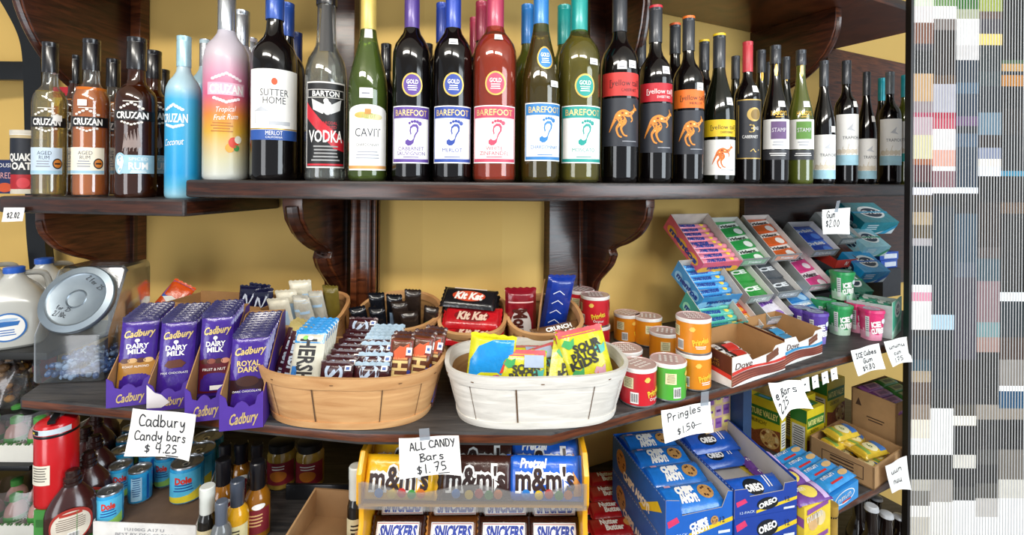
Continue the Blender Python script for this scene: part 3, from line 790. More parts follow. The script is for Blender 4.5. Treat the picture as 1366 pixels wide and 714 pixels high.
bottle(1067, 68, 248, 36, 'burgundy', OLIVE, GRC, 88, hardy('#5f8f3c'), 'olive wine bottle with a white label holding a green square', liquid=liq('#4c5216', .7), fill=.7)
def trap(y0, y1, teal=False, price=None):
    def f(D):
        y = D.y; U = D.hw * 1.15
        D.rect(-U, y(y1), U, y(y0), WHITE, 1); k = y1 - y0
        D.rect(-U, y(y1), U, y(y1 - k * .2), mat('#a3cfe0' if not teal else '#35b4b0', .6), 2)
        for q in range(5): D.line([(-U + q * U * .4, y(y1 - k * .2)), (-U + q * U * .4 + U * .2, y(y1 - k * (.3 + .06 * (q % 3))))], .7, mat('#cdbfa6'), 2); D.ell(-U * .7 + q * U * .32, y(y1 - k * .27), 3.4, 3.2, mat('#d9cfbd'), 2)
        D.text('TRAPICHE', 4, y(y0 + k * .46), 4, mat('#51555e'), 3, D.hw * 1.55)
        D.poly([(-3, y(y0 + k * .3)), (6, y(y0 + k * .17)), (4, y(y0 + k * .28)), (9, y(y0 + k * .34))], mat('#c6c9cf'), 2)
        if price: D.sub('price_sticker').rect(price[0] - 4, y(price[1] + 8), price[0] + 4, y(price[1]), WHITE, 6)
    return f
bottle(1098, 82, 248, 32, 'burgundy', DARK, GRC, 116, trap(181, 239, price=(10, 170)), 'dark sloped bottle with a low white label beside the green square bottle')
bottle(1128, 82, 248, 33, 'bordeaux', DARK, GRC, 113, trap(154, 221, price=(10, 137)), 'dark square shouldered bottle with a high white and blue label')
bottle(1155, 97, 248, 28, 'burgundy', DARK, GRC, 128, trap(186, 239, price=(9, 156)), 'shorter dark sloped bottle between two taller white label bottles')
bottle(1186, 97, 248, 32, 'bordeaux', DARK, mat('#6f767c', .35, .2), 126, trap(160, 221), 'dark bottle with a light grey capsule near the shelf end')
bottle(1206, 101, 248, 28, 'bordeaux', OLIVE, mat('#1fa5b4', .4), 130, trap(163, 216, True), 'bottle with a bright teal capsule and teal label at the shelf end')
for x, t, w_, c, lab, dd in [(980, 76, 30, '#3a3d43', 'bottle with a grey cap hidden behind the red capsule bottle', .25), (1014, 68, 32, '#3a3d43', 'bottle with a grey cap and round seal behind the purple square bottle', .25), (1047, 77, 30, '#3a3d43', 'bottle with a grey cap behind, between the purple and green squares', .25),
                         (1175, 105, 26, '#1fa5b4', 'bottle with a teal capsule behind the grey capsule bottle', .24), (1024, 84, 26, '#3a3d43', 'furthest back bottle behind the purple square bottle', .33)]:
    bottle(x, t, 248, w_, 'burgundy', DARKG, mat(c, .35, .1), t + 30, (lambda D: D.sub('medallion').ell(0, D.y(102), 5.5, 7.5, GOLD, 1)) if x in (1014, 1047) else None, lab, d=dd)
# ------------------------------------------------------------------ wrapped bars, cartons, baskets
def put(px, py, h):
    x, y = onp(px, py, h); return (x, y, hz(h) + .0004)
def wrap_fn(L, W, T, e=.08, k=.0):
    """front and back of a filled film wrapper standing on its end: crimped flat at both ends."""
    def prof(u, v):
        a = abs(u) / (W / 2); c = max(0.0, 1 - a ** 3.2)
        t = min(v, L - v) / (e * L)
        q = 0.0 if t < .5 else min(1.0, (t - .5) / .9)
        return c ** .5 * (q * (2 - q))
    return prof
def wrapper(mb, L, W, T, m, m_end=None, e=.08, nz=18, nu=10, wave=.0012):
    prof = wrap_fn(L, W, T, e)
    vv = [0, .5 * e, .75 * e, e, 1.4 * e, .25, .5, .75, 1 - 1.4 * e, 1 - e, 1 - .75 * e, 1 - .5 * e, 1]
    us = [i / nu * 2 - 1 for i in range(nu + 1)]
    for sgn in (-1, 1):
        vs = []
        for j, f in enumerate(vv):
            for i, u in enumerate(us):
                x = u * W / 2 * (1.0 if e * .6 < f < 1 - e * .6 else 1.02)
                z = f * L
                if j in (0, len(vv) - 1): z += (wave if i % 2 else -wave)
                y = sgn * (T / 2 * prof(u * W / 2, z if 0 < z < L else 0) + .0003)
                vs.append((x, y, z))
        n = nu + 1; fs = []; ms = []
        o = len(mb.v); mb.v += vs
        for j in range(len(vv) - 1):
            for i in range(nu):
                q = [o + j * n + i, o + j * n + i + 1, o + (j + 1) * n + i + 1, o + (j + 1) * n + i]
                mb.f.append(q if sgn < 0 else q[::-1])
                mb.m.append((m_end or m) if (vv[j + 1] <= .5 * e + 1e-6 or vv[j] >= 1 - .5 * e - 1e-6) else m)
    def face(u, v, l):
        return (u, -(T / 2 * prof(u, v) + .0006) - l, v)
    return face
def bar_mesh(name, L, W, T, m, paint, m_end=None, e=.08, step=.006, lift=.0004):
    mb = MB(); f = wrapper(mb, L, W, T, m, m_end, e)
    if paint:
        D = Deco(mb, f, 1, 1, step, lift); D.L, D.W = L, W
        paint(D)
    return mb.build(name)
def place(o, label, cat, loc, rot, group=None):
    o.location = loc; o.rotation_euler = rot
    return props(o, label, cat, group)
def again(o, label, loc, rot, group=None):
    q = o.copy(); COL.objects.link(q)
    q.location = loc; q.rotation_euler = rot; q['label'] = label
    if group: q['group'] = group
    return q
def mplace(o, M):
    o.matrix_world = M; return o
def TR(x, y, z): return Matrix.Translation((x, y, z))
def RX(a): return Matrix.Rotation(R(a), 4, 'X')
def RY(a): return Matrix.Rotation(R(a), 4, 'Y')
def RZ(a): return Matrix.Rotation(R(a), 4, 'Z')

def superell(a, b, n, t):
    c, s = math.cos(t), math.sin(t)
    return (a * math.copysign(abs(c) ** (2 / n), c), b * math.copysign(abs(s) ** (2 / n), s))
def basket(label, M, a, b, h, mo, mi, staves=14, n=2.6, taper=.86, group=None, dip=0.0, handles=False, rimh=.02):
    r = thing('veneer_basket', label, 'basket', (0, 0, 0), 0, group)
    r.matrix_world = M
    NU = staves * 8
    def ring(t, f, off):
        x, y = superell(a, b, n, t); k = taper + (1 - taper) * f
        L = math.hypot(x, y) or 1
        return (x * k + x / L * off, y * k + y / L * off, h * f - (dip * f * (1 - abs(y / b)) if dip else 0))
    mb = MB()
    def outer(u, v):
        q = (u * staves) % 1.0; t = 2 * math.pi * u
        off = .0022 * (math.sin(math.pi * q) ** .35) + .0015 * math.sin(math.pi * v)
        return ring(t, v, off)
    mb.grid(outer, NU, 6, mo, wrap=True)
    mb.grid(lambda u, v: ring(-2 * math.pi * u, v, -.002), NU // 2, 4, mi, wrap=True)
    for k in range(staves):                                # dark gaps between the staves
        t = 2 * math.pi * k / staves; dt = .0008 / math.hypot(*superell(a, b, n, t))
        mb.grid(lambda u, v: ring(t + dt * (2 * u - 1), .12 + .72 * v, .0012 + .0022 * .6), 1, 5, SEAM)
    mb.build('staves', r, angle=50)
    m2 = MB()
    bt = [ring(2 * math.pi * k / 48, 0.03, -.001)[:2] for k in range(48)]
    m2.slab(bt, .001, .006, mi); m2.build('bottom', r)
    def hoop(name, f0, f1, o0, o1, m):
        mm = MB()
        sec = [(f0, o0), (f0, o1), (f0 + (f1 - f0) * .5, o1 + .0006), (f1, o1), (f1, o0)]
        S = len(sec); vs = []; N = 96
        for k in range(N):
            for f, o_ in sec: vs.append(ring(2 * math.pi * k / N, f, o_))
        fs = []
        for k in range(N):
            k2 = (k + 1) % N
            for i in range(S):
                j = (i + 1) % S
                fs.append((k * S + i, k2 * S + i, k2 * S + j, k * S + j))
        mm.add(vs, fs, m)
        return mm.build(name, r)
    hoop('rim_hoop', 1 - rimh / h, 1.02, -.004, .0045, mo)
    hoop('base_hoop', .0, .13, -.001, .0042, mo)
    ms = MB()
    for k in range(10):
        t = 2 * math.pi * (k + .5) / 10
        p = ring(t, 1 - rimh * .5 / h, .0055); tx, ty = -math.sin(t), math.cos(t)
        ms.box(p, (.006, .0012, .0014), mat('#7a5a38', .4, .3), Matrix.Rotation(t + R(90), 3, 'Z'))
    ms.build('staple', r)
    return r

SEAM = mat('#5e452e', .8)
# --- the big baskets at the shelf edge
TANM = TR(-.309, .957, hz(H_LOW) + .0004) @ RZ(-3)
basket('big tan veneer basket of chocolate bars at the shelf edge', TANM, .174, .110, .095, VENEER, VENEERB, 11)
WHM = TR(.050, .962, hz(H_LOW) + .0004) @ RZ(4)
basket('big white painted basket of sour candy bags', WHM, .175, .108, .097, WHITEV, VENEERB, 11, 3.0)

MAROON = foil('#3a1218'); SILVL = foil('#9fb6c6', .2)
def hers(D, c='#b9c6da', up=False, t='HERSHEYS'):
    D.text(t, 0, D.L * .5, D.W * .52, mat(c, .35), 1, D.L * .78, rot=R(90 if up else -90), bold=.03)
def s_bar(D):
    c = mat('#b4c4da', .35)
    for t, f in (('S', .80), ('Y', .47), ('E', .16)): D.text(t, -D.W * .06, D.L * f, D.W * .56, c, 1, .026, rot=R(90), bold=.015)
    D.rect(D.W * .28, D.L * .84, D.W * .46, D.L * .93, WHI, 2); D.rect(D.W * .32, D.L * .86, D.W * .42, D.L * .91, mat('#4a66a8'), 3)
S_A = bar_mesh('chocolate_bar', .098, .062, .012, MAROON, s_bar, None)
S_B = bar_mesh('chocolate_bar', .098, .064, .012, MAROON, s_bar, SILVL, e=.14)
def inb(M, x, y, z, tilt, rz=0, lean=0):
    if M is TANM or M is WHM: y *= .80
    return M @ TR(x, y, z) @ RZ(rz) @ RY(lean) @ RX(-tilt)
G1 = 'maroon chocolate bars standing in the tan basket'
xs = -.0
for i in range(8):
    o = S_A if i == 0 else S_A.copy()
    if i: COL.objects.link(o)
    lab = ('maroon chocolate bar at the front of the darker packed row, large pale letter on top' if i == 0 else
           ('maroon chocolate bar propped highest at the back of the darker packed row' if i == 7 else 'maroon bar packed in the darker row, only its crimped top edge showing'))
    props(o, lab, 'chocolate bar', G1)
    mplace(o, inb(TANM, .001 * (i % 3) - .012, -.100 + .0215 * i, .012 + .0045 * i + (.016 if i == 7 else 0), 12 + i, rz=-2))
for i in range(8):
    o = S_B if i == 0 else S_B.copy()
    if i: COL.objects.link(o)
    lab = {0: 'maroon bar with a pale silver top edge, frontmost in the silver edged row', 1: 'maroon bar second from the front in the silver edged row', 2: 'maroon bar third in the silver edged row, whole pale letter showing'}.get(i, 'maroon bar in the silver edged row with only its silver end showing')
    props(o, lab, 'chocolate bar', G1)
    mplace(o, inb(TANM, .054 + .0015 * (i % 2), (-.098, -.080, -.056, -.038, -.022, -.006, .010, .026)[i], (.011, .024, .038, .044, .046, .048, .050, .052)[i], 14, rz=2))
CREAMW = foil('#c9c6b6', .35); BLUEF = foil('#1f86c8', .2)
def cookie(D):
    hers(D, '#1d1a1c')
    D.rect(-D.W * .5 * .96, D.L * .84, D.W * .5 * .96, D.L * .97, BLUEF, 1)
    D.rect(-D.W * .42, D.L * .30, -D.W * .24, D.L * .56, mat('#2b6fb4'), 1); D.ell(-D.W * .12, D.L * .905, .005, .004, mat('#7ac05a'), 2, 10); D.ell(.003, D.L * .903, .006, .004, WHI, 2, 10)
CK = bar_mesh('chocolate_bar', .15, .061, .012, CREAMW, cookie, BLUEF)
for i in range(6):
    o = CK if i == 0 else CK.copy()
    if i: COL.objects.link(o)
    props(o, 'cream and blue bar at the front of its row, dark lettering running down' if i == 0 else 'cream and blue bar behind the front one, only its shiny blue top showing', 'chocolate bar', 'cream and blue bars in the tan basket')
    mplace(o, inb(TANM, -.078, -.095 + .0135 * i, .012 + .0018 * i, 20, rz=-1))
GOLDF = foil('#a8975a', .22)
AL = bar_mesh('chocolate_bar', .15, .052, .013, MAROON, lambda D: hers(D, '#a9b4c4'), GOLDF, e=.16)
for i, (x, y, lean) in enumerate([(-.145, -.038, 10), (-.117, -.066, 6), (-.147, -.022, 10), (-.119, -.048, 6), (-.147, -.006, 10), (-.120, -.030, 6)]):
    o = AL if i == 0 else AL.copy()
    if i: COL.objects.link(o)
    props(o, ['maroon bar with gold crimped top at the end of the tan basket', 'maroon bar with gold top beside the cream and blue bar'][i] if i < 2 else 'maroon bar of which only the gold top shows in the tan basket', 'chocolate bar', 'gold topped maroon bars')
    mplace(o, inb(TANM, x, y, .013, 18, rz=-6, lean=lean))
HEATHM = foil('#5d3016'); DBR = foil('#3c1710')
def heath(D):
    W, L = D.W, D.L
    D.rect(-W * .47, L * .70, W * .47, L * .93, mat('#7a2418', .3), 1); D.poly([(-.4, 0), (-.1, .3), (.1, .25), (.4, .45), (.45, .1), (.2, -.3), (-.3, -.4)], mat('#d65a32', .35), 2, 0, L * .78, W * .8)
    D.rect(-W * .3, L * .68, W * .3, L * .71, mat('#e08a52'), 2)
    D.text('HEATH', -W * .02, L * .36, W * .62, mat('#d8b878', .4), 2, L * .62, rot=R(90), bold=.04)
    D.rect(W * .33, L * .05, W * .47, L * .55, mat('#27307c'), 3); D.rect(W * .22, L * .74, W * .46, L * .84, WHI, 3); D.rect(W * .28, L * .77, W * .4, L * .81, mat('#4a66a8'), 4)
HE = bar_mesh('toffee_bar', .14, .044, .012, HEATHM, heath, DBR)
for i, (x, y, ln, z) in enumerate([(.098, -.078, 4, .013), (.124, -.056, 8, .013), (.138, -.024, 10, .012), (.098, -.056, 4, .015), (.126, -.034, 8, .014), (.138, -.002, 10, .014)]):
    o = HE if i == 0 else HE.copy()
    if i: COL.objects.link(o)
    props(o, ['brown and orange toffee bar nearest the silver edged maroon row', 'brown and orange toffee bar in the middle of the front three', 'brown and orange toffee bar at the far end of the tan basket'][i] if i < 3 else 'brown toffee bar behind the three front toffee bars', 'candy bar', 'toffee bars in the tan basket')
    mplace(o, inb(TANM, x, y, z, 18, rz=8, lean=ln))

# --- sour candy bags in the white basket
def bag_mesh(name, L, W, T, m, paint, m_end=None):
    return bar_mesh(name, L, W, T, m, paint, m_end, e=.07, step=.008, lift=.0006)
YEL = foil('#d4cf1f'); CYAN = foil('#1e8fd8'); PINKE = foil('#e06a72'); LIME = foil('#7cc22a')
def sour(D, c1='#1d1d16'):
    W, L = D.W, D.L
    D.rect(-W * .47, L * .0, W * .47, L * .10, PINKE, 1); D.rect(-W * .47, L * .9, W * .47, L * 1.0, PINKE, 1)
    for k, t in enumerate(['SOUR', 'PATCH', 'KIDS']):
        D.text(t, W * (.05 - .06 * k), L * (.72 - .13 * k), L * .12, mat(c1), 3, W * .6, rot=R(8), bold=.05)
    for (u, v, c) in [(-.25, .3, '#3fa05a'), (.2, .28, '#d9a0b8'), (.3, .62, '#4bb0a0'), (-.32, .78, '#3fa05a'), (0.02, .2, '#e07a3a')]:
        D.poly([(-.12, 0), (-.05, .09), (.05, .05), (.13, .1), (.1, -.05), (0, -.09)], mat(c, .4), 2, W * u, L * v, W * 1.1)
SP = bag_mesh('candy_bag', .118, .098, .026, YEL, sour, PINKE)
def blueb(D):
    W, L = D.W, D.L
    D.poly([(-.47, .1), (-.47, .62), (-.3, .86), (.1, .97), (.47, .97), (.47, .10)], CYAN, 1, 0, 0, 1) if False else None
    D.poly([(-W * .46, L * .25), (W * .46, L * .25), (W * .46, L * .95), (W * .0, L * .93), (-W * .3, L * .82), (-W * .46, L * .6)], CYAN, 1)
    D.poly([(-W * .46, L * .1), (W * .46, L * .1), (W * .4, L * .36), (W * .15, L * .46), (-W * .2, L * .44), (-W * .46, L * .3)], YEL, 2)
    D.text('SOUR', 0, L * .34, L * .12, mat('#b03a8a'), 3, W * .55, rot=R(12), bold=.05); D.text('PATCH', 0, L * .22, L * .12, mat('#b03a8a'), 3, W * .6, rot=R(12), bold=.05)
    D.poly([(0, 0), (.1, .3), (.25, .1)], mat('#d8433a'), 3, W * .2, L * .45, W)
BB = bag_mesh('candy_bag', .125, .088, .022, YEL, blueb, YEL)
props(BB, 'blue and yellow sour candy bag leaning at the end of the white basket', 'candy bag', 'sour candy bags in the white basket')
mplace(BB, inb(WHM, -.098, -.050, .026, 8, rz=-4, lean=6))
GB = bag_mesh('candy_bag', .112, .092, .022, YEL, lambda D: (sour(D, '#3a3a2a'), D.rect(D.W * .0, D.L * .72, D.W * .42, D.L * .92, mat('#a9b7cf'), 4)), LIME)
for i, (x, y, z, tl, rz, ln, o0, lab) in enumerate([(-.032, -.075, .012, 18, 4, 4, GB, 'yellow sour candy bag next to the blue one, pale panel on its corner'), (.018, -.058, .02, 38, -8, -20, GB, 'yellow sour candy bag with a green end lying low in the basket'),
                                               (-.005, -.02, .018, 45, 20, 8, GB, 'lime ended sour candy bag at the back of the low pile'), (.058, -.06, .016, 24, 10, 18, SP, 'yellow sour candy bag with pink ends leaning towards the raised bag'),
                                               (.108, -.050, .042, 20, 8, -9, SP, 'yellow sour candy bag with pink ends standing highest in the white basket'), (.09, -.02, .03, 35, 20, 15, SP, 'yellow sour candy bag behind the two pink ended ones')]):
    first = o0.get('category') is None
    o = o0 if first else o0.copy()
    if not first: COL.objects.link(o)
    props(o, lab, 'candy bag', 'sour candy bags in the white basket')
    mplace(o, inb(WHM, x, y, z, tl, rz, ln))

# --- the four tilted baskets against the wall
def backb(px, Y, a, b, h, label, mo=VENEER, tilt=20, rz=0, n=2.4, up=.034):
    x = (px - CX) / FPX * Y
    M = TR(x, Y, hz(H_LOW) + up) @ RZ(rz) @ RX(tilt)
    basket(label, M, a, b, h, mo, VENEERB, 12, n, .84, rimh=.014)
    return M
MA = backb(424, 1.172, .082, .070, .115, 'small veneer basket of pale wrapped bars behind the tan basket', n=3)
MBk = backb(540, 1.165, .094, .076, .115, 'round veneer basket of dark wrapped bars against the wall', n=2.1)
MC = backb(634, 1.165, .076, .078, .108, 'small veneer basket of red wafer bars against the wall', n=3)
MD = backb(722, 1.175, .088, .078, .105, 'small veneer basket with a cardboard divider and red bag', rz=10, n=2.6)
PALE = foil('#cfc8b4', .3); PALE2 = foil('#b7b3a6', .3); OLV = foil('#6a5c22', .3)
def pale(D):
    W, L = D.W, D.L
    D.poly([(-W * .45, L * .62), (-W * .1, L * .68), (W * .1, L * .35), (-W * .1, L * .1), (-W * .45, L * .1)], mat('#c23a20', .4), 1)
    D.poly([(-W * .4, L * .6), (-W * .05, L * .64), (W * .0, L * .55), (-W * .4, L * .5)], mat('#e9b93a', .4), 2)
    D.small(-W * .18, L * .5, W * .4, L * .3, 4, mat('#3a1a10'), 2); D.rect(W * .1, L * .5, W * .4, L * .8, mat('#a9c4dc', .3), 1)
PB = bar_mesh('candy_bar', .155, .05, .016, PALE, pale)
PC = bar_mesh('candy_bar', .15, .036, .018, PALE2, lambda D: D.rect(-D.W * .4, D.L * .75, D.W * .4, D.L * .93, mat('#a9c9e6', .3), 1))
PD = bar_mesh('candy_bar', .155, .04, .016, OLV, None)
for i, (o0, x, y, z, rz, ln, lab) in enumerate([(PB, -.040, -.045, .01, 0, -6, 'cream candy bar with a red and yellow patch, first in its basket'), (PB, -.036, -.022, .016, 0, -4, 'cream candy bar directly behind the one with the red patch showing'), (PB, -.02, .0, .028, 5, 0, 'cream candy bar standing tallest behind the red patched one'),
                                           (PC, -.006, -.03, .012, 0, -2, 'narrow pale bar beside the red patched candy bar'), (PC, .022, -.035, .01, -6, -12, 'narrow bar with a light blue top leaning in the pale basket'), (PC, .034, -.012, .012, -6, -8, 'narrow grey bar behind the light blue topped bar'), (PD, .05, .0, .014, -10, -2, 'olive wrapped bar standing at the back of the pale basket')]):
    first = o0.get('category') is None
    o = o0 if first else o0.copy()
    if not first: COL.objects.link(o)
    props(o, lab, 'candy bar', 'pale bars in the small basket')
    mplace(o, inb(MA, x, y, z, 6, rz, ln))
BLKF = foil('#14151a', .15); DGR = foil('#2b211c', .25)
def darkb(D): D.rect(-D.W * .25, D.L * .3, D.W * .1, D.L * .7, mat('#8ea6c2', .2), 1); D.rect(-D.W * .4, D.L * .2, -D.W * .3, D.L * .5, mat('#2a2f78'), 1)  # pale glint painted into the black wrapper's colour
def brownb(D): D.barcode(-D.W * .4, D.L * .5, D.W * .4, D.L * .72, 1)
def greenw(D): [D.ribbon([(-.3, -.1), (.0, .12), (.1, -.05), (.32, .1)], [.05, .09, .05, .05], mat('#8fb04a'), 2, 0, D.L * (.2 + .13 * k), D.W) for k in range(5)]
K1 = bar_mesh('candy_bar', .14, .036, .018, BLKF, darkb); K2 = bar_mesh('candy_bar', .14, .038, .016, DGR, None); K3 = bar_mesh('candy_bar', .135, .04, .014, DGR, brownb); K4 = bar_mesh('candy_bar', .135, .034, .014, DGR, greenw)
for o0, x, y, z, rz, ln, lab in [(K1, -.066, -.045, .012, 8, -8, 'black candy bar with painted pale glints, first in the round basket'), (K1, -.032, -.05, .012, 0, -4, 'black candy bar with painted pale glints, second in the round basket'), (K1, -.05, -.012, .024, 5, 0, 'black candy bar standing behind the first two in the round basket'), (K1, -.014, -.015, .022, 0, 2, 'black candy bar beside the brown wrapped one'),
                               (K2, .014, -.03, .014, 0, -4, 'plain dark brown bar in the middle of the round basket'), (K2, .024, .0, .026, 0, 3, 'plain dark brown bar at the back of the round basket'), (K3, .036, -.052, .008, 4, -2, 'dark brown bar showing its barcode in the round basket'), (K4, .064, -.03, .008, -8, 6, 'dark bar with green slanted lettering in the round basket')]:
    first = o0.get('category') is None
    o = o0 if first else o0.copy()
    if not first: COL.objects.link(o)
    props(o, lab, 'candy bar', 'dark bars in the round basket')
    mplace(o, inb(MBk, x, y, z, 4, rz, ln))
KRED = foil('#b81820', .22); KBLK = foil('#1b191b', .2)
def kit(c, bg):
    def f(D):
        W, L = D.W, D.L
        D.ell(0, L * .5, W * .26, L * .3, mat(bg, .35), 1, 28)
        D.text('Kit Kat', 0, L * .5, W * .34, mat(c, .35), 3, L * .5, rot=R(90), shear=.2, bold=.05)
        D.rect(-W * .42, L * .2, -W * .36, L * .8, mat('#e6d9d4', .3), 2)
    return f
def flatbar(M, x, y, z, rz=0, pitch=0, roll=0):
    """a bar lying with its face up, its length across."""
    return M @ TR(x, y, z) @ RZ(rz) @ RX(pitch) @ RY(roll) @ RZ(-90) @ RX(-90)
KR = bar_mesh('wafer_bar', .135, .058, .02, KRED, kit('#d8b9a4', '#7a1015'), e=.06); KB = bar_mesh('wafer_bar', .13, .058, .018, KBLK, kit('#e9e4dc', '#c4482a'), e=.06)
for o0, x, y, z, rz, p, lab in [(KR, .004, -.050, .088, -4, 18, 'red wafer bar lowest at the front of its basket'), (KR, .0, -.02, .112, -4, 22, 'red wafer bar one above the lowest in its basket'), (KR, .0, -.004, .092, -4, 22, 'red wafer bar tucked under the upper red one'), (KB, -.006, .018, .142, -8, 16, 'black and red wafer bar on top of the pile'), (KB, -.002, .022, .124, -6, 16, 'black wafer bar just under the topmost one')]:
    first = o0.get('category') is None
    o = o0 if first else o0.copy()
    if not first: COL.objects.link(o)
    props(o, lab, 'candy bar', 'wafer bars in the small basket')
    mplace(o, flatbar(MC, x - .067, y, z, rz, p))
# divider and contents of the last basket
dv = MB().box((0, 0, .07), (.003, .12, .14), KRAFT)
props(dv.build('cardboard_divider', bevel=.0006), 'upright piece of brown cardboard dividing the basket of red bags', 'divider')
mplace(bpy.data.objects['cardboard_divider'], MD @ TR(-.004, .015, .015) @ RZ(-18))
MRED = foil('#7d1220', .2)
def mou(D):
    D.ell(0, D.L * .42, D.W * .34, D.L * .3, mat('#cfc6c2', .3), 1); D.text('Mounds', 0, D.L * .40, D.W * .42, mat('#4a1a12'), 3, D.L * .62, rot=R(-88), bold=.05)
    D.rect(-D.W * .4, D.L * .8, D.W * .4, D.L * .82, mat('#e2b8b4'), 1)
MO = bag_mesh('candy_bag', .16, .072, .03, MRED, mou)
props(MO, 'dark red candy bag with a white oval beside the cardboard divider', 'candy bag'); mplace(MO, inb(MD, -.052, -.018, .015, 10, -8, -4))
def blub(D):
    for k in range(5): D.line([(-D.W * .3, D.L * (.15 + .15 * k)), (-D.W * .1, D.L * (.2 + .15 * k)), (D.W * .1, D.L * (.14 + .15 * k))], .002, mat('#dbe3f2', .3), 1)
BL = bag_mesh('candy_bag', .17, .07, .03, foil('#17348f', .2), blub)
props(BL, 'royal blue candy bag behind the cardboard divider', 'candy bag'); mplace(BL, inb(MD, .03, .02, .02, 4, 6, 6))
def crun(D):
    D.text('CRUNCH', D.W * .12, D.L * .5, D.W * .38, WHI, 2, D.L * .74, rot=R(90), bold=.05); D.text('CRUNCH', -D.W * .26, D.L * .5, D.W * .2, WHI, 2, D.L * .5, rot=R(90), bold=.05)
CR = bar_mesh('candy_bar', .135, .05, .018, foil('#6b4a2c', .25), crun)
props(CR, 'brown candy bar with white capital lettering lying across its basket', 'candy bar'); mplace(CR, flatbar(MD, -.034, -.055, .074, 14, 32))

# --- chocolate tablets in their purple cartons
PURP = foil('#3d2086', .24); PURPD = mat('#4b2c94', .5, 0, .06); NAVY = foil('#241f52', .22)
def tablet(kind):
    def f(D):
        W, L = D.W, D.L; g = mat('#d8bd7a', .35, .3)
        D.text('Cadbury', 0, L * .79, L * .085, g, 2, W * .82, shear=.25, rot=R(5), bold=.02)
        D.line([(-W * .3, L * .755), (W * .3, L * .785)], .0012, g, 2)
        if kind == 'dark':
            D.text('ROYAL', 0, L * .645, L * .06, g, 2, W * .62, bold=.03); D.text('DARK', 0, L * .575, L * .06, g, 2, W * .54, bold=.03)
            D.rect(-W * .48, L * .08, W * .48, L * .46, mat('#2a1018', .3), 1); D.ell(0, L * .44, W * .3, L * .06, mat('#3b1d14', .3), 2); D.text('DARK CHOCOLATE', 0, L * .33, L * .022, WHI, 3, W * .75)
        else:
            D.ell(-W * .02, L * .70, W * .07, L * .022, WHI, 2, 10); D.rect(-W * .03, L * .66, W * .0, L * .70, WHI, 2)
            D.text('DAIRY', 0, L * .635, L * .055, WHI, 2, W * .6, bold=.03); D.text('MILK', 0, L * .57, L * .055, WHI, 2, W * .5, bold=.03)
            if kind == 'almond':
                D.rect(-W * .48, L * .09, W * .48, L * .45, mat('#a5742e', .3), 1)
                for u, c in ((-.3, '#4a2114'), (-.1, '#c9a06a'), (.12, '#4a2114'), (.32, '#d8b27a')): D.ell(W * u, L * .46, W * .13, L * .03, mat(c, .35), 2, 12)
                D.text('ROAST ALMOND', 0, L * .39, L * .026, WHI, 3, W * .7)
            elif kind == 'fruit':
                D.rect(-W * .48, L * .09, W * .48, L * .46, mat('#5a1220', .3), 1)
                for u, c in ((-.3, '#4a2114'), (-.1, '#8a4a3a'), (.12, '#4a2114'), (.32, '#c98a72')): D.ell(W * u, L * .44, W * .13, L * .03, mat(c, .35), 2, 12)
                D.text('FRUIT & NUT', 0, L * .35, L * .03, WHI, 3, W * .7); D.rect(-W * .1, L * .12, W * .3, L * .17, WHI, 3)
            else:
                D.poly([(-.3, -.05), (-.2, .1), (.15, .12), (.3, .0), (.2, -.12), (-.15, -.14)], mat('#5a2c1a', .3), 2, 0, L * .45, W * 1.0); D.text('MILK CHOCOLATE', 0, L * .345, L * .024, WHI, 3, W * .75)
        D.rect(-W * .48, L * .93, W * .48, L * .99, NAVY, 2)
    return f
def carton(px, py, wpx, dep, hf, hb, label, rot, h=H_LOW, torn=False):
    X, Y, Z = put(px, py, h); w_ = wpx * Y / FPX
    r = thing('display_carton', label, 'carton', (X, Y, Z), rot, 'purple cartons of chocolate tablets')
    t = .0016
    mb = MB()
    mb.box((0, dep / 2, t / 2), (w_, dep, t), KRAFT); mb.box((0, dep - t / 2, hb / 2), (w_, t, hb), KRAFT)
    mb.build('tray', r)
    for s in (-1, 1):
        m = MB()
        side = [(0, 0), (dep, 0), (dep, hb), (dep - .03, hb), (dep * .45, hb * .72), (.008, hf * 1.15), (0, hf)]
        x0 = s * (w_ / 2 - t / 2)
        m.prism(side, lambda u, v, q: (x0 + q, u, v), -t / 2, t / 2, KRAFT, KRAFT)
        m.add([(s * (w_ / 2 + .0003), u, v) for u, v in side], [tuple(range(len(side)))[::s]], PURPD)
        m.build('side_panel', r)
    m = MB()
    hw = w_ / 2
    top = [(hw, hf * 1.1), (hw * .72, hf * .96), (hw * .62, hf * .72), (hw * .35, hf * .66), (hw * .2, hf * .78), (0, hf * .84), (-hw * .2, hf * .78), (-hw * .35, hf * .66), (-hw * .62, hf * .72), (-hw * .72, hf * .96), (-hw, hf * 1.1)]
    m.prism([(-hw, 0), (hw, 0)] + top, lambda u, v, q: (u, q, v), -t / 2, t / 2, PURPD)
    D = Deco(m, plane((0, -t / 2, 0), (1, 0, 0), (0, 0, 1), (0, -1, 0)))
    D.text('Cadbury', hw * .05, hf * .34, hf * .32, mat('#d8bd7a', .35, .3), 2, hw * 1.3, shear=.25, rot=R(4), bold=.02)
    if torn: D.poly([(-hw, hf * .15), (-hw * .3, hf * .12), (hw * .1, hf * .3), (-hw * .3, hf * .62), (-hw * .62, hf * .72), (-hw, hf * 1.05)], paper('#d9d4d6'), 4)
    m.build('front_panel', r)
    return r, X, Y, Z, w_
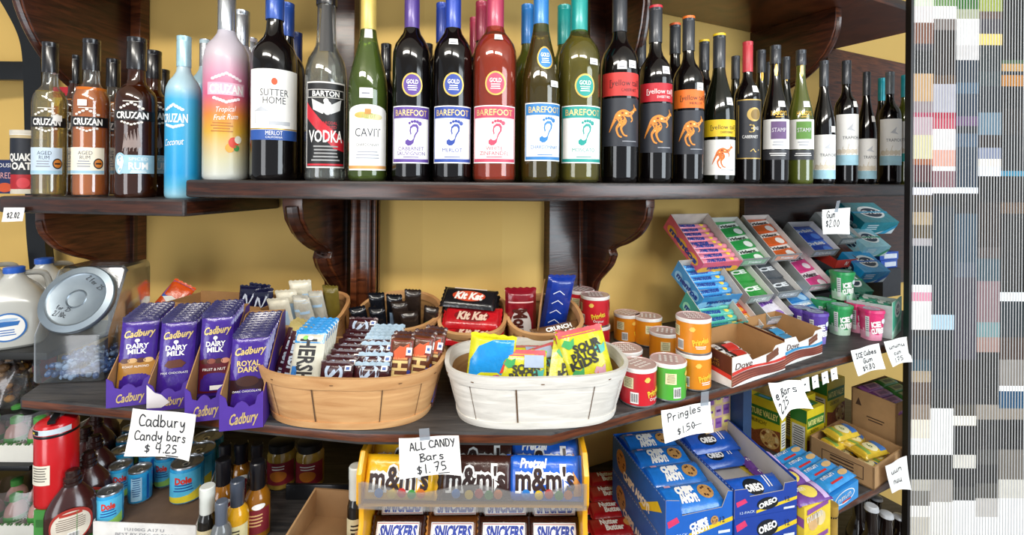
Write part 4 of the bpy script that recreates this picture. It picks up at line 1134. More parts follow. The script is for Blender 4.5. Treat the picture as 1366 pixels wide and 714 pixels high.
def tablets(box, kind, n, L, wpx, dy, tilt, z, labs, rot, y0=.024, dx=0.0, lean=0):
    r, X, Y, Z, w_ = box
    W = wpx * (Y + .05) / FPX
    o0 = bar_mesh('chocolate_tablet', L, W, .011, PURP, tablet(kind), NAVY, e=.10)
    B = TR(X, Y, Z) @ Matrix.Rotation(rot, 4, 'Z')
    for i in range(n):
        o = o0 if i == 0 else o0.copy()
        if i: COL.objects.link(o)
        props(o, labs[0] if i == 0 else labs[1], 'chocolate bar', 'chocolate tablets in purple cartons')
        mplace(o, B @ TR(dx + .0006 * (i % 2), y0 + dy * i, z + .0015 * i) @ RY(lean) @ RX(-tilt - .3 * i))
ra = ANG[0]
ra = R(17)
bx = carton(171, 542, 49, .18, .052, .155, 'purple open carton beside the clear candy jar', ra)
tablets(bx, 'almond', 7, .162, 42, .0125, 12, .003, ('purple and gold tablet at the front of the carton beside the candy jar', 'purple tablet behind the purple and gold one in the carton by the jar'), ra)
ra = R(16)
bx = carton(224, 547, 48, .18, .05, .155, 'purple open carton with its front torn white', ra, torn=True)
tablets(bx, 'milk', 7, .165, 41, .0125, 12, .003, ('all purple tablet at the front of the torn carton', 'purple tablet behind the front one in the torn carton'), ra, dx=.0)
ra = R(15)
bx = carton(272, 562, 45, .18, .058, .17, 'purple open carton between the torn one and the tan basket side one', ra)
tablets(bx, 'fruit', 6, .168, 39, .0125, 10, .016, ('purple and maroon tablet alone at the front of its carton', 'purple tablet behind the purple and maroon one'), ra, y0=.05, dx=.0)
ra = R(14)
bx = carton(322, 573, 53, .18, .06, .165, 'purple open carton next to the big tan basket', ra)
tablets(bx, 'dark', 9, .156, 45, .0125, 13, .003, ('purple and near black tablet at the front of the carton next to the basket', 'dark purple tablet in the long row behind the near black one'), ra, y0=.026, dx=.0)

ra = ANG[0]
# kraft box and loose bars behind the cartons
X, Y, Z = put(300, 470, H_LOW)
r = thing('kraft_box', 'low open brown box behind the purple cartons', 'box', (-.715, 1.215, Z), ra)
m = MB(); m.box((0, 0, .001), (.27, .12, .002), KRAFTD); m.build('base_panel', r)
for s in (-1, 1):
    m = MB(); m.box((s * .134, 0, .07), (.003, .12, .14), KRAFT); m.build('side_panel', r)
    m = MB(); m.box((0, s * .059, .072), (.265, .003, .144), KRAFT); m.build('long_panel', r)
def small_dark(D): D.ribbon([(-.3, -.3), (-.1, .3), (.05, -.1), (.3, .35)], [.05, .1, .05, .08], mat('#cfd6e6', .3), 2, 0, D.L * .55, D.W)
YK = bar_mesh('candy_bar', .09, .06, .014, foil('#191a3a', .16), small_dark)
for i, (px, y_, z_, ln, lab) in enumerate([(331, 1.215, .085, 0, 'dark blue shiny bar standing in the brown box behind the cartons'), (341, 1.225, .088, 4, 'dark blue shiny bar one step behind the first in the brown box'), (350, 1.205, .080, -4, 'dark blue shiny bar at the end of the brown box')]):
    o = YK if i == 0 else YK.copy()
    if i: COL.objects.link(o)
    props(o, lab, 'candy bar', 'dark blue bars in the brown box')
    mplace(o, TR((px - CX) / FPX * y_, y_, Z + z_) @ RZ(-10) @ RY(ln) @ RX(-8))
def orng(D): D.rect(-D.W * .46, D.L * .55, D.W * .46, D.L * .95, mat('#2b62b4', .25), 1); D.poly([(-.4, .2), (-.1, .36), (.3, .3), (.4, .1), (0, .0)], mat('#f1ede4', .4), 2, 0, D.L * .45, D.W)
OR = bar_mesh('candy_bar', .12, .06, .016, foil('#e2571f', .22), orng)
for i, (px, y_, z_, rz, ln, tl, lab) in enumerate([(186, 1.22, .072, -10, -40, 25, 'orange and blue wrapped bar leaning behind the first carton'), (205, 1.25, .068, 10, 30, 30, 'orange wrapped bar crossed behind the other orange one')]):
    o = OR if i == 0 else OR.copy()
    if i: COL.objects.link(o)
    props(o, lab, 'candy bar', 'orange wrapped bars'); mplace(o, TR((px - CX) / FPX * y_, y_, Z + z_) @ RZ(rz) @ RY(ln) @ RX(-tl))
# ------------------------------------------------------------------ clear candy jar
JX, JY, JZ = put(84, 515, H_LOW)
PLAST = clear('clear_jar_plastic', '#eef3f4', .93, .02, .14, .03)
jar = thing('candy_jar', 'big clear plastic candy jar with a round metal lid and blue sweets inside', 'jar', (JX, JY + .012, JZ), R(8))
JW = .145
side = [(0, .003), (.003, 0), (.165, 0), (.168, .003), (.168, .235), (.163, .242), (.075, .242), (.068, .238), (.002, .105), (0, .098)]
m = MB(); n = len(side)
secs = [(-JW / 2 + .012, .93), (-JW / 2 + .004, .975), (-JW / 2, 1.0)][::1]
xs = [(-JW / 2, .90), (-JW / 2 + .004, .965), (-JW / 2 + .012, 1.0), (JW / 2 - .012, 1.0), (JW / 2 - .004, .965), (JW / 2, .90)]
vs = []
for x, k in xs:
    for (y, z) in side: vs.append((x, .084 + (y - .084) * k, .12 + (z - .12) * k))
fs = []
for i in range(len(xs) - 1):
    for j in range(n):
        fs.append((i * n + j, (i + 1) * n + j, (i + 1) * n + (j + 1) % n, i * n + (j + 1) % n))
fs += [tuple(range(n)), tuple((len(xs) - 1) * n + j for j in range(n))[::-1]]
m.add(vs, fs, PLAST); m.build('jar_body', jar, angle=25)
# the lid lies on the slanted face
tilt = math.atan2(.133, .066)
nv = Vector((0, -math.sin(tilt), math.cos(tilt))); uv = Vector((1, 0, 0)); vv = Vector((0, math.cos(tilt), math.sin(tilt)))
lc = Vector((0, .034, .172)) + nv * .002
LIDM = mat('#8b97a1', .36, .75, .06, 30)
def lidfn(x, y, z): return lc + uv * (x * .95) + vv * (y * .95) + nv * z
m = MB().lathe([(.070, -.004), (.077, 0), (.078, .010), (.076, .013), (.062, .0145), (.060, .0125), (.057, .0115), (.022, .0115), (.020, .013), (.018, .011), (.004, .010), (.0015, .010)], LIDM, 48, fn=lidfn)
m.build('metal_lid', jar)
m = MB().lathe([(.071, -.010), (.0725, -.006), (.071, -.002)], clear('jar_collar', '#dfe8ec', .9, .1, .1, .2), 40, fn=lidfn); m.build('collar', jar)
HWS = {
 'C': [[(3.2, 5), (1.6, 6), (.3, 4.4), (.2, 2), (1.2, .4), (3.3, .8)]], 'a': [[(2.6, 3.2), (1, 3.6), (.2, 1.8), (1, .2), (2.5, 1.4), (2.7, 3.2), (2.7, .8), (3.2, .2)]],
 'd': [[(2.6, 3), (1, 3.5), (.2, 1.6), (1.2, .1), (2.6, 1.4), (2.8, 6.2), (2.8, .8), (3.2, .2)]], 'b': [[(.5, 6.4), (.4, .2)], [(.5, 2.4), (1.6, 3.6), (2.8, 2), (1.8, .2), (.5, .8)]],
 'u': [[(.3, 3.4), (.4, .9), (1.4, .2), (2.5, 1.6), (2.6, 3.4), (2.7, .6), (3.1, .2)]], 'r': [[(.5, 3.5), (.6, .2)], [(.6, 2.2), (1.4, 3.4), (2.3, 3.3)]],
 'y': [[(.3, 3.4), (.6, 1.6), (1.6, 1.2), (2.6, 3.4)], [(2.6, 3.4), (2.4, -.6), (1.2, -1.8), (.3, -1.2)]], 'n': [[(.4, 3.5), (.5, .2)], [(.5, 2.4), (1.6, 3.5), (2.5, 2.6), (2.6, .2)]],
 's': [[(2.4, 3.2), (1, 3.5), (.6, 2.5), (2.2, 1.4), (1.8, .3), (.3, .5)]], 'e': [[(.4, 1.9), (2.5, 2.1), (1.8, 3.5), (.5, 2.6), (.6, .7), (1.8, .2), (2.7, .8)]],
 'i': [[(.8, 3.4), (.8, .6), (1.3, .2)], [(.8, 4.6), (.85, 4.8)]], 'g': [[(2.4, 3), (1, 3.5), (.3, 1.8), (1.4, .4), (2.5, 2)], [(2.5, 3.4), (2.4, -1), (1.2, -1.9), (.3, -1.2)]],
 'l': [[(.8, 6.2), (.8, .7), (1.3, .2)]], 'm': [[(.3, 3.4), (.4, .2)], [(.4, 2.4), (1.1, 3.5), (1.7, 2.6), (1.7, .3)], [(1.7, 2.4), (2.5, 3.5), (3.1, 2.6), (3.2, .2)]],
 'P': [[(.6, 0), (.7, 6)], [(.3, 5.4), (1.8, 6.2), (3, 5), (2.4, 3.4), (.8, 3)]], 'B': [[(.6, 0), (.6, 6)], [(.2, 5.8), (2.2, 6), (2.6, 4.6), (.7, 3.3), (2.8, 2.4), (2.8, .6), (.3, .1)]],
 'A': [[(.1, 0), (1.5, 6), (3, 0)], [(.6, 2.2), (2.5, 2.2)]], 'L': [[(.6, 6), (.5, .2), (3, .3)]], 'N': [[(.4, 0), (.5, 6), (2.8, .2), (2.9, 6)]], 'D': [[(.5, 0), (.6, 6)], [(.2, 5.9), (2.2, 5.6), (3, 3), (2.2, .5), (.3, .1)]],
 'Y': [[(.2, 6), (1.6, 3.2)], [(3, 6), (1.2, -.2)]], 'G': [[(3, 5), (1.6, 6), (.3, 3), (1.4, .2), (2.9, 1.2), (2.9, 2.8), (1.7, 2.8)]], 'I': [[(1.4, 6), (1.4, 0)], [(.4, 6), (2.4, 6)], [(.4, 0), (2.4, 0)]],
 'E': [[(2.8, 5.8), (.6, 5.9), (.5, .2), (2.9, .2)], [(.6, 3.1), (2.3, 3.1)]], 'o': [[(1.5, 3.5), (.3, 1.8), (1.5, .2), (2.7, 1.9), (1.5, 3.5)]], 'f': [[(2.4, 5.6), (1.3, 6), (1.1, 3), (1.1, 0)], [(.3, 3.2), (2.2, 3.4)]],
 '$': [[(2.6, 4.6), (1, 5), (.6, 3.8), (2.4, 2.4), (2, 1), (.4, 1.3)], [(1.5, 6), (1.5, 0)]], '4': [[(.5, 6), (.5, 3), (2.8, 3)], [(2.4, 6.2), (2.3, 0)]], '2': [[(.4, 5), (1.4, 6), (2.5, 4.8), (.4, .2), (2.9, .3)]],
 '5': [[(2.6, 6), (.8, 5.9), (.7, 3.6), (2.2, 3.4), (2.6, 1.4), (.5, .3)]], '1': [[(1.3, 6), (1.2, 0)]], '7': [[(.2, 5.8), (2.7, 6), (1.1, 0)], [(.8, 3), (2.2, 3.1)]], '0': [[(1.5, 6), (.4, 3), (1.5, .1), (2.6, 3), (1.5, 6)]],
 '8': [[(2.4, 5), (1.2, 6), (.6, 4.6), (2.4, 2), (1.6, .1), (.5, 1.2), (2.5, 4.8)]], '.': [[(.8, .3), (.9, .2), (.8, .1)]], 'c': [[(2.4, 3), (1.2, 3.5), (.3, 1.8), (1.2, .2), (2.5, .7)]], '_': [[(0, 0), (3.4, .2)]], '/': [[(.3, 0), (2.6, 6)]],
}
INKB = ink('#23242c')
def hw(D, t, u, v, h, wd=.9, m=None, w=None, rot=0.0, L=3):
    """a line of handwriting, its capitals h high, centred on u with its foot at v."""
    adv = {' ': 2.0, '.': 1.5, 'i': 1.8, 'l': 1.8, 'm': 4.2, '1': 2.2, '$': 3.6}
    tot = sum(adv.get(c, 3.7) for c in t); k = h / 6; kx = (w / tot) if w else k
    x = -tot / 2; c_, s_ = math.cos(rot), math.sin(rot)
    for c in t:
        for st in HWS.get(c, []):
            pts = [((x + p[0]) * kx, p[1] * k + .1 * k * math.sin(x)) for p in st]
            D.line([(u + a * c_ - b * s_, v + a * s_ + b * c_) for a, b in smooth_line(pts, 4)], wd, m or INKB, L)
        x += adv.get(c, 3.7)
lidP = lambda u, v, l: lidfn(u, v, .0118 + l)
m = MB(); D = Deco(m, lidP, 1, 1)
hw(D, '2 for .25', .026, .032, .011, .0011, rot=R(-38)); hw(D, '2/10c', -.024, -.040, .011, .0011, rot=R(-14)); hw(D, 'for .25', -.020, -.026, .009, .0010, rot=R(-14))
m.build('handwriting', jar)
SWEET = foil('#3d5f96', .2); SWEET2 = foil('#8fa9cf', .2)
m = MB()
for k in range(120):
    a = random.uniform(-JW / 2 + .016, JW / 2 - .016); b = random.uniform(.016, .15); zz = random.uniform(.008, .034)
    q = Matrix.Rotation(random.uniform(0, 3), 3, 'Z') @ Matrix.Rotation(random.uniform(-.8, .8), 3, 'X')
    pr = [(.001, -.013), (.006, -.010), (.002, -.007), (.0055, -.004), (.0065, 0), (.0055, .004), (.002, .007), (.006, .010), (.001, .013)]
    m.lathe(pr, SWEET if k % 3 else SWEET2, 7, fn=lambda x, y, z: Vector((a, b, zz)) + q @ Vector((z, x, y)))
o = m.build('wrapped_sweets'); mplace(o, jar.matrix_basis.copy())
props(o, 'blue wrapped sweets filling the bottom of the clear candy jar', 'candy', None, 'stuff')
o.matrix_world = Matrix.Translation(jar.location) @ Matrix.Rotation(R(8), 4, 'Z')

# ------------------------------------------------------------------ crisp tubes
LIDP = clear('translucent_lid', '#f0b9b4', .9, .04, .2, .75, '#edc9c5')
RIMW = mat('#e9e7e4', .4); TUBEM = {'red': '#c81f2c', 'orange': '#e08a1c', 'green': '#4fae3a'}
CANR, CANH = .0365, .0765
def tube_mesh(name, c, face):
    r = thing(name, None, 'crisp tube')
    cm = mat(TUBEM[c], .32, 0, .05, 30, .3)
    m = MB(); m.lathe([(CANR * .96, 0, STEEL), (CANR, .0015, STEEL), (CANR, .004, cm), (CANR, CANH - .010, cm), (CANR, CANH - .009, cm)], cm, 36)
    fn = lambda u, v, l: ((CANR + .0004 + l) * math.sin(u / CANR), -(CANR + .0004 + l) * math.cos(u / CANR), v)
    D = Deco(m, fn, 1, 1, .006, .00025)
    yl = mat('#e9c93a', .4)
    D.text('Pringles', .004, .030, .013, yl, 3, .036, rot=R(14), bold=.03)
    if c == 'red': D.text('Original', .004, .016, .006, WHI, 3, .026)
    else: D.small(.004, .020, .024, .008, 2, WHI, 3)
    # nutrition panel and barcode on the side
    for u0 in (-.052, .062):
        D.rect(u0 - .012, .036, u0 + .010, .058, paper('#e3dcae'), 2); D.small(u0 - .001, .056, .018, .018, 6, mat('#7d7a55'), 3); D.barcode(u0 + .004, .008, u0 + .020, .030, 2)
    D.poly([(-.5, 0), (-.2, .4), (.2, .45), (.5, .1), (.2, -.3), (-.2, -.3)], mat('#e8c25a'), 2, -.014, .054, .014)
    m.build('tube', r)
    m = MB(); m.lathe([(CANR * 1.0, CANH - .009), (CANR * 1.03, CANH - .0085), (CANR * 1.03, CANH - .002), (CANR * 1.0, CANH - .0005)], RIMW, 36, cap=False)
    m.lathe([(CANR * 1.02, CANH - .003), (CANR, CANH), (CANR * .95, CANH), (CANR * .93, CANH - .0012), (.0008, CANH - .0012)], LIDP, 36)
    D = Deco(m, plane((0, 0, CANH - .0008), (1, 0, 0), (0, 1, 0), (0, 0, 1)), 1, 1)
    for k in range(4):
        for q in range(4): D.ribbon([(-.5, -.3), (-.2, .4), (.1, -.3), (.4, .3)], [.3, .4, .3, .3], mat('#f1ece8', .5), 2, -.014 + .0095 * q, .016 - .011 * k, .007)
    m.build('lid', r)
    return r
TUB = {}
def crisp(c, px, Yc, level, label, rot, group='short crisp tubes'):
    x = (px - CX) / FPX * Yc; z = hz(H_LOW) + .0006 + level * (CANH + .0004)
    if c not in TUB:
        o = TUB[c] = tube_mesh('crisp_tube', c, rot); o.location = (x, Yc, z); o.rotation_euler = (0, 0, rot)
        o['label'] = label; o['group'] = group
    else: o = dup(TUB[c], (x, Yc, z), rot, label, group)
    return o
crisp('red', 853, .984, 0, 'red crisp tube standing in front beside the white basket', R(38))
crisp('green', 893, 1.01, 0, 'green crisp tube, the only green one', R(75))
crisp('orange', 927, 1.06, 0, 'orange crisp tube carrying another beside the red and white chocolate carton', R(18))
crisp('orange', 926.5, 1.06, 1, 'orange crisp tube on top of another, nearest the mint cartons', R(-2))
crisp('red', 796, 1.25, 0, 'red crisp tube behind the white basket, under another red one', R(0))
crisp('red', 795, 1.25, 1, 'red crisp tube on top at the corner of the white basket', R(-2))
crisp('red', 776, 1.312, 0, 'red crisp tube lowest against the wall post', R(50))
crisp('red', 775.5, 1.312, 1, 'red crisp tube on top against the wall post', R(55))
crisp('red', 836, 1.075, 0, 'red crisp tube between the front red one and the white basket', R(10))
crisp('orange', 888, 1.20, 0, 'orange crisp tube right behind the green one', R(70))
crisp('orange', 866, 1.33, 0, 'orange crisp tube in the shade, second row behind the green one', R(75))
crisp('orange', 838, 1.36, 0, 'orange crisp tube deepest in the shade near the wall', R(40))

# ------------------------------------------------------------------ signs
def sign(px4, name, label, lines, d=-.006, tape=None, curl=.003, only=None, cat='price sign', dz=None):
    """px4: corners tl, tr, br, bl; lines: (text, u, v, cap height, width) in sign fractions."""
    P = []
    for (x, y) in px4:
        (X, Y), wi = atd(x, d, y, only)
        v = ray(x, y); P.append(Vector((X, Y, ZC + v.z * (Y / v.y))))
    tl, tr, br, bl = P
    N = (tr - tl).cross(bl - tl).normalized()
    if N.y > 0: N = -N
    W_ = (tr - tl).length; H_ = (tl - bl).length
    o0 = (tl + tr + br + bl) / 4
    def fn(u, v, l):
        a, b = u / W_ + .5, v / H_ + .5
        p = (bl * (1 - a) + br * a) * (1 - b) + (tl * (1 - a) + tr * a) * b - o0
        return p + N * (curl * (2 * (1 - b) ** 2 + 2.2 * (1 - b) * (2 * a - 1) ** 2 + .5 * math.sin(7 * a)) + l)
    r = thing(name, label, cat, o0)
    m = MB()
    m.grid(lambda a, b: fn((a - .5) * W_, (b - .5) * H_, 0), 14, 10, WHITE)
    m.grid(lambda a, b: fn((.5 - a) * W_, (b - .5) * H_, -.0005), 14, 10, WHITE)
    m.build('paper_card', r)
    m = MB(); D = Deco(m, fn, 1, 1, 1e9, .0002)
    for ln in lines:
        t, u, v, h_, w_ = ln[:5]
        hw(D, t, u * W_, v * H_, h_ * H_, (ln[5] if len(ln) > 5 else .020) * H_, None, w_ * W_ if w_ else None, ln[6] if len(ln) > 6 else 0)
    m.build('handwriting', r)
    if tape:
        m = MB(); a, b, c, e = tape
        m.grid(lambda u, v: fn((a + (b - a) * u) * W_, (c + (e - c) * v) * H_, .0008 if c + (e - c) * v < .5 else .0012), 2, 6, clear('sticky_tape', '#e4ecf4', .92, .05, .2, .35, '#cfd8e4'))
        m.build('tape', r)
    return r
sign([(177, 545), (262, 553), (260, 610), (174, 604)], 'price_sign', 'white handwritten card under the purple cartons', [('Cadbury', .0, .14, .26, .72, .028), ('Candy bars', .0, -.16, .20, .80, .026), ('$ 4.25', .02, -.42, .18, .50, .026), ('_', .20, -.47, .1, .22, .02)], d=-.034, only=0)
sign([(532, 585), (612, 581), (617, 629), (535, 634)], 'price_sign', 'white handwritten card above the yellow rack of bagged candy', [('ALL CANDY', .06, .20, .20, .76, .03, R(3)), ('Bars', .04, -.12, .20, .42, .03, R(3)), ('$1. 75', .03, -.42, .22, .50, .03, R(5)), ('_', .22, -.45, .1, .2, .02, R(5))], tape=(-.15, .02, .42, .75), only=1, d=-.014)
sign([(882, 548), (947, 536), (945, 573), (881, 588)], 'price_sign', 'white handwritten card under the red and green crisp tubes', [('Pringles', -.03, .16, .26, .74, .034, R(4)), ('$1.50', .0, -.34, .22, .42, .032, R(6)), ('_', .22, -.2, .1, .2, .024, R(6))], tape=(.30, .46, .40, .9), only=2, d=-.012)
sign([(1025, 511), (1067, 507), (1065, 537), (1025, 553)], 'price_sign', 'curled white card in front of the green and yellow snack bar boxes', [('e Bars', .0, .02, .26, .80, .04, R(4)), ('2.25', -.14, -.34, .24, .5, .04, R(6))], curl=.008, only=2, d=-.012)
sign([(1135, 468), (1172, 458), (1174, 490), (1138, 500)], 'price_sign', 'white handwritten card under the pink gum cup', [('ICE Cubes', 0, .14, .19, .78, .036), ('Gum', .04, -.14, .19, .38, .036), ('$4.80', .02, -.42, .2, .5, .036)], only=2, d=-.01)
sign([(1179, 456), (1210, 449), (1210, 481), (1184, 488)], 'price_sign', 'white handwritten card closest to the end of the grey shelf', [('ununu', 0, .16, .16, .75, .03), ('cun', 0, -.12, .16, .4, .03), ('1.75', .0, -.4, .17, .5, .03)], only=2, d=-.01)
sign([(1097, 280), (1134, 277), (1127, 312), (1092, 312)], 'price_sign', 'white handwritten card hanging on tape from the wine shelf', [('Gum', -.18, .14, .28, .36, .036), ('$2.00', -.08, -.22, .28, .60, .036)], tape=(-.06, .08, .36, .82), only=2, d=.088)

# ------------------------------------------------------------------ chocolate cartons with wavy prints
def choc_carton(px, py, w_, dep, h_, rot, wave, label, mix):
    X, Y, Z = put(px, py, H_LOW)
    r = thing('chocolate_carton', label, 'carton', (X, Y, Z), rot, 'white cartons with chocolate waves')
    t = .0018
    m = MB(); m.box((w_ / 2, dep / 2, t / 2), (w_, dep, t), KRAFTD); m.build('bottom', r)
    m = MB(); m.box((w_ / 2, dep - t / 2, h_ * .62), (w_, t, h_ * 1.24), KRAFT); m.build('back_panel', r)
    cw, cb = mat('#e9e7e4', .4), mat('#5a2c20', .4)
    for s_, nm in ((0, 'side_panel'), (1, 'side_panel')):
        m = MB(); x0 = t / 2 if not s_ else w_ - t / 2
        m.prism([(0, 0), (dep, 0), (dep, h_ * 1.24), (dep * .9, h_ * 1.24), (0, h_)], lambda u, v, q: (x0 + q, u, v), -t / 2, t / 2, KRAFT)
        if not s_:
            D = Deco(m, plane((-.0002, dep, 0), (0, -1, 0), (0, 0, 1), (-1, 0, 0)), 1, 1)
            D.poly([(.0, 0), (dep, 0), (dep, h_), (dep * .1, h_ * 1.2), (0, h_ * 1.2)], cb, 1); D.poly([(0, 0), (dep, 0), (dep, h_ * .25), (dep * .5, h_ * .4), (0, h_ * .75)], cw, 2); D.poly([(0, h_ * .75), (dep * .5, h_ * .4), (dep, h_ * .25), (dep, h_ * .40), (dep * .5, h_ * .55), (0, h_ * .85)], mat(wave), 3)
            for k in range(2): D.text('DARK' if k else 'CHOCOLATE', dep * .52, h_ * (.82 + .14 * k) - .01, h_ * .09, GOLD, 4, dep * .5, rot=R(-8))
        m.build(nm, r)
    m = MB()
    m.prism([(0, 0), (w_, 0), (w_, h_), (w_ * .8, h_ * .98), (w_ * .74, h_ * .8), (w_ * .36, h_ * .72), (w_ * .28, h_ * .98), (0, h_)], lambda u, v, q: (u, q, v), -t / 2, t / 2, cw, KRAFT)
    D = Deco(m, plane((0, -t / 2, 0), (1, 0, 0), (0, 0, 1), (0, -1, 0)), 1, 1)
    def wav(y0, y1, mm, L, ph):
        a = [(w_ * k / 16, h_ * (y0 + .07 * math.sin(k / 16 * 5 + ph) + .10 * k / 16)) for k in range(17)]; b = [(w_ * k / 16, h_ * (y1 + .07 * math.sin(k / 16 * 5 + ph + .3) + .10 * k / 16)) for k in range(17)]
        D.poly(a + b[::-1], mm, L)
    wav(.02, .34, mat('#7a3c30', .4), 1, 0); wav(.36, .46, mat(wave, .4), 2, .2)
    for k in range(3): wav(.08 + .08 * k, .10 + .08 * k, mat('#b06a56', .4), 2, .1 * k)
    D.text('Dove', w_ * .2, h_ * .66, h_ * .22, mat('#4a1f1a'), 3, w_ * .30, shear=.25)
    for k in range(2): D.poly([(-.5, -.12), (.5, .12), (.45, .3), (-.5, .06)], mat('#7a4a34', .35), 3, w_ * .74, h_ * (.55 + .13 * k), w_ * .24)
    m.build('front_panel', r)
    B = TR(X, Y, Z) @ Matrix.Rotation(rot, 4, 'Z')
    def pk(D):
        W, L = D.W, D.L; D.text('Dove', -W * .05, L * .3, W * .34, mat('#3a1c18'), 2, L * .32, rot=R(90), shear=.2)
        D.rect(-W * .48, L * .52, W * .48, L * .95, mat('#33201a', .3), 1); D.rect(-W * .1, L * .6, W * .48, L * .9, mat(wave, .3), 2); D.rect(W * .2, L * .08, W * .34, L * .5, mat('#33201a', .3), 1)
    b0 = bar_mesh('chocolate_bar', min(.13, w_ * .8), .042, .012, foil('#dedad6', .3), pk, e=.05)
    g = mix + ' bars'
    for i, (x, y, z, rz, p) in enumerate([(w_ * .14, dep * .35, .014, 4, 4), (w_ * .10, dep * .72, .014, -3, 4), (w_ * .12, dep * .5, .030, 6, 10), (w_ * .1, dep * .78, .04, -2, 12)]):
        o = b0 if i == 0 else b0.copy()
        if i: COL.objects.link(o)
        props(o, [mix + ' chocolate bar lying nearest the carton front', mix + ' chocolate bar flat at the carton back', mix + ' chocolate bar crossed over the lower ones', mix + ' chocolate bar uppermost at the carton back'][i], 'chocolate bar', g)
        mplace(o, B @ TR(x, y, z) @ RZ(rz) @ RX(p) @ RZ(-90) @ RX(-90))
    return r
choc_carton(976, 518, .205, .125, .066, R(31), '#d23a30', 'white chocolate carton with a red wave beside the orange tubes', 'white and red')
choc_carton(1046, 489, .175, .125, .066, R(31), '#3a94c8', 'white chocolate carton with a blue wave beside the gum cups', 'white and blue')
# ------------------------------------------------------------------ chewing gum and mints
TRAYW = clear('frosted_tray_plastic', '#cfd6d4', .85, .03, .25, .72, '#aeb5b4')
TRAYP = mat('#d8d5d1', .6, 0, .04)
PACKN = {}
def tray(px, py, d, wpx, dep, hf, hb, tilt, rot, label, front=None, side=None, inner=None, deco=None, sdeco=None, group='gum and mint trays', name='gum_tray'):
    """an open tray tipped towards the viewer; returns its matrix and width."""
    (X, Y), wi = atd(px, d, py, 2)
    v = ray(px, py); Z = ZC + v.z * (Y / v.y); w_ = wpx * Y / FPX
    M = TR(X, Y, Z) @ Matrix.Rotation(rot, 4, 'Z') @ RX(tilt)
    r = thing(name, label, 'tray', (0, 0, 0), 0, group); r.matrix_world = M
    fr = front or TRAYW; sd = side or TRAYW; inn = inner or TRAYP; t = .0016
    m = MB(); m.box((0, dep / 2, t / 2), (w_, dep, t), inn); m.build('bottom', r)
    m = MB(); m.box((0, dep - t / 2, hb / 2), (w_, t, hb), inn); m.build('back_panel', r)
    for s_ in (-1, 1):
        m = MB(); x0 = s_ * (w_ / 2 - t / 2)
        m.prism([(0, 0), (dep, 0), (dep, hb), (0, hf)], lambda u, v_, q: (x0 + q, u, v_), -t / 2, t / 2, inn)
        pts = [(0, 0), (dep, 0), (dep, hb), (0, hf)]
        m.add([(s_ * (w_ / 2 + .0003), u, v_) for u, v_ in pts], [(0, 1, 2, 3)[::s_]], sd)
        if sdeco and s_ < 0:
            D = Deco(m, plane((-w_ / 2 - .0005, dep, 0), (0, -1, 0), (0, 0, 1), (-1, 0, 0))); sdeco(D, dep, hf)
        m.build('side_panel', r)
    m = MB(); m.box((0, t / 2, hf / 2), (w_, t, hf), fr)
    if deco:
        D = Deco(m, plane((0, -.0001, 0), (1, 0, 0), (0, 0, 1), (0, -1, 0))); deco(D, w_, hf)
    m.build('front_panel', r)
    return M, w_
def roll_mesh(c, L, c2=None):
    m = MB(); rr = .0098; cm = foil(c, .3)
    f = lambda x, y, z: (z, x, y + rr)
    m.lathe([(.003, -L / 2), (rr * .9, -L / 2 + .001), (rr, -L / 2 + .004), (rr, L / 2 - .004), (rr * .9, L / 2 - .001), (.003, L / 2)], cm, 14, fn=f)
    fn = lambda u, v, l: (u, (rr + .0003 + l) * math.sin(v / rr), rr + (rr + .0003 + l) * math.cos(v / rr))
    D = Deco(m, fn, 1, 1, .004, .0002)
    D.text('mentos', -L * .12, .001, .0135, mat('#1f3f8f', .4), 2, L * .5, bold=.05, shear=.1)
    D.rect(L * .2, -.009, L * .42, .009, mat(c2 or '#f0a03a', .4), 1); D.ell(L * .31, .001, .008, .006, mat('#f4d24a', .4), 2, 12)
    return m.build('mint_roll')
def pack_mesh(c, txt, c2=None, tc='#ffffff', W=.062, L=.075, T=.011, name='gum_pack', ts=.34):
    m = MB(); cm = foil(c, .3)
    m.box((0, 0, T / 2), (W, L, T), cm)
    D = Deco(m, plane((0, 0, T + .0002), (1, 0, 0), (0, 1, 0), (0, 0, 1)))
    if c2: D.poly([(-W / 2, -L * .1), (W / 2, L * .12), (W / 2, L * .42), (-W / 2, L * .2)], mat(c2, .4), 1)
    if c2: D.ell(W * .28, -L * .28, W * .16, W * .12, mat(c2, .4), 1, 12)
    D.text(txt, -W * .02, L * .14 if c2 else L * .0, L * ts * .6, mat(tc, .4), 2, W * .82, shear=.15, bold=.05, rot=R(4))
    return m.build(name, bevel=.0012)
def fill(M, mesh, spots, cat, group, labf):
    first = mesh.get('category') is None
    for i, (x, y, z, rz) in enumerate(spots):
        o = mesh if (i == 0 and first) else mesh.copy()
        if not (i == 0 and first): COL.objects.link(o)
        props(o, labf(i), cat, group); mplace(o, M @ TR(x, y, z) @ RZ(rz))
rr = R(22)
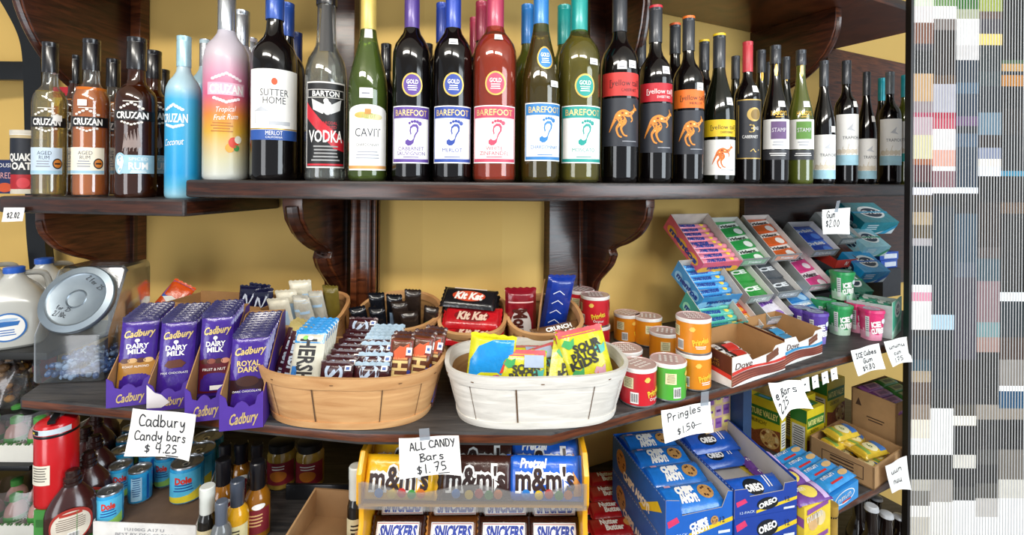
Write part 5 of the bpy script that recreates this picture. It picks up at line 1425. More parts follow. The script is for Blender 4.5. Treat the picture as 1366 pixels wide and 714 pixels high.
# mint roll cartons: fruit on top, blue under it, green lowest
def mdeco(c1, c2):
    def f(D, w_, h_):
        for k in range(3): D.ell(-w_ * .4 + w_ * .36 * k, h_ * .25, w_ * .16, h_ * .3, mat(c2), 1, 14)
        D.text('mentos', -w_ * .02, h_ * .5, h_ * .34, mat('#1f3f8f'), 3, w_ * .62, bold=.05)
    return f
def sdec(c2):
    def f(D, d_, h_):
        for k in range(3): D.ell(d_ * (.2 + .3 * k), h_ * .5, d_ * .13, h_ * .36, mat(c2), 1, 14)
        D.text('mentos', d_ * .52, h_ * .55, h_ * .42, mat('#1f3f8f'), 3, d_ * .75, bold=.05)
    return f
for (px, py, d, wp, c, c2, rc, rc2, nm, n, z0, dp, tl) in [(957, 362, .235, 68, '#e0607a', '#f0b23a', '#e58aa0', '#f0a03a', 'pink and yellow', 9, 0, .185, 38), (957, 408, .185, 68, '#3f92cf', '#8ec6ea', '#4aa0dc', '#cfe6f4', 'sky blue', 6, 0, .125, 34), (966, 446, .145, 66, '#3f9f8f', '#9adfc0', '#56b7a6', '#cdeee0', 'sea green', 5, 0, .11, 30)]:
    M, w_ = tray(px, py, d, wp, dp, .038, .055, tl, rr, nm + ' printed carton of mint rolls tipped towards the shelf edge', mat(c, .4), mat(c, .4), mat('#c9c3b8', .6), mdeco(c, c2), sdec(c2), name='mint_carton', group='cartons of mint rolls')
    rm = roll_mesh(rc, w_ * .95, rc2)
    sp = [(.0, .014 + .0195 * (i % 6) , .002 + .019 * (0 if i < 6 else 1) + (.004 * (i % 6) if i < 6 else .01), 2 * math.sin(i * 2.1)) for i in range(n)] if n != 9 else [(.002 * math.sin(i), .014 + .0188 * i, .003 + .012 * (1 if i < 4 else .3), 1.5 * math.sin(i * 2.1)) for i in range(9)]
    fill(M, rm, sp, 'mints', nm + ' mint rolls', lambda i, nm=nm: nm + ' mint roll lying in its tipped carton')
def pdeco(c, t):
    def f(D, w_, h_):
        D.rect(-w_ * .4, h_ * .2, w_ * .4, h_ * .8, mat(c, .5), 1); D.text(t, 0, h_ * .5, h_ * .3, mat('#e9eeee'), 2, w_ * .5, shear=.2, bold=.04)
    return f
TRAYS = [  # px, py, d, wpx, tilt, colour, text, c2, tc, label, front tint
 (1003, 354, .245, 50, .17, 38, '#2f9a4a', 'Trident', '#e9efe6', '#1d2a22', 'green gum packs with white flashes', '#8fb79a', 3),
 (1046, 348, .245, 50, .17, 38, '#d8632a', 'Trident', '#f2e9e0', '#2a1c18', 'orange gum packs with white flashes', '#e0a088', 3),
 (1010, 404, .19, 44, .14, 34, '#2f8f3c', 'ICE', None, '#e9f2ea', 'plain green gum packs with a large white word', '#9fb3ac', 2),
 (1048, 398, .19, 44, .14, 34, '#4a5056', 'ICE', None, '#dfe4e8', 'dark grey gum packs with a large white word', '#aab0b4', 2),
 (1090, 388, .205, 46, .15, 36, '#d83a86', 'Trident', '#f2e6ee', '#2a1c28', 'pink gum packs with white flashes', '#d0a6b4', 2),
 (1097, 342, .25, 50, .13, 36, '#2247b0', 'Orbit', '#4a7fe0', '#e9eef8', 'royal blue gum packs', '#a8b6c8', 2),
 (1000, 446, .15, 34, .12, 32, '#d0402a', 'FIRE', '#e8a03a', '#f6e9d8', 'red and orange gum packs', '#b9aaa4', 2),
 (1037, 432, .15, 44, .11, 30, '#ddd9e4', 'WHITE', '#8a5fb4', '#4a2f7a', 'white gum packs with a purple cross', '#c9c6cc', 1),
 (1130, 326, .26, 40, .13, 36, '#b9c2c6', 'Orbit', '#e9eeee', '#2a3f5a', 'silver grey gum packs', '#c6cccc', 2),
 (1127, 357, .225, 42, .09, 20, '#8f2a1e', '', None, '#ffffff', 'bright red front panel and nothing but brown card', '#d23a2a', 0),
 (1078, 424, .17, 52, .11, 30, '#2f7fc0', 'Dentyne', '#9fc6e4', '#f2f6fa', 'pale blue gum packs behind the purple cups', '#9fb4c4', 2),
]
for (px, py, d, wp, dp, tl, c, t, c2, tc, nm, fc, n) in TRAYS:
    fr = TRAYW if n else mat(fc, .4)
    M, w_ = tray(px, py, d, wp, dp, .030, .042, tl, rr, ('tipped grey tray holding ' if n else 'tipped small tray with a ') + nm, fr, TRAYW if n else mat('#a02a20', .4), mat('#5a3f34', .7) if not n else None, pdeco(fc, t) if n else (lambda D, w_, h_: D.ribbon([(-.3, -.2), (-.1, .3), (.05, -.2), (.3, .3)], [.1, .14, .1, .1], WHI, 2, 0, h_ * .5, h_ * .9)))
    if n:
        L = dp / n * .98
        pm = pack_mesh(c, t, c2, tc, w_ * .95, L * 1.03, .013)
        fill(M, pm, [(0, .006 + (dp - .012) * (i + .5) / n, .003 + .004 * i, 0) for i in range(n)], 'gum', nm, lambda i, nm=nm: nm.replace('packs', 'pack') + ' in its tipped tray')
# hidden stepped stand the trays sit on
m = MB()
r = thing('stepped_stand', 'dark stepped stand under the tipped gum trays', 'stand', (0, 0, 0))
for k, (d0, hh) in enumerate([(.20, .03), (.25, .075), (.30, .125), (.345, .165)]):
    a = atd(985, d0, only=2)[0]; b = atd(1125, d0, only=2)[0]; c = atd(1125, .385, only=2)[0]; e = atd(985, .385, only=2)[0]
    m = MB().slab([a, b, c, e], hz(H_LOW) + (0 if k == 0 else (.03, .075, .125)[k - 1]), hz(H_LOW) + hh, mat('#2b2a2c', .6)); m.build('step', r)

# upright gum boxes with round emblems
def emblem_box(px, py, d, wpx, dep, hh, tilt, rot, c, c2, label, word='Orbit', side='', lidc=None):
    (X, Y), wi = atd(px, d, py, 2)
    v = ray(px, py); Z = ZC + v.z * (Y / v.y); w_ = wpx * Y / FPX
    M = TR(X, Y, Z) @ Matrix.Rotation(rot, 4, 'Z') @ RX(tilt)
    r = thing('gum_box', label, 'box', (0, 0, 0), 0, 'gum boxes with round emblems'); r.matrix_world = M
    cm = foil(c, .3); m = MB(); m.box((0, dep / 2, hh / 2), (w_, dep, hh), cm)
    D = Deco(m, plane((0, -.0003, 0), (1, 0, 0), (0, 0, 1), (0, -1, 0)))
    D.poly([(-w_ * .1, 0), (w_ * .5, 0), (w_ * .5, hh * .8), (w_ * .3, hh * .3)], mat('#d9e4e8', .3), 1)
    D.poly([(w_ * .1, 0), (w_ * .3, 0), (w_ * .5, hh * .5), (w_ * .5, hh * .8)], mat(c2, .3), 2)
    D.small(-w_ * .2, hh * .8, w_ * .4, hh * .5, 3, mat('#dfe9ee'), 2)
    D2 = Deco(m, plane((0, dep / 2, hh + .0003), (1, 0, 0), (0, 1, 0), (0, 0, 1)))
    D2.ell(w_ * .04, 0, w_ * .34, dep * .30, mat('#e6eef0', .4), 1, 24); D2.ell(w_ * .04, -dep * .02, w_ * .27, dep * .22, mat('#16304a', .4), 2, 24); D2.text(word, w_ * .04, 0, dep * .16, WHI, 3, w_ * .56, shear=.2, bold=.04)
    D3 = Deco(m, plane((-w_ / 2 - .0003, dep / 2, hh / 2), (0, -1, 0), (0, 0, 1), (-1, 0, 0)))
    D3.ell(-dep * .05, 0, dep * .24, hh * .4, mat('#16304a', .4), 1, 20); D3.text(side or word, dep * .1, -hh * .05, hh * .36, mat('#9fc6cf', .4), 2, dep * .6, bold=.03)
    m.build('carton_body', r)
    m = MB(); m.box((0, dep * .5, hh + .0008), (w_ * 1.01, dep * .06, .0012), mat(c2, .4)); m.build('tuck_flap', r)
    return r
for a in [(1166, 312, .27, 58, .12, .055, 34, R(14), '#1f8a9a', '#2f9fc8', 'teal gum box highest in its stack', 'Orbit', 'inse'), (1163, 342, .225, 42, .10, .045, 34, R(14), '#8fc9d8', '#3f9a78', 'pale aqua gum box, second down in its stack', 'Orbit', 'O'),
          (1160, 377, .185, 44, .10, .05, 34, R(14), '#1f93cf', '#2f6fc0', 'bright sky blue gum box, third down in its stack', 'Orbit', 'de'), (1139, 404, .16, 40, .10, .05, 34, R(14), '#0f6a58', '#1f9a7a', 'dark green gum box lowest in its stack', 'Orbit', 'O')]:
    emblem_box(*a)
(X, Y), _ = atd(1186, .19, 450, 2)
X, Y, Z = put(1196, 447, H_LOW)
r = thing('gum_carton', 'large white and mint green gum carton by the end of the grey shelf', 'carton', (X, Y, Z), R(42))
W_, D_, H_ = .125, .11, .105
m = MB(); m.box((0, D_ / 2, .001), (W_, D_, .002), GREYB); m.box((0, D_, H_ / 2), (W_, .002, H_), mat('#9fc9b8', .5)); m.build('carton_body', r)
m = MB(); m.box((-W_ / 2, D_ / 2, H_ * .45), (.002, D_, H_ * .9), mat('#a9b6b4', .5)); m.build('side_panel', r)
m = MB(); m.box((W_ / 2, D_ / 2, H_ * .45), (.002, D_, H_ * .9), mat('#a9b6b4', .5)); m.build('side_panel', r)
m = MB(); m.box((0, 0, H_ * .5), (W_, .002, H_), mat('#b9e6d2', .4))
D = Deco(m, plane((0, -.0012, 0), (1, 0, 0), (0, 0, 1), (0, -1, 0)))
D.poly([(-W_ * .5, H_ * .2), (W_ * .5, H_ * .5), (W_ * .5, H_), (-W_ * .5, H_)], mat('#3fb793', .4), 1); D.ell(W_ * .02, H_ * .72, W_ * .3, H_ * .22, mat('#e9f2ee', .4), 2); D.ell(W_ * .02, H_ * .72, W_ * .22, H_ * .15, mat('#12303a', .4), 3); D.text('Orbit', W_ * .02, H_ * .72, H_ * .14, WHI, 4, W_ * .36, bold=.04)
D.poly([(.0, H_ * .1), (W_ * .4, H_ * .12), (W_ * .44, H_ * .34), (W_ * .1, H_ * .28)], mat('#63c9a0', .4), 2)
m.build('front_panel', r)
GB_ = pack_mesh('#1f8f6a', 'Orbit', '#e0efe8', '#ffffff', .035, .044, .012)
fill(r.matrix_basis.copy() if False else (TR(X, Y, Z) @ Matrix.Rotation(R(42), 4, 'Z')), GB_, [(-.038 + .038 * (i % 3), .032 + .045 * (i // 3), .072 + .004 * (i % 2), 4 * (i % 3) - 4) for i in range(6)], 'gum', 'green packs in the large carton', lambda i: 'green gum pack lying in the large white and mint carton')
X, Y, Z = put(1192, 402, H_LOW)
def blue_pack(name, label, M):
    m = MB(); m.box((0, .03, .016), (.11, .06, .032), foil('#2456b8', .3))
    D = Deco(m, plane((0, .03, .0323), (1, 0, 0), (0, 1, 0), (0, 0, 1)))
    for k in range(5): D.rect(-.05 + .021 * k, -.028, -.045 + .021 * k, .028, mat('#5f8fdc'), 1)
    D = Deco(m, plane((0, -.0002, 0), (1, 0, 0), (0, 0, 1), (0, -1, 0))); D.rect(-.03, .006, .045, .024, mat('#e3e9f4'), 1)
    o = m.build(name, bevel=.0015); props(o, label, 'gum', 'blue striped gum boxes'); mplace(o, M)
(Xb, Yb), _ = atd(1188, .30, 395, 2)
st = MB().box((0, .04, .055), (.12, .09, .11), mat('#35363a', .6)).build('plain_box', bevel=.002); props(st, 'dark plain box carrying the two blue striped gum boxes', 'box'); mplace(st, TR(Xb, Yb, hz(H_LOW) + .0005) @ RZ(24))
for k, (z, rz) in enumerate([(.1112, 24), (.1438, 20)]): blue_pack('gum_box', ['lower blue striped gum box behind the mint carton', 'upper blue striped gum box behind the mint carton'][k], TR(Xb, Yb + .008, hz(H_LOW) + z) @ RZ(rz))

# cups of cube gum
CUPC = {'purple': ('#5a3fa0', '#8f7fd0'), 'green': ('#2f9a56', '#bfe0c6'), 'pink': ('#d6306f', '#efa0bc')}
CUP = {}
def cup(c, px, py, wpx, hpx, label, rot, dz=0.0):
    h = H_LOW - dz
    X, Y, Z = put(px, py, h); cs = math.cos(math.atan2(X, Y)); rad = wpx * Y / FPX / 2 * cs * 1.04; X += X / Y * rad; Y += rad
    H = .086
    if c in CUP:
        return dup(CUP[c], (X, Y, Z), rot, label, 'cups of cube gum')
    r = thing('gum_cup', label, 'gum cup', (X, Y, Z), rot, 'cups of cube gum'); CUP[c] = r
    a, b = CUPC[c]
    def ring(t, z, k):
        x, y = superell(rad * k, rad * k, 3.0, t); return (x, y, z)
    m = MB(); ca = foil(a, .3); cb = mat(b, .35)
    m.grid(lambda u, v: ring(2 * math.pi * u, .001 + v * (H - .008), .78 + .2 * v), 48, 10, ca, lambda u, v: cb if v < .3 + .06 * math.sin(u * 40) else ca, wrap=True)
    m.slab([ring(2 * math.pi * k / 48, 0, .78)[:2] for k in range(48)], 0, .001, cb)
    def fn(u, v, l):
        t = -math.pi / 2 + u / rad * .95; k = .78 + .2 * v / H
        x, y = superell(rad * k, rad * k, 3.0, t); q = 1 + (.0012 + l) / rad; return (x * q, y * q, v)
    D = Deco(m, fn, 1, 1, .005, .0003)
    D.text('ICE', -.006, H * .55, H * .17, WHI, 3, rad * .75, rot=R(10), bold=.06); D.text('CUBES', .0, H * .34, H * .17, WHI, 3, rad * 1.15, rot=R(10), bold=.06)
    D.ell(rad * .45, H * .66, H * .085, H * .085, mat('#dfe9f2', .4), 2, 14)
    D.rect(-rad * 1.35, H * .12, -rad * .85, H * .8, mat('#dfe2e0'), 1); D.small(-rad * 1.1, H * .76, rad * .4, H * .5, 7, mat('#7a8088'), 2)
    m.build('cup_body', r)
    m = MB(); n = 48; l1 = mat(a, .3); l2 = mat(b, .3)
    m.grid(lambda u, v: ring(2 * math.pi * u, H - .008 + .008 * v, 1.03 - .02 * v), n, 2, l1, wrap=True)
    m.slab([ring(2 * math.pi * k / n, 0, 1.01)[:2] for k in range(n)], H - .0005, H, l1)
    D = Deco(m, plane((0, 0, H + .0002), (1, 0, 0), (0, 1, 0), (0, 0, 1))); D.ell(0, 0, rad * .72, rad * .72, mat('#a9bcc8', .35), 1, 28); D.text('ICE', 0, rad * .2, rad * .4, l1, 2, rad * .8); D.text('CUBES', 0, -rad * .25, rad * .35, l1, 2, rad * 1.0)
    m.build('lid', r)
    return r
cup('purple', 1087, 461, 32, 0, 'purple gum cup nearest the blue and white chocolate carton', R(8))
cup('purple', 1069, 455, 32, 0, 'purple gum cup behind the other purple one', R(14))
cup('green', 1120, 449, 32, 0, 'green gum cup standing in front on the grey shelf', R(4))
cup('green', 1098, 440, 32, 0, 'green gum cup behind, between the purple and the pink cups', R(10))
cup('pink', 1162, 456, 32, 0, 'pink gum cup standing in front near the shelf end', R(0))
cup('pink', 1143, 446, 32, 0, 'pink gum cup behind the front pink one', R(6))
cup('green', 1123, 436, 32, 0, 'green gum cup under the raised one', R(0))
cup('green', 1123, 402, 32, 0, 'green gum cup raised on top of another cup', R(6), dz=.0872)

# ------------------------------------------------------------------ blue cookie cartons
CBLU = mat('#1c62c0', .4, 0, .06); CBLU2 = foil('#2274cc', .22); DBLUE = mat('#1a3f9c', .4, 0, .05)
COOK = mat('#b98a4e', .6, 0, .25, 400); CHIP = mat('#4a2a1a', .6)
def cookie_mark(D, u, v, r_, L=3):
    D.ell(u, v, r_, r_, COOK, L, 16)
    for k in range(6): D.ell(u + r_ * .55 * math.cos(k * 1.9), v + r_ * .55 * math.sin(k * 1.9), r_ * .15, r_ * .13, CHIP, L + 1, 7)
def chips_pack(D):
    W, L = D.W, D.L
    D.text('CHIPS', -W * .14, L * .42, W * .24, WHI, 2, L * .30, rot=R(90), bold=.10); D.text('AHOY!', W * .16, L * .42, W * .24, WHI, 2, L * .30, rot=R(90), bold=.10)
    # cookie near the end
    D.ell(W * .0, L * .74, W * .26, W * .26, COOK, 2, 18)
    for k in range(6): D.ell(W * .15 * math.cos(k * 1.9), L * .74 + W * .15 * math.sin(k * 1.9), W * .045, W * .04, CHIP, 3, 7)
    D.rect(-W * .4, L * .14, -W * .3, L * .24, mat('#d9a8c0'), 2)
def oreo_pack(D):
    W, L = D.W, D.L
    D.ell(0, L * .45, W * .30, L * .17, mat('#12171f', .4), 1, 22); D.text('OREO', W * .05, L * .45, W * .24, WHI, 3, L * .30, rot=R(90), bold=.06)
    D.rect(-W * .35, L * .70, W * .1, L * .72, WHI, 2); D.rect(-W * .35, L * .75, W * .1, L * .77, WHI, 2)
X, Y, _ = put(893, 690, H_BOT)
def stack_front(D, w_, h_, kind):
    pk = mat('#d83a6a', .4); ye = mat('#e3c528', .4)
    D.poly([(w_ * .04, h_ * .55), (w_ * .2, h_ * .72), (w_ * .16, h_ * .92), (w_ * .02, h_ * .78)], pk, 1)
    D.text('12-PACK', w_ * .2, h_ * .25, h_ * .12, mat('#cfe0f4'), 2, w_ * .24)
    D.poly([(w_ * .34, h_ * .12), (w_, h_ * .50), (w_, h_ * .66), (w_ * .34, h_ * .26)], ye, 1)
    if kind == 'chips':
        D.text('CHIPS', w_ * .48, h_ * .58, h_ * .2, WHI, 3, w_ * .28, rot=R(16), bold=.08); D.text('AHOY!', w_ * .5, h_ * .36, h_ * .2, WHI, 3, w_ * .28, rot=R(16), bold=.08); cookie_mark(D, w_ * .72, h_ * .62, h_ * .16)
    else:
        D.ell(w_ * .52, h_ * .52, w_ * .17, h_ * .3, mat('#12171f', .4), 2, 24); D.text('OREO', w_ * .52, h_ * .56, h_ * .24, WHI, 4, w_ * .3, rot=R(14), bold=.05)
    D.text('12', w_ * .84, h_ * .60, h_ * .22, mat('#1a2a5a'), 3, w_ * .07)
    D.rect(w_ * .78, h_ * .1, w_ * .96, h_ * .2, mat('#dfe6f2'), 2)
def cookie_cartons(M, w_, dep, h_, kind, n, labels, packmesh, npk, plab, flap=False):
    cm = CBLU if kind == 'chips' else DBLUE
    for k in range(n):
        top = k == n - 1
        r = thing('cookie_carton', labels[k], 'carton', (0, 0, 0), 0, 'blue cookie cartons'); Mk = M @ TR(0, 0, k * (h_ + .0006)); r.matrix_world = Mk
        t = .002
        m = MB(); m.box((w_ / 2, dep / 2, t / 2), (w_, dep, t), GREYB); m.build('bottom', r)
        m = MB(); m.box((w_ / 2, dep - t / 2, h_ / 2), (w_, t, h_), cm); m.build('back_panel', r)
        for s_ in (0, 1):
            x0 = t / 2 if s_ == 0 else w_ - t / 2
            hh = h_ * (1.0 if not (flap and top and s_) else 1.45)
            m = MB(); m.prism([(0, 0), (dep, 0), (dep, hh), (0, hh if not (flap and top and s_) else h_ * 1.1)], lambda u, v, q: (x0 + q, u, v), -t / 2, t / 2, cm)
            if s_ == 0:
                D = Deco(m, plane((-.0003, dep, 0), (0, -1, 0), (0, 0, 1), (-1, 0, 0)))
                D.poly([(dep * .55, h_ * .1), (dep * .62, h_ * .05), (dep * .95, h_ * .62), (dep * .88, h_ * .75)], mat('#e3c528', .4), 1)
                if kind == 'chips': cookie_mark(D, dep * .2, h_ * .55, h_ * .3, 1); D.text('CHIPS AHOY!', dep * .5, h_ * .3, h_ * .2, WHI, 3, dep * .5, bold=.06)
                for q in range(26): D.rect(dep * (q + .3) / 26, hh - .0025, dep * (q + .7) / 26, hh, mat('#a9c4ea'), 2)
            else:
                m.add([(w_ - t - .0003, u, v) for u, v in ((0, 0), (dep, 0), (dep, hh), (0, h_))], [(0, 1, 2, 3)[::-1]], GREYB)
            m.build('side_panel', r)
        m = MB()
        if top:
            o_ = [(0, 0), (w_, 0), (w_, h_), (w_ * .93, h_ * 1.02), (w_ * .84, h_ * .66), (w_ * .24, h_ * .60), (w_ * .2, h_ * .95), (0, h_)] if kind == 'chips' else [(0, 0), (w_, 0), (w_, h_), (w_ * .8, h_ * .98), (w_ * .78, h_ * .74), (w_ * .24, h_ * .70), (w_ * .2, h_ * .98), (0, h_)]
            m.prism(o_, lambda u, v, q: (u, q, v), -t / 2, t / 2, cm, GREYB)
        else:
            m.box((w_ / 2, 0, h_ / 2), (w_, t, h_), cm)
            if not top: pass
        D = Deco(m, plane((0, -t / 2 - .0001, 0), (1, 0, 0), (0, 0, 1), (0, -1, 0)))
        stack_front(D, w_, h_ * (.64 if top and kind == 'chips' else .72 if top else 1), kind)
        m.build('front_panel', r)
        if not top:
            m = MB(); m.box((w_ / 2, dep / 2, h_ - t / 2), (w_ - .004, dep - .004, t), cm); m.build('lid_panel', r)
            continue
        for i, (y, z, p) in enumerate(npk):
            o = packmesh if i == 0 else packmesh.copy()
            if i: COL.objects.link(o)
            props(o, plab[0 if i == 0 else 2 if i == len(npk) - 1 else 1], 'cookies', plab[3])
            mplace(o, Mk @ TR(w_ * .5 - w_ * .46 + .003 * (i % 2), y, z) @ RX(p) @ RZ(-90) @ RX(-90))
cr_ = R(12)
v = ray(888, 668); Yc = -.655 / v.z * v.y
MX = TR(v.x * Yc / v.y, Yc, hz(H_BOT) + .0005) @ Matrix.Rotation(cr_, 4, 'Z')
CP = bar_mesh('cookie_pack', .143, .066, .026, CBLU2, chips_pack, e=.05)
cookie_cartons(MX, .155, .262, .090, 'chips', 2, ['blue cookie carton underneath the open one with yellow stripe', 'open blue cookie carton of chocolate chip packs with torn front'], CP, [(.035, .062, 14), (.10, .068, 14), (.16, .074, 14), (.222, .078, 14)], ('blue chocolate chip cookie pack nearest the torn carton front', 'blue chocolate chip cookie pack in the middle of the open carton', 'blue chocolate chip cookie pack at the back under the price card', 'chocolate chip cookie packs'))
v = ray(979, 652); Yc = -.650 / v.z * v.y
MO_ = TR(.4745, 1.012, hz(H_BOT) + .0005) @ Matrix.Rotation(R(13), 4, 'Z')
OP = bar_mesh('cookie_pack', .143, .062, .024, foil('#2058bc', .22), oreo_pack, e=.05)
cookie_cartons(MO_, .156, .27, .061, 'oreo', 3, ['lowest dark blue cookie carton in the stack of three', 'middle dark blue cookie carton in the stack of three', 'open dark blue cookie carton with its side flap standing up'], OP, [(.034, .030, 22), (.17, .022, 12), (.225, .03, 14), (.20, .045, 16)], ('dark blue sandwich cookie pack tipped up at the open carton front', 'dark blue sandwich cookie pack lying in the open carton', 'dark blue sandwich cookie pack on top at the back of the open carton', 'sandwich cookie packs'), flap=True)

# red cookie packs lying on the low shelf
REDP = foil('#a3151c', .25)
def nut(D):
    W, L = D.W, D.L
    D.text('Nutter', -W * .16, L * .34, W * .26, WHI, 2, L * .30, rot=R(90), bold=.05); D.text('Butter', W * .14, L * .40, W * .26, WHI, 2, L * .30, rot=R(90), bold=.05)
    for q in (.64, .74): D.ell(-W * .05, L * q, W * .2, L * .07, mat('#c9924e', .5), 2, 14)
    D.rect(-W * .3, L * .86, W * .3, L * .88, mat('#e9a0a0'), 2)
NB = bar_mesh('cookie_pack', .15, .056, .016, REDP, nut, e=.05)
k_ = 0
for rrow in range(5):
    for c_ in range(2):
        yy = 1.32 - .062 * rrow; xx = .105 + .145 * c_ - .022 * rrow * 0 + .03 * (4 - rrow) * .3
        o = NB if k_ == 0 else NB.copy()
        if k_: COL.objects.link(o)
        k_ += 1
        zb = .838
        props(o, 'red cookie pack in the flat layer between the yellow rack and the blue cartons', 'cookies', 'red peanut cookie packs')
        mplace(o, TR(xx - .07, yy, hz(zb) + .012) @ RZ(8) @ RX(5) @ RZ(-90) @ RX(-90))

# ------------------------------------------------------------------ yellow rack of bagged candy
RX0, RX1, RYF, RYB = -.270, .138, .862, 1.10
YELR = mat('#e9a81c', .4, 0, .06, 30, .2)
rk = thing('candy_rack', 'yellow two tier counter rack with a clear front lip', 'rack', (0, 0, 0))
zb = hz(.845)
for s_, x in ((0, RX0), (1, RX1)):
    o_ = [(RYF + .01, 0), (RYB, 0), (RYB, .345), (RYF + .10, .352), (RYF + .02, .345), (RYF - .004, .315), (RYF - .004, .262), (RYF + .012, .245), (RYF + .012, .215), (RYF - .006, .18), (RYF - .006, .03)]
    m = MB(); m.prism(o_, lambda u, v, q: (x + q, u, zb + v), -.005, .005, YELR); m.build('side_panel', rk, bevel=.003)
m = MB(); m.box(((RX0 + RX1) / 2, RYB - .003, zb + .17), (RX1 - RX0, .006, .34), YELR); m.build('back_panel', rk)
SMOKE = clear('clear_lip_plastic', '#f4f5f6', .97, .03, .12, .16, '#dedcda')
for zt, nm in ((.255, 'upper'), (.13, 'lower')):
    m = MB(); m.box(((RX0 + RX1) / 2, (RYF + RYB) / 2, zb + zt), (RX1 - RX0 - .01, RYB - RYF - .01, .005), YELR); m.build('tier', rk)
m = MB()
m.grid(lambda u, v: (RX0 + (RX1 - RX0) * u, RYF - .006 - .006 * math.sin(math.pi * u), zb + .255 + v * (.040 + .008 * math.cos(u * 4 * math.pi) * v)), 40, 4, SMOKE)
m.grid(lambda u, v: (RX1 + (RX0 - RX1) * u, RYF - .003 - .006 * math.sin(math.pi * u), zb + .255 + v * (.040 + .008 * math.cos(u * 4 * math.pi) * v)), 40, 4, SMOKE)
m.build('clear_lip', rk)
def mm_pack(D):
    W, L = D.W, D.L
    br = mat('#2c1410', .4)
    D.text("m&m's", .0, L * .5, W * .50, WHI, 1, L * .78, rot=R(90), bold=.11); D.text("m&m's", .0, L * .5, W * .50, br, 2, L * .78, rot=R(90), bold=.03)
    for u, v_, c in [(.34, .25, '#2f7fd0'), (.36, .42, '#e9c428'), (.33, .55, '#c8302a'), (.36, .68, '#3f9a3f'), (.34, .8, '#e07a22')]: D.ell(W * u, L * v_, W * .11, W * .11, mat(c, .35), 3, 12)
def pretz(D):
    mm_pack(D); W, L = D.W, D.L
    D.text('Pretzel', -W * .34, L * .34, W * .2, WHI, 3, L * .34, rot=R(90), bold=.04, shear=.2); D.poly([(-.5, .1), (.1, .5), (.5, .5), (.5, .1)], mat('#c98a3f'), 1, W * .1, L * .84, W * .55)
YM = bar_mesh('candy_bag', .138, .072, .022, foil('#e9b21c', .25), mm_pack, e=.06); BM = bar_mesh('candy_bag', .138, .072, .022, foil('#3a1c14', .25), mm_pack, e=.06); PM = bar_mesh('candy_bag', .138, .072, .022, foil('#1f5fc8', .25), pretz, e=.06)
for o0, x, col in ((YM, -.197, 'yellow'), (BM, -.058, 'dark brown'), (PM, .068, 'blue')):
    for i in range(4):
        o = o0 if i == 0 else o0.copy()
        if i: COL.objects.link(o)
        props(o, [col + ' bag of candy buttons lowest at the clear lip', col + ' bag of candy buttons second up in the upper tier', col + ' bag of candy buttons third up in the upper tier', col + ' bag of candy buttons furthest back in the upper tier'][i], 'candy bag', col + ' bags in the upper tier')
        mplace(o, TR(x - .0725 + .004 * (i % 2), RYF + .022 + .032 * i, zb + .297 + .012 * i) @ RZ(1.5 * (i % 3) - 1) @ RX(66 - 8 * i) @ RZ(-90) @ RX(-90))
def snick(bg=None):
    def f(D):
        W, L = D.W, D.L
        D.rect(-W * .30, L * .10, W * .34, L * .90, WHI, 1); D.rect(-W * .26, L * .115, W * .30, L * .885, mat('#c8302a', .4), 2)
        D.rect(-W * .24, L * .12, W * .28, L * .88, WHI, 3); D.text('SNICKERS', W * .02, L * .5, W * .40, mat('#1f3a9c', .4), 4, L * .70, rot=R(90), shear=.15, bold=.05)
    return f
SN = bar_mesh('candy_bar', .10, .046, .016, foil('#3b1a12', .22), snick(), e=.06); SA = bar_mesh('candy_bar', .10, .046, .016, foil('#6a3a18', .22), snick(), foil('#c9822a'), e=.06)
for o0, x, lab in ((SN, -.213, 'first column'), (SA, -.110, 'second column, with golden ends'), (SN, -.012, 'third column'), (SN, .084, 'last column')):
    first = True
    for i in range(3):
        fr = o0.get('category') is None
        o = o0 if fr else o0.copy()
        if not fr: COL.objects.link(o)
        props(o, ['lowest', 'middle', 'uppermost'][i] + ' brown nougat bar in the ' + lab + ' of the lower tier', 'candy bar', 'nougat bars in the lower tier')
        mplace(o, TR(x - .05 + .002 * i, RYF + .018 + .034 * i, zb + .150 + .025 * i) @ RZ(1.5 * i - 1) @ RX(58) @ RZ(-90) @ RX(-90))
# ------------------------------------------------------------------ more cartons on the low shelf
def simple_carton(name, label, cat, M, w_, dep, h_, cm, paint=None, side=None, top=None, group=None, bev=.001):
    """a closed printed box; origin at its front bottom corner nearest the rum end."""
    m = MB(); m.box((w_ / 2, dep / 2, h_ / 2), (w_, dep, h_), cm)
    if paint: paint(Deco(m, plane((0, -.0002, 0), (1, 0, 0), (0, 0, 1), (0, -1, 0))), w_, h_)
    if side: side(Deco(m, plane((-.0002, dep, 0), (0, -1, 0), (0, 0, 1), (-1, 0, 0))), dep, h_)
    if top: top(Deco(m, plane((0, 0, h_ + .0002), (1, 0, 0), (0, 1, 0), (0, 0, 1))), w_, dep)
    o = m.build(name); mplace(o, M); return props(o, label, cat, group)
def at(px, py, h):
    v = ray(px, py); t = -h / v.z
    return TR(v.x * t, v.y * t, ZC - h)
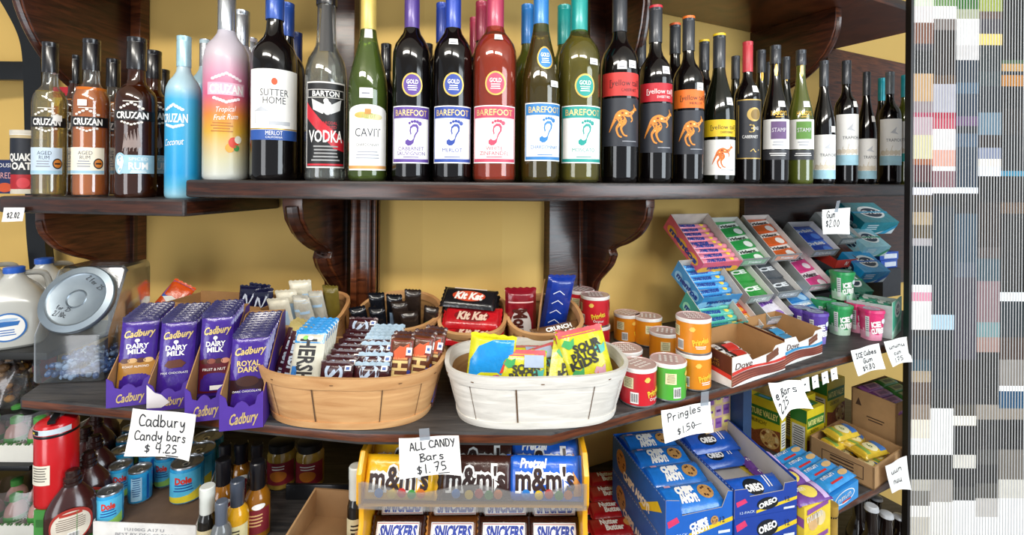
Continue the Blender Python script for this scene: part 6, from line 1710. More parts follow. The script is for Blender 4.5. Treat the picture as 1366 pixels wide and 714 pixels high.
# snack bar boxes: green and yellow with a bowl of oats
NG = mat('#2f7d32', .4, 0, .05); NY = mat('#e6cf2a', .4, 0, .05); NBR = mat('#8a4a2a', .5, 0, .3, 200); OATS = mat('#d8b06a', .6, 0, .3, 250)
def nv_face(D, w_, h_):
    D.rect(0, h_ * .80, w_, h_, NY, 1); D.rect(w_ * .02, h_ * .58, w_ * .98, h_ * .82, NG, 2)
    D.text('NATURE VALLEY', w_ * .5, h_ * .70, h_ * .12, mat('#f2ea8a'), 3, w_ * .88, rot=R(0), bold=.04)
    D.text('CRUNCHY', w_ * .4, h_ * .50, h_ * .08, mat('#3a2a12'), 3, w_ * .5)
    D.poly([(0, 0), (w_, 0), (w_, h_ * .44), (w_ * .6, h_ * .40), (w_ * .3, h_ * .28), (0, h_ * .34)], NBR, 2)
    D.ell(w_ * .72, h_ * .22, w_ * .26, h_ * .2, OATS, 3, 18)
    for k in range(10): D.ell(w_ * (.72 + .19 * math.cos(k * 2.4)), h_ * (.22 + .14 * math.sin(k * 2.4)), w_ * .05, h_ * .03, NBR if k % 2 else mat('#f0d9a0'), 4, 8)
def nv_side(D, d_, h_):
    D.rect(d_ * .1, h_ * .08, d_ * .9, h_ * .62, WHITE, 1); D.small(d_ * .5, h_ * .58, d_ * .7, h_ * .48, 9, mat('#55585e'), 2); D.rect(0, h_ * .7, d_, h_, NG, 1)
def nv_top(D, w_, d_):
    D.rect(w_ * .08, d_ * .25, w_ * .92, d_ * .75, NG, 1); D.rect(w_ * .3, d_ * .35, w_ * .7, d_ * .65, mat('#3f93c8', .4), 2)
def nv(px, py, rot, w_, dep, h_, label, flip=False):
    M = at(px, py, H_BOT - .0008) @ Matrix.Rotation(rot, 4, 'Z')
    return simple_carton('snack_bar_box', label, 'box', M, w_, dep, h_, NY, (lambda D, a, b: nv_side(D, a, b)) if flip else nv_face, nv_face if flip else nv_side, nv_top, 'green and yellow snack bar boxes')
nv(1041, 606, R(36), .034, .115, .150, 'green and yellow snack bar box turned sideways beside the dark blue cartons', True)
nv(1064, 592, R(30), .100, .045, .140, 'green and yellow snack bar box in the middle, partly behind the curled card')
nv(1076, 608, R(30), .098, .050, .135, 'green and yellow snack bar box standing nearest the light blue biscuit carton')
nv(1103, 570, R(30), .115, .058, .150, 'green and yellow snack bar box farthest back, below the white tags')
# yellow cartons of purple biscuits beside the dark blue stack
YB = mat('#e6c93a', .45, 0, .1); PUR = foil('#6a3f8f', .25)
def yface(D, w_, h_):
    D.ell(w_ * .35, h_ * .4, w_ * .2, h_ * .28, mat('#d9b07a'), 1, 14); D.ell(w_ * .62, h_ * .45, w_ * .18, h_ * .25, mat('#e9d3a0'), 1, 14); D.poly([(w_ * .1, h_ * .7), (w_ * .9, h_ * .84), (w_ * .9, h_ * .98), (w_ * .1, h_ * .88)], mat('#8a4f9a'), 2)
    hw(D, 'numn', w_ * .4, h_ * .5, h_ * .3, h_ * .05, mat('#f4efe4'), w_ * .6, R(6))
M0 = at(1073, 678, .705) @ RZ(24)
M0.translation.z = hz(H_BOT) + .0008
for k in range(2):
    simple_carton('biscuit_carton', ['yellow biscuit carton under another at the low shelf front', 'upper yellow biscuit carton beside the dark blue stack'][k], 'carton', M0 @ TR(0, 0, k * .0655), .088, .20, .065, YB, yface, lambda D, d_, h_: D.rect(0, h_ * .3, d_, h_ * .6, mat('#8a4f9a'), 1), None, 'yellow biscuit cartons')
def pbar(D):
    D.ell(0, D.L * .5, D.W * .34, D.L * .22, mat('#e6cf5a', .4), 1, 16); hw(D, 'numn', -D.W * .05, D.L * .3, D.W * .3, .0014, WHI, D.L * .4, R(90), 2); D.rect(-D.W * .45, D.L * .76, D.W * .45, D.L * .9, mat('#c9b0dd', .3), 1)
PBK = bar_mesh('biscuit_pack', .10, .05, .016, PUR, pbar)
for i in range(5):
    o = PBK if i == 0 else PBK.copy()
    if i: COL.objects.link(o)
    props(o, ['purple biscuit pack nearest the front on the yellow cartons', 'purple biscuit pack second from the front on the yellow cartons', 'purple biscuit pack in the middle on the yellow cartons', 'purple biscuit pack fourth back on the yellow cartons', 'purple biscuit pack furthest back on the yellow cartons'][i], 'biscuits', 'purple biscuit packs')
    mplace(o, M0 @ TR(-.006 + .004 * (i % 2), .03 + .04 * i, .134 + .006 * (i % 2)) @ RZ(-6 + 5 * (i % 3)) @ RX(10) @ RZ(-90) @ RX(-90))
# light blue carton with four packs
def fp(D):
    W, L = D.W, D.L
    hw(D, 'nmun', -W * .1, L * .32, W * .34, .0022, WHI, L * .42, R(90), 3); D.ell(-W * .0, L * .74, W * .2, L * .14, mat('#d9b27a', .5), 2, 14); D.rect(W * .2, L * .2, W * .32, L * .6, mat('#c8302a', .4), 2)
    D.text('', 0, 0, .01, WHI) if False else None
LB = mat('#2f8fd6', .4, 0, .06)
Mb = at(1106, 666, .79) @ RZ(31); Mb.translation.z = hz(H_BOT) + .0008
def lface(D, w_, h_):
    D.poly([(0, 0), (w_ * .2, 0), (w_ * .1, h_), (0, h_)], mat('#dfe9f2'), 1); D.ell(w_ * .52, h_ * .55, w_ * .34, h_ * .36, WHI, 2, 24); D.ell(w_ * .52, h_ * .56, w_ * .31, h_ * .30, mat('#2f8fd6'), 3, 24); hw(D, 'nmun', w_ * .52, h_ * .46, h_ * .3, h_ * .06, WHI, w_ * .46, R(4), 4); D.rect(w_ * .42, h_ * .26, w_ * .72, h_ * .36, mat('#c8302a'), 4)
simple_carton('biscuit_carton', 'light blue biscuit carton carrying four packs at the low shelf front', 'carton', Mb, .150, .165, .046, LB, lface, lambda D, d_, h_: D.rect(0, h_ * .2, d_, h_ * .4, WHI, 1))
FP = bar_mesh('biscuit_pack', .142, .040, .018, foil('#3a97dc', .24), fp)
for i in range(4):
    o = FP if i == 0 else FP.copy()
    if i: COL.objects.link(o)
    props(o, ['light blue biscuit pack nearest the carton front', 'light blue biscuit pack second from the carton front', 'light blue biscuit pack third from the carton front', 'light blue biscuit pack at the back under the snack bar boxes'][i], 'biscuits', 'light blue biscuit packs')
    mplace(o, Mb @ TR(.004, .022 + .040 * i, .060) @ RX(10) @ RZ(-90) @ RX(-90))
# brown corrugated boxes at the end of the low shelf
CORR = mat('#b08a5f', .85, 0, .07, 30); CORRI = mat('#94704a', .85, 0, .08, 30)
def open_box(label, M, w_, dep, h_, hb=None, front_print=None, side_print=None, mo=CORR, mi=CORRI, name='cardboard_box'):
    r = thing(name, label, 'box', (0, 0, 0)); r.matrix_world = M; t = .004; hb = hb or h_
    m = MB(); m.box((w_ / 2, dep / 2, t / 2), (w_, dep, t), mi); m.build('bottom', r)
    m = MB(); m.box((w_ / 2, dep - t / 2, hb / 2), (w_, t, hb), mi); m.build('back_panel', r)
    for x0 in (t / 2, w_ - t / 2):
        m = MB(); m.prism([(0, 0), (dep, 0), (dep, hb), (0, h_)], lambda u, v, q: (x0 + q, u, v), -t / 2, t / 2, mo)
        if side_print and x0 < t: side_print(Deco(m, plane((-.0003, dep, 0), (0, -1, 0), (0, 0, 1), (-1, 0, 0))), dep, h_)
        m.build('side_panel', r)
    m = MB(); m.box((w_ / 2, t / 2, h_ / 2), (w_, t, h_), mo)
    if front_print: front_print(Deco(m, plane((0, -.0003, 0), (1, 0, 0), (0, 0, 1), (0, -1, 0))), w_, h_)
    m.build('front_panel', r)
    return M
dk = mat('#4a3324', .8)
def cprint(D, d_, h_): D.frame(d_ * .2, h_ * .25, d_ * .85, h_ * .85, .002, dk, 1); D.small(d_ * .52, h_ * .78, d_ * .5, h_ * .46, 3, dk, 1)
Mc = at(1166, 655, H_BOT - .001) @ RZ(32)
open_box('brown cardboard box of yellow snack packs at the low shelf end', Mc, .19, .165, .062, .075, None, side_print=cprint)
YS = foil('#d9b83a', .25)
def ys(D):
    D.ell(0, D.L * .5, D.W * .36, D.L * .2, mat('#e9dfb0', .4), 1, 16); D.text('6', -D.W * .05, D.L * .5, D.W * .34, mat('#3a6a2a'), 2, rot=R(90)); D.poly([(-D.W * .4, D.L * .72), (D.W * .4, D.L * .66), (D.W * .4, D.L * .9), (-D.W * .4, D.L * .86)], mat('#3f6fb0', .4), 1); D.rect(-D.W * .4, D.L * .12, D.W * .4, D.L * .26, mat('#7fa04a', .4), 1)
YP = bar_mesh('snack_pack', .10, .052, .028, YS, ys)
for i, (x, y, z, rz) in enumerate([(.075, .05, .02, -20), (.13, .05, .022, 12), (.07, .11, .022, 4), (.125, .11, .024, -14), (.075, .125, .050, -8), (.12, .10, .052, 16), (.11, .055, .050, -12), (.09, .12, .078, -10)]):
    o = YP if i == 0 else YP.copy()
    if i: COL.objects.link(o)
    props(o, 'yellow snack pack heaped in the brown cardboard box', 'snack', 'yellow snack packs in the cardboard box')
    mplace(o, Mc @ TR(x, y, z) @ RZ(rz) @ TR(-.05, 0, 0) @ RX(8) @ RZ(-90) @ RX(-90))
Md = TR(1.160, 1.440, hz(H_BOT) + .001) @ RZ(27)
open_box('brown cardboard box of purple and green snack bars behind the yellow packs', Md, .20, .125, .17, .175, None, side_print=lambda D, w_, h_: (D.small(w_ * .55, h_ * .6, w_ * .4, h_ * .1, 2, dk, 1), D.poly([(w_ * .1, h_ * .74), (w_ * .24, h_ * .74), (w_ * .17, h_ * .88)], dk, 1)))
inner = MB().box((.10, .0625, .065), (.186, .112, .12), CORRI).build('carton_insert'); props(inner, 'brown inner carton filling the tall snack bar box', 'carton'); mplace(inner, Md @ TR(0, 0, .006))
for c, c2, nm, xs_ in (('#8a4f8a', '#c98ab0', 'purple', (.008, 0)), ('#4f9a3f', '#c9d07a', 'green', (.100, 0))):
    def gb(D): D.rect(-D.W * .35, D.L * .2, D.W * .3, D.L * .8, mat(c2, .4), 1); D.small(0, D.L * .7, D.W * .4, D.L * .4, 5, mat('#2a2a4a'), 2)
    g0 = bar_mesh('snack_bar', .092, .034, .014, foil(c, .25), gb)
    for i in range(4):
        o = g0 if i == 0 else g0.copy()
        if i: COL.objects.link(o)
        props(o, nm + ' snack bar in the tall brown box under the price cards', 'snack bar', nm + ' snack bars in the tall box')
        mplace(o, Md @ TR(xs_[0], .014 + .028 * i, .142 + .010 * i) @ RZ(-4) @ RX(16) @ RZ(-90) @ RX(-90))
# leaning wrapper carton behind the price card, and the dark post beside it
Me = TR(.505, 1.235, hz(H_BOT) + .001) @ RZ(24)
def wr(D, w_, h_):
    for a in range(3):
        for b in range(3):
            x, y = w_ * (.18 + .32 * a), h_ * (.94 - .11 * b)
            D.rect(x - w_ * .13, y - h_ * .045, x + w_ * .13, y + h_ * .045, mat(['#8a5aa0', '#e3d27a', '#c9a0c0'][(a + b) % 3]), 1); D.rect(x - w_ * .09, y - h_ * .01, x + w_ * .08, y + h_ * .012, mat('#6a2f8a'), 2)
simple_carton('snack_carton', 'cream carton patterned purple and yellow behind the price card for tubes', 'carton', Me, .085, .07, .285, mat('#d9b98a', .6), wr)
Mf = TR(.600, 1.235, hz(H_BOT) + .001) @ RZ(24)
simple_carton('tall_carton', 'tall dark blue carton beside the purple patterned one', 'carton', Mf, .03, .06, .31, mat('#1c3a5f', .5))
# four white tags under the grey shelf
for i, (a, b, c, d_) in enumerate([(1069, 1079, 505, 524), (1083, 1091, 502, 519), (1096, 1104, 497, 513), (1108, 1116, 492, 508)]):
    sign([(a, c + 1), (b, c - 2), (b, d_ - 3), (a, d_)], 'shelf_tag', ['narrow white tag nearest the curled card', 'second narrow white tag from the curled card', 'third narrow white tag from the curled card', 'fourth narrow white tag, above the largest snack bar box'][i], [('s', 0, .0, .1, .4, .05)], curl=.0008, only=2, d=.004, cat='tag')
sign([(1181, 622), (1209, 608), (1208, 650), (1183, 655)], 'price_sign', 'white card hanging in front of the cardboard box at the low shelf end', [('uun', 0, .1, .18, .6, .03), ('nuu', 0, -.25, .2, .5, .03)], only=2, d=-.02)

# dark beer bottles on the bottom shelf
HB = 1.14
bl = line_pt(2, .0, .25), line_pt(2, .0, END_R), line_pt(2, WALL_D - .002, END_R), line_pt(2, WALL_D - .002, .25)
props(MB().slab([bl[0], bl[1], bl[2], bl[3]], hz(HB) - .026, hz(HB), LOWTOP, WALNUT).build('display_shelf', bevel=.004), 'lowest shelf carrying the dark beer bottles', 'shelf')
BEER = None
def beer(px, topy, Y, lab, foil_c=None):
    x = (px - CX) / FPX * Y; ht = (topy - HY - ROLL * (px - CX)) * Y / FPX; H = HB - ht
    r = thing('beer_bottle', lab, 'bottle', (x, Y, hz(HB) + .0005), R(12), 'dark bottles on the lowest shelf'); k = .031
    m = MB().lathe([(k * .9, 0), (k, .004), (k, H * .52), (k * .95, H * .58), (k * .7, H * .66), (k * .47, H * .73), (k * .42, H * .9), (k * .46, H * .92), (k * .46, H * .95), (k * .4, H * .96)], mat('#160d0a', .08, 0, .05, 20, .5), 22); m.build('glass_body', r)
    m = MB(); cm = mat(foil_c or '#c9ccd0', .35, .3)
    if foil_c: m.lathe([(k * .46, H * .70), (k * .46, H * .93), (k * .5, H * .94), (k * .5, H), (k * .3, H + .001)], cm, 18)
    else: m.lathe([(k * .52, H * .95), (k * .56, H * .955), (k * .52, H * .99), (k * .4, H), (.001, H)], cm, 18)
    m.build('cap', r)
    m = MB(); fn = lambda u, v, l: ((k + .0005 + l) * math.sin(u / k), -(k + .0005 + l) * math.cos(u / k), v)
    D = Deco(m, fn, 1, 1, .006, .0003); D.rect(-.03, H * .14, .03, H * .46, mat('#5a3f8a' if foil_c else '#d9d4c6'), 1); D.ell(0, H * .3, .018, H * .1, mat('#d9b04a'), 2); m.build('label', r)
for a in [(1149, 658, 1.36, 'dark bottle with a silver cap, first below the light blue carton'), (1166, 674, 1.30, 'dark bottle with a white topped cap, in front of two others'), (1157, 648, 1.46, 'dark bottle with a silver cap behind the white topped one'), (1172, 662, 1.46, 'dark bottle with a silver cap near the cardboard box corner'), (1186, 684, 1.33, 'dark bottle with a blue grey cap in front of the corner'), (1204, 688, 1.40, 'dark bottle with a silver cap nearest the made-up slatted screen')]: beer(*a)
beer(1112, 672, 1.17, 'dark bottle with a gold foil neck below the light blue carton', '#c9a24a'); beer(1092, 692, 1.12, 'dark bottle with a gold foil neck below the yellow cartons', '#b8923a')

# ------------------------------------------------------------------ low shelf on the rum side: juice cans, syrup, sauces
CANB = foil('#2f9fd8', .25)
CANS = {}
def jcan(px, topy, kind, rad, H, label, rot):
    ht = H_BOTL - H
    v = ray(px, topy); t = -ht / v.z; X, Y = v.x * t, v.y * t
    key = kind
    if key in CANS: return dup(CANS[key], (X, Y, hz(H_BOTL) + .0022), rot, label, 'blue juice cans')
    r = thing('juice_can', label, 'can', (X, Y, hz(H_BOTL) + .0022), rot, 'blue juice cans'); CANS[key] = r
    m = MB(); m.lathe([(rad * .86, 0, STEEL), (rad * .9, .002, STEEL), (rad, .006, CANB), (rad, H - .008, CANB), (rad * .97, H - .004, STEEL), (rad * .97, H - .001, STEEL), (rad * .95, H, STEEL), (rad * .90, H, STEEL), (rad * .87, H - .003, STEEL), (.001, H - .003, STEEL)], CANB, 32)
    fn = lambda u, v_, l: ((rad + .0003 + l) * math.sin(u / rad), -(rad + .0003 + l) * math.cos(u / rad), v_)
    D = Deco(m, fn, 1, 1, .006, .00022); rd = mat('#d8382a', .4)
    if kind != 'back':
        D.rect(-rad * 1.1, .008, rad * 1.1, H - .010, mat('#58bfe8', .35), 1)
        D.poly([(-rad * 1.1, .008), (rad * 1.1, .008), (rad * 1.1, H * .4), (rad * .3, H * .28), (-rad * 1.1, H * .22)], mat('#e6d43a' if kind == 'pine' else '#9fd86a', .35), 2)
        D.text('Dole', 0, H * .68, H * .17, rd, 3, rad * 1.0, bold=.05); D.small(0, H * .58, rad * 1.2, H * .22, 3, mat('#1a4f9a'), 3)
    else:
        D.rect(-rad * .8, .010, rad * .1, H - .012, mat('#a9d3ea', .4), 1); D.small(-rad * .35, H * .85, rad * .7, H * .6, 9, mat('#2a5f9a'), 2); D.rect(rad * .5, .008, rad * .7, H - .010, mat('#1a5fb0', .3), 1)
    m.build('can_body', r)
    m = MB(); q = plane((0, 0, H - .0028), (1, 0, 0), (0, 1, 0), (0, 0, 1)); D = Deco(m, q, 1, 1, 1e9, .0004); D.ell(0, rad * .15, rad * .36, rad * .5, mat('#8e9398', .3, .8), 1); D.ell(0, -rad * .3, rad * .24, rad * .3, mat('#dfe3e6', .25, .8), 2); D.ell(0, -rad * .34, rad * .12, rad * .14, mat('#55595e', .4, .5), 3)
    m.build('pull_tab', r)
    return r
jcan(147, 654, 'front', .0225, .072, 'blue juice can nearest the white tray lip', R(32))
jcan(161, 620, 'front', .0225, .072, 'blue juice can behind the one at the tray lip', R(36))
jcan(187, 625, 'back', .0225, .072, 'blue juice can showing its back print beside the row', R(40))
jcan(163, 600, 'front', .0225, .072, 'blue juice can third in the row beside the syrup', R(36)); jcan(170, 584, 'front', .0225, .072, 'blue juice can fourth in the row beside the syrup', R(36)); jcan(177, 570, 'back', .0225, .072, 'blue juice can furthest back beside the syrup', R(30))
jcan(201, 603, 'back', .0225, .072, 'blue juice can half under the purple price card', R(10)); jcan(222, 606, 'front', .0225, .072, 'blue juice can in the shade below the price card', R(10))
jcan(250, 616, 'pine', .0325, .082, 'wide pineapple juice can nearest, below the price card corner', R(20)); jcan(267, 598, 'pine', .0325, .082, 'wide pineapple juice can second, by the tray wall', R(14)); jcan(278, 582, 'pine', .0325, .082, 'wide pineapple juice can furthest back by the tray wall', R(10))
# the white can tray
tr_ = thing('can_tray', 'white edged cardboard tray holding the blue juice cans', 'tray', (0, 0, 0))
A = Vector(at(124, 716, H_BOTL).translation); B = Vector(at(262, 722, H_BOTL).translation); Cc = Vector((-.735, 1.235, A.z)); Dd = Vector((-.985, 1.225, A.z))
A.y = max(A.y, .93)
quad = [(A.x, A.y), (B.x, B.y), (Cc.x, Cc.y), (Dd.x, Dd.y)]
m = MB().slab(quad, A.z + .0004, A.z + .002, mat('#6b5444', .8)); m.build('bottom', tr_)
TW = mat('#d9d6d2', .6, 0, .03)
for i, nm in enumerate(['front_lip', 'side_lip', 'back_lip', 'side_lip']):
    p, q = Vector((*quad[i], 0)), Vector((*quad[(i + 1) % 4], 0)); d = (q - p).normalized(); n_ = Vector((-d.y, d.x, 0)) * .002
    m = MB().slab([(p.x, p.y), (q.x, q.y), (q.x + n_.x, q.y + n_.y), (p.x + n_.x, p.y + n_.y)], A.z + .0004, A.z + .030, TW if i else mat('#e6e4e1', .6))
    if i == 0:
        L_ = (q - p).length; D = Deco(m, plane((p + q) / 2 + Vector((0, 0, A.z)) - n_ * .1, d, (0, 0, 1), -n_)); gy = mat('#8d8f96')
        D.text('1U100G A17 U', 0, .018, .006, gy, 2, L_ * .38); D.text('BEST BY DEC 05 2019', 0, .008, .006, gy, 2, L_ * .56)
    m.build(nm, tr_)
# brown syrup bottles
SYR = glass_m('#5a2a22', .75, .5, .12); SYRM = mat('#3a1a18', .2, 0, .1, 20, .5)
SY = None
for i, (px, ty, Y, lab) in enumerate([(100, 626, .958, 'brown syrup bottle with an oval label, nearest of its row'), (121, 609, 1.02, 'brown syrup bottle second in the row'), (130, 592, 1.085, 'brown syrup bottle third in the row beside the cans'), (117, 580, 1.12, 'brown syrup bottle behind, next to the red extinguisher'), (131, 566, 1.18, 'brown syrup bottle near the back of the row'), (136, 556, 1.25, 'brown syrup bottle furthest back in the row')]):
    X = (px - CX) / FPX * Y; zt = ZC - (ty - HY - ROLL * (px - CX)) * Y / FPX; z0 = hz(H_BOTL) + .0008
    if SY: dup(SY, (X, Y, z0), R(38 - 2 * i), lab, 'brown syrup bottles'); continue
    H = zt - z0
    SY = thing('syrup_bottle', lab, 'bottle', (X, Y, z0), R(38), 'brown syrup bottles')
    k = .042; m = MB().lathe([(k * .8, 0), (k * .96, .004), (k, .012), (k * 1.0, H * .40), (k * .94, H * .50), (k * .74, H * .62), (k * .5, H * .72), (k * .36, H * .78), (k * .33, H * .8)], SYRM, 28, 1, .68); m.build('bottle_body', SY)
    c = k * .35; m = MB().lathe([(c * .9, H * .78), (c, H * .785), (c, H * .83), (c * .84, H * .84), (c * .84, H * .86), (c, H * .87), (c, H * .90), (c * .8, H * .915), (c * .8, H * .98), (c * .6, H)], mat('#2a1715', .2, 0, .05, 20, .4), 20, 1, 1); m.build('cap', SY)
    fn = lambda u, v, l: ((k + .0008 + l) * math.sin(u / k), -(k + .0008 + l) * .70 * math.cos(u / k), v)
    m = MB(); D = Deco(m, fn, 1, 1, .006, .0003); D.ell(0, H * .28, k * .84, H * .25, mat('#a8322a', .4), 1, 32); D.ell(0, H * .27, k * .74, H * .22, mat('#d8cfc0', .5), 2, 32); D.rect(-k * .4, H * .43, k * .4, H * .47, mat('#b03a2e'), 3); D.small(0, H * .4, k * 1.1, H * .18, 6, mat('#7a6a5c'), 3); D.barcode(-k * .1, H * .1, k * .3, H * .19, 3); m.build('label', SY)
# sauce bottles
SAU = {}
def sauce(px, ty, Y, kind, lab):
    X = (px - CX) / FPX * Y; zt = ZC - (ty - HY - ROLL * (px - CX)) * Y / FPX; z0 = hz(H_BOTL) + .0008; H = zt - z0
    r = thing('sauce_bottle', lab, 'bottle', (X, Y, z0), R(15), 'sauce bottles under the grey shelf')
    body, cap, k, lb = {'yellow': ('#d9a01a', '#3f4654', .021, '#d9cfa0'), 'amber': ('#8f5a12', '#14141a', .024, '#7a1f2a'), 'dark': ('#2a1c10', '#14141a', .020, '#3a2a1a'), 'white': ('#17130f', '#dfe2dc', .016, '#cdbf98'), 'grey': ('#6b6f72', '#5a6270', .018, '#b9b3a2')}[kind]
    m = MB().lathe([(k * .9, 0), (k, .003), (k, H * .45), (k * .97, H * .53), (k * .8, H * .60), (k * .55, H * .65), (k * .48, H * .68)], mat(body, .12, 0, .1, 20, .5), 24); m.build('bottle_body', r)
    c = k * .58 if kind != 'white' else k * .8
    m = MB().lathe([(c * .95, H * .62), (c, H * .63), (c, H * .84), (c * 1.04, H * .85), (c * 1.04, H * .985), (c * .9, H), (.001, H)], mat(cap, .3, 0, .05, 20, .2), 20); m.build('cap', r)
    fn = lambda u, v, l: ((k + .0005 + l) * math.sin(u / k), -(k + .0005 + l) * math.cos(u / k), v)
    m = MB(); D = Deco(m, fn, 1, 1, .005, .0003); D.rect(-k * 1.2, H * .10, k * 1.2, H * .42, mat(lb, .5), 1); D.small(0, H * .36, k * 1.2, H * .18, 4, mat('#2a2018' if kind != 'amber' else '#d9b07a'), 2)
    if kind == 'amber': D.ell(k * .3, H * .46, k * .5, H * .04, WHI, 2)
    m.build('label', r)
for a in [(280, 648, .915, 'white', 'slim dark sauce bottle with a white sealed neck beside the can tray'), (299, 668, .895, 'grey', 'low sauce bottle with a grey cap in front of the yellow one'), (320, 640, .93, 'yellow', 'bright yellow sauce bottle with a blue grey cap'), (347, 615, .97, 'amber', 'big amber sauce bottle with a black cap and red label'), (301, 612, .985, 'amber', 'amber sauce bottle with a dark cap behind the yellow one'),
          (303, 592, 1.06, 'dark', 'dark sauce bottle behind, next to the can tray wall'), (325, 590, 1.08, 'amber', 'amber sauce bottle at the back between two dark caps'), (346, 592, 1.05, 'dark', 'dark capped sauce bottle right behind the big amber one'), (478, 621, .93, 'white', 'dark bottle with a white cap beside the yellow rack')]: sauce(*a)
for i, px in enumerate((379, 417)):
    Y = 1.13; X = (px - CX) / FPX * Y
    r = thing('sauce_jar', ['glass jar with a red label further from the yellow rack', 'glass jar with a red label closer to the yellow rack'][i], 'jar', (X, Y, hz(H_BOTL) + .0008), R(10), 'jars with red labels')
    k = .031; m = MB().lathe([(k * .9, 0), (k, .004), (k, .075), (k * .85, .085)], mat('#a8893a', .12, 0, .2, 60, .5), 24); m.build('jar_body', r)
    m = MB().lathe([(k * .9, .083), (k * .92, .1), (k * .8, .102)], BLK, 24); m.build('lid', r)
    m = MB(); fn = lambda u, v, l: ((k + .0005 + l) * math.sin(u / k), -(k + .0005 + l) * math.cos(u / k), v); D = Deco(m, fn, 1, 1, .006, .0003); D.rect(-k * 1.2, .014, k * 1.2, .064, mat('#8a2432', .5), 1); D.ell(0, .034, k * .6, .012, mat('#c8772a'), 2); D.small(0, .058, k * 1.1, .012, 2, WHI, 3); m.build('label', r)
Mg = TR(-.425, .905, hz(H_BOTL) + .001) @ RZ(-6)
open_box('empty brown cardboard box on the dark low shelf beside the yellow rack', Mg, .135, .115, .04, .062)
bin_ = MB().box((-.40, 1.075, hz(H_BOTL) + .018), (.20, .008, .034), mat('#1b1c20', .35, 0, .2, 30, .3)).build('black_ledge', bevel=.002); props(bin_, 'black plastic ledge in front of the two red label jars', 'ledge')
# ------------------------------------------------------------------ black rack beyond the rum
rk2 = thing('metal_rack', 'black metal rack with an arched post beyond the rum bottles', 'rack', (0, 0, 0))
YP_ = 1.405
def xp(px, Y): return (px - CX) / FPX * Y
def zp(px, py, Y): return ZC - (py - HY - ROLL * (px - CX)) * Y / FPX
pts = [(-40, -60), (0, -22), (24, 14), (40, 48), (46, 82), (48, 130), (50, 200), (52, 300), (60, 385), (62, 470), (62, 760)]
sm = smooth_line(pts, 6)
c3 = [(xp(x, YP_), zp(x, y, YP_)) for x, y in sm]
hwid = .026
out = []; inn = []
for i, (x, z) in enumerate(c3):
    a = c3[max(i - 1, 0)]; b = c3[min(i + 1, len(c3) - 1)]; d = math.hypot(b[0] - a[0], b[1] - a[1]); nx, nz = -(b[1] - a[1]) / d, (b[0] - a[0]) / d
    out.append((x + nx * hwid, z + nz * hwid)); inn.append((x - nx * hwid, z - nz * hwid))
m = MB(); n = len(c3); vs = []
for (a, b) in zip(out, inn):
    vs += [(a[0], YP_ - .012, a[1]), (b[0], YP_ - .012, b[1]), (b[0], YP_ + .012, b[1]), (a[0], YP_ + .012, a[1])]
fs = []
for i in range(n - 1):
    for k in range(4): fs.append((i * 4 + k, i * 4 + (k + 1) % 4, i * 4 + 4 + (k + 1) % 4, i * 4 + 4 + k))
fs += [(3, 2, 1, 0), tuple((n - 1) * 4 + k for k in range(4))]
m.add(vs, fs, BLACKMETAL); m.build('arched_post', rk2)
def rshelf(name, h, yf, yb, px_r, th=.02, mt=BLACKMETAL):
    m = MB(); x1 = xp(px_r, yf); m.box(((x1 - 2.1) / 2, (yf + yb) / 2, hz(h) - th / 2), (x1 + 2.1, yb - yf, th), mt); m.build(name, rk2, bevel=.003)
rshelf('rail', -.335, 1.40, 1.42, 37, .055)
rshelf('rack_shelf', .418, 1.135, 1.40, 64, .018, mat('#232424', .5, .2))
rshelf('rack_shelf', .672, 1.11, 1.40, 42, .012)
rshelf('rack_shelf', .842, .93, 1.40, 92, .014)
rshelf('rack_shelf', .588, 1.17, 1.40, 44, .010)
for xx in (-1.95,):
    m = MB(); m.box((xx, 1.39, .95), (.04, .02, 1.9), BLACKMETAL); m.build('upright', rk2)
sign([(5, 277), (33, 277), (33, 295), (5, 296)], 'shelf_tag', 'small white price tag under the end of the rum shelf', [('$2.02', 0, -.25, .4, .6, .06)], d=.094, only=0, cat='tag', curl=.001)
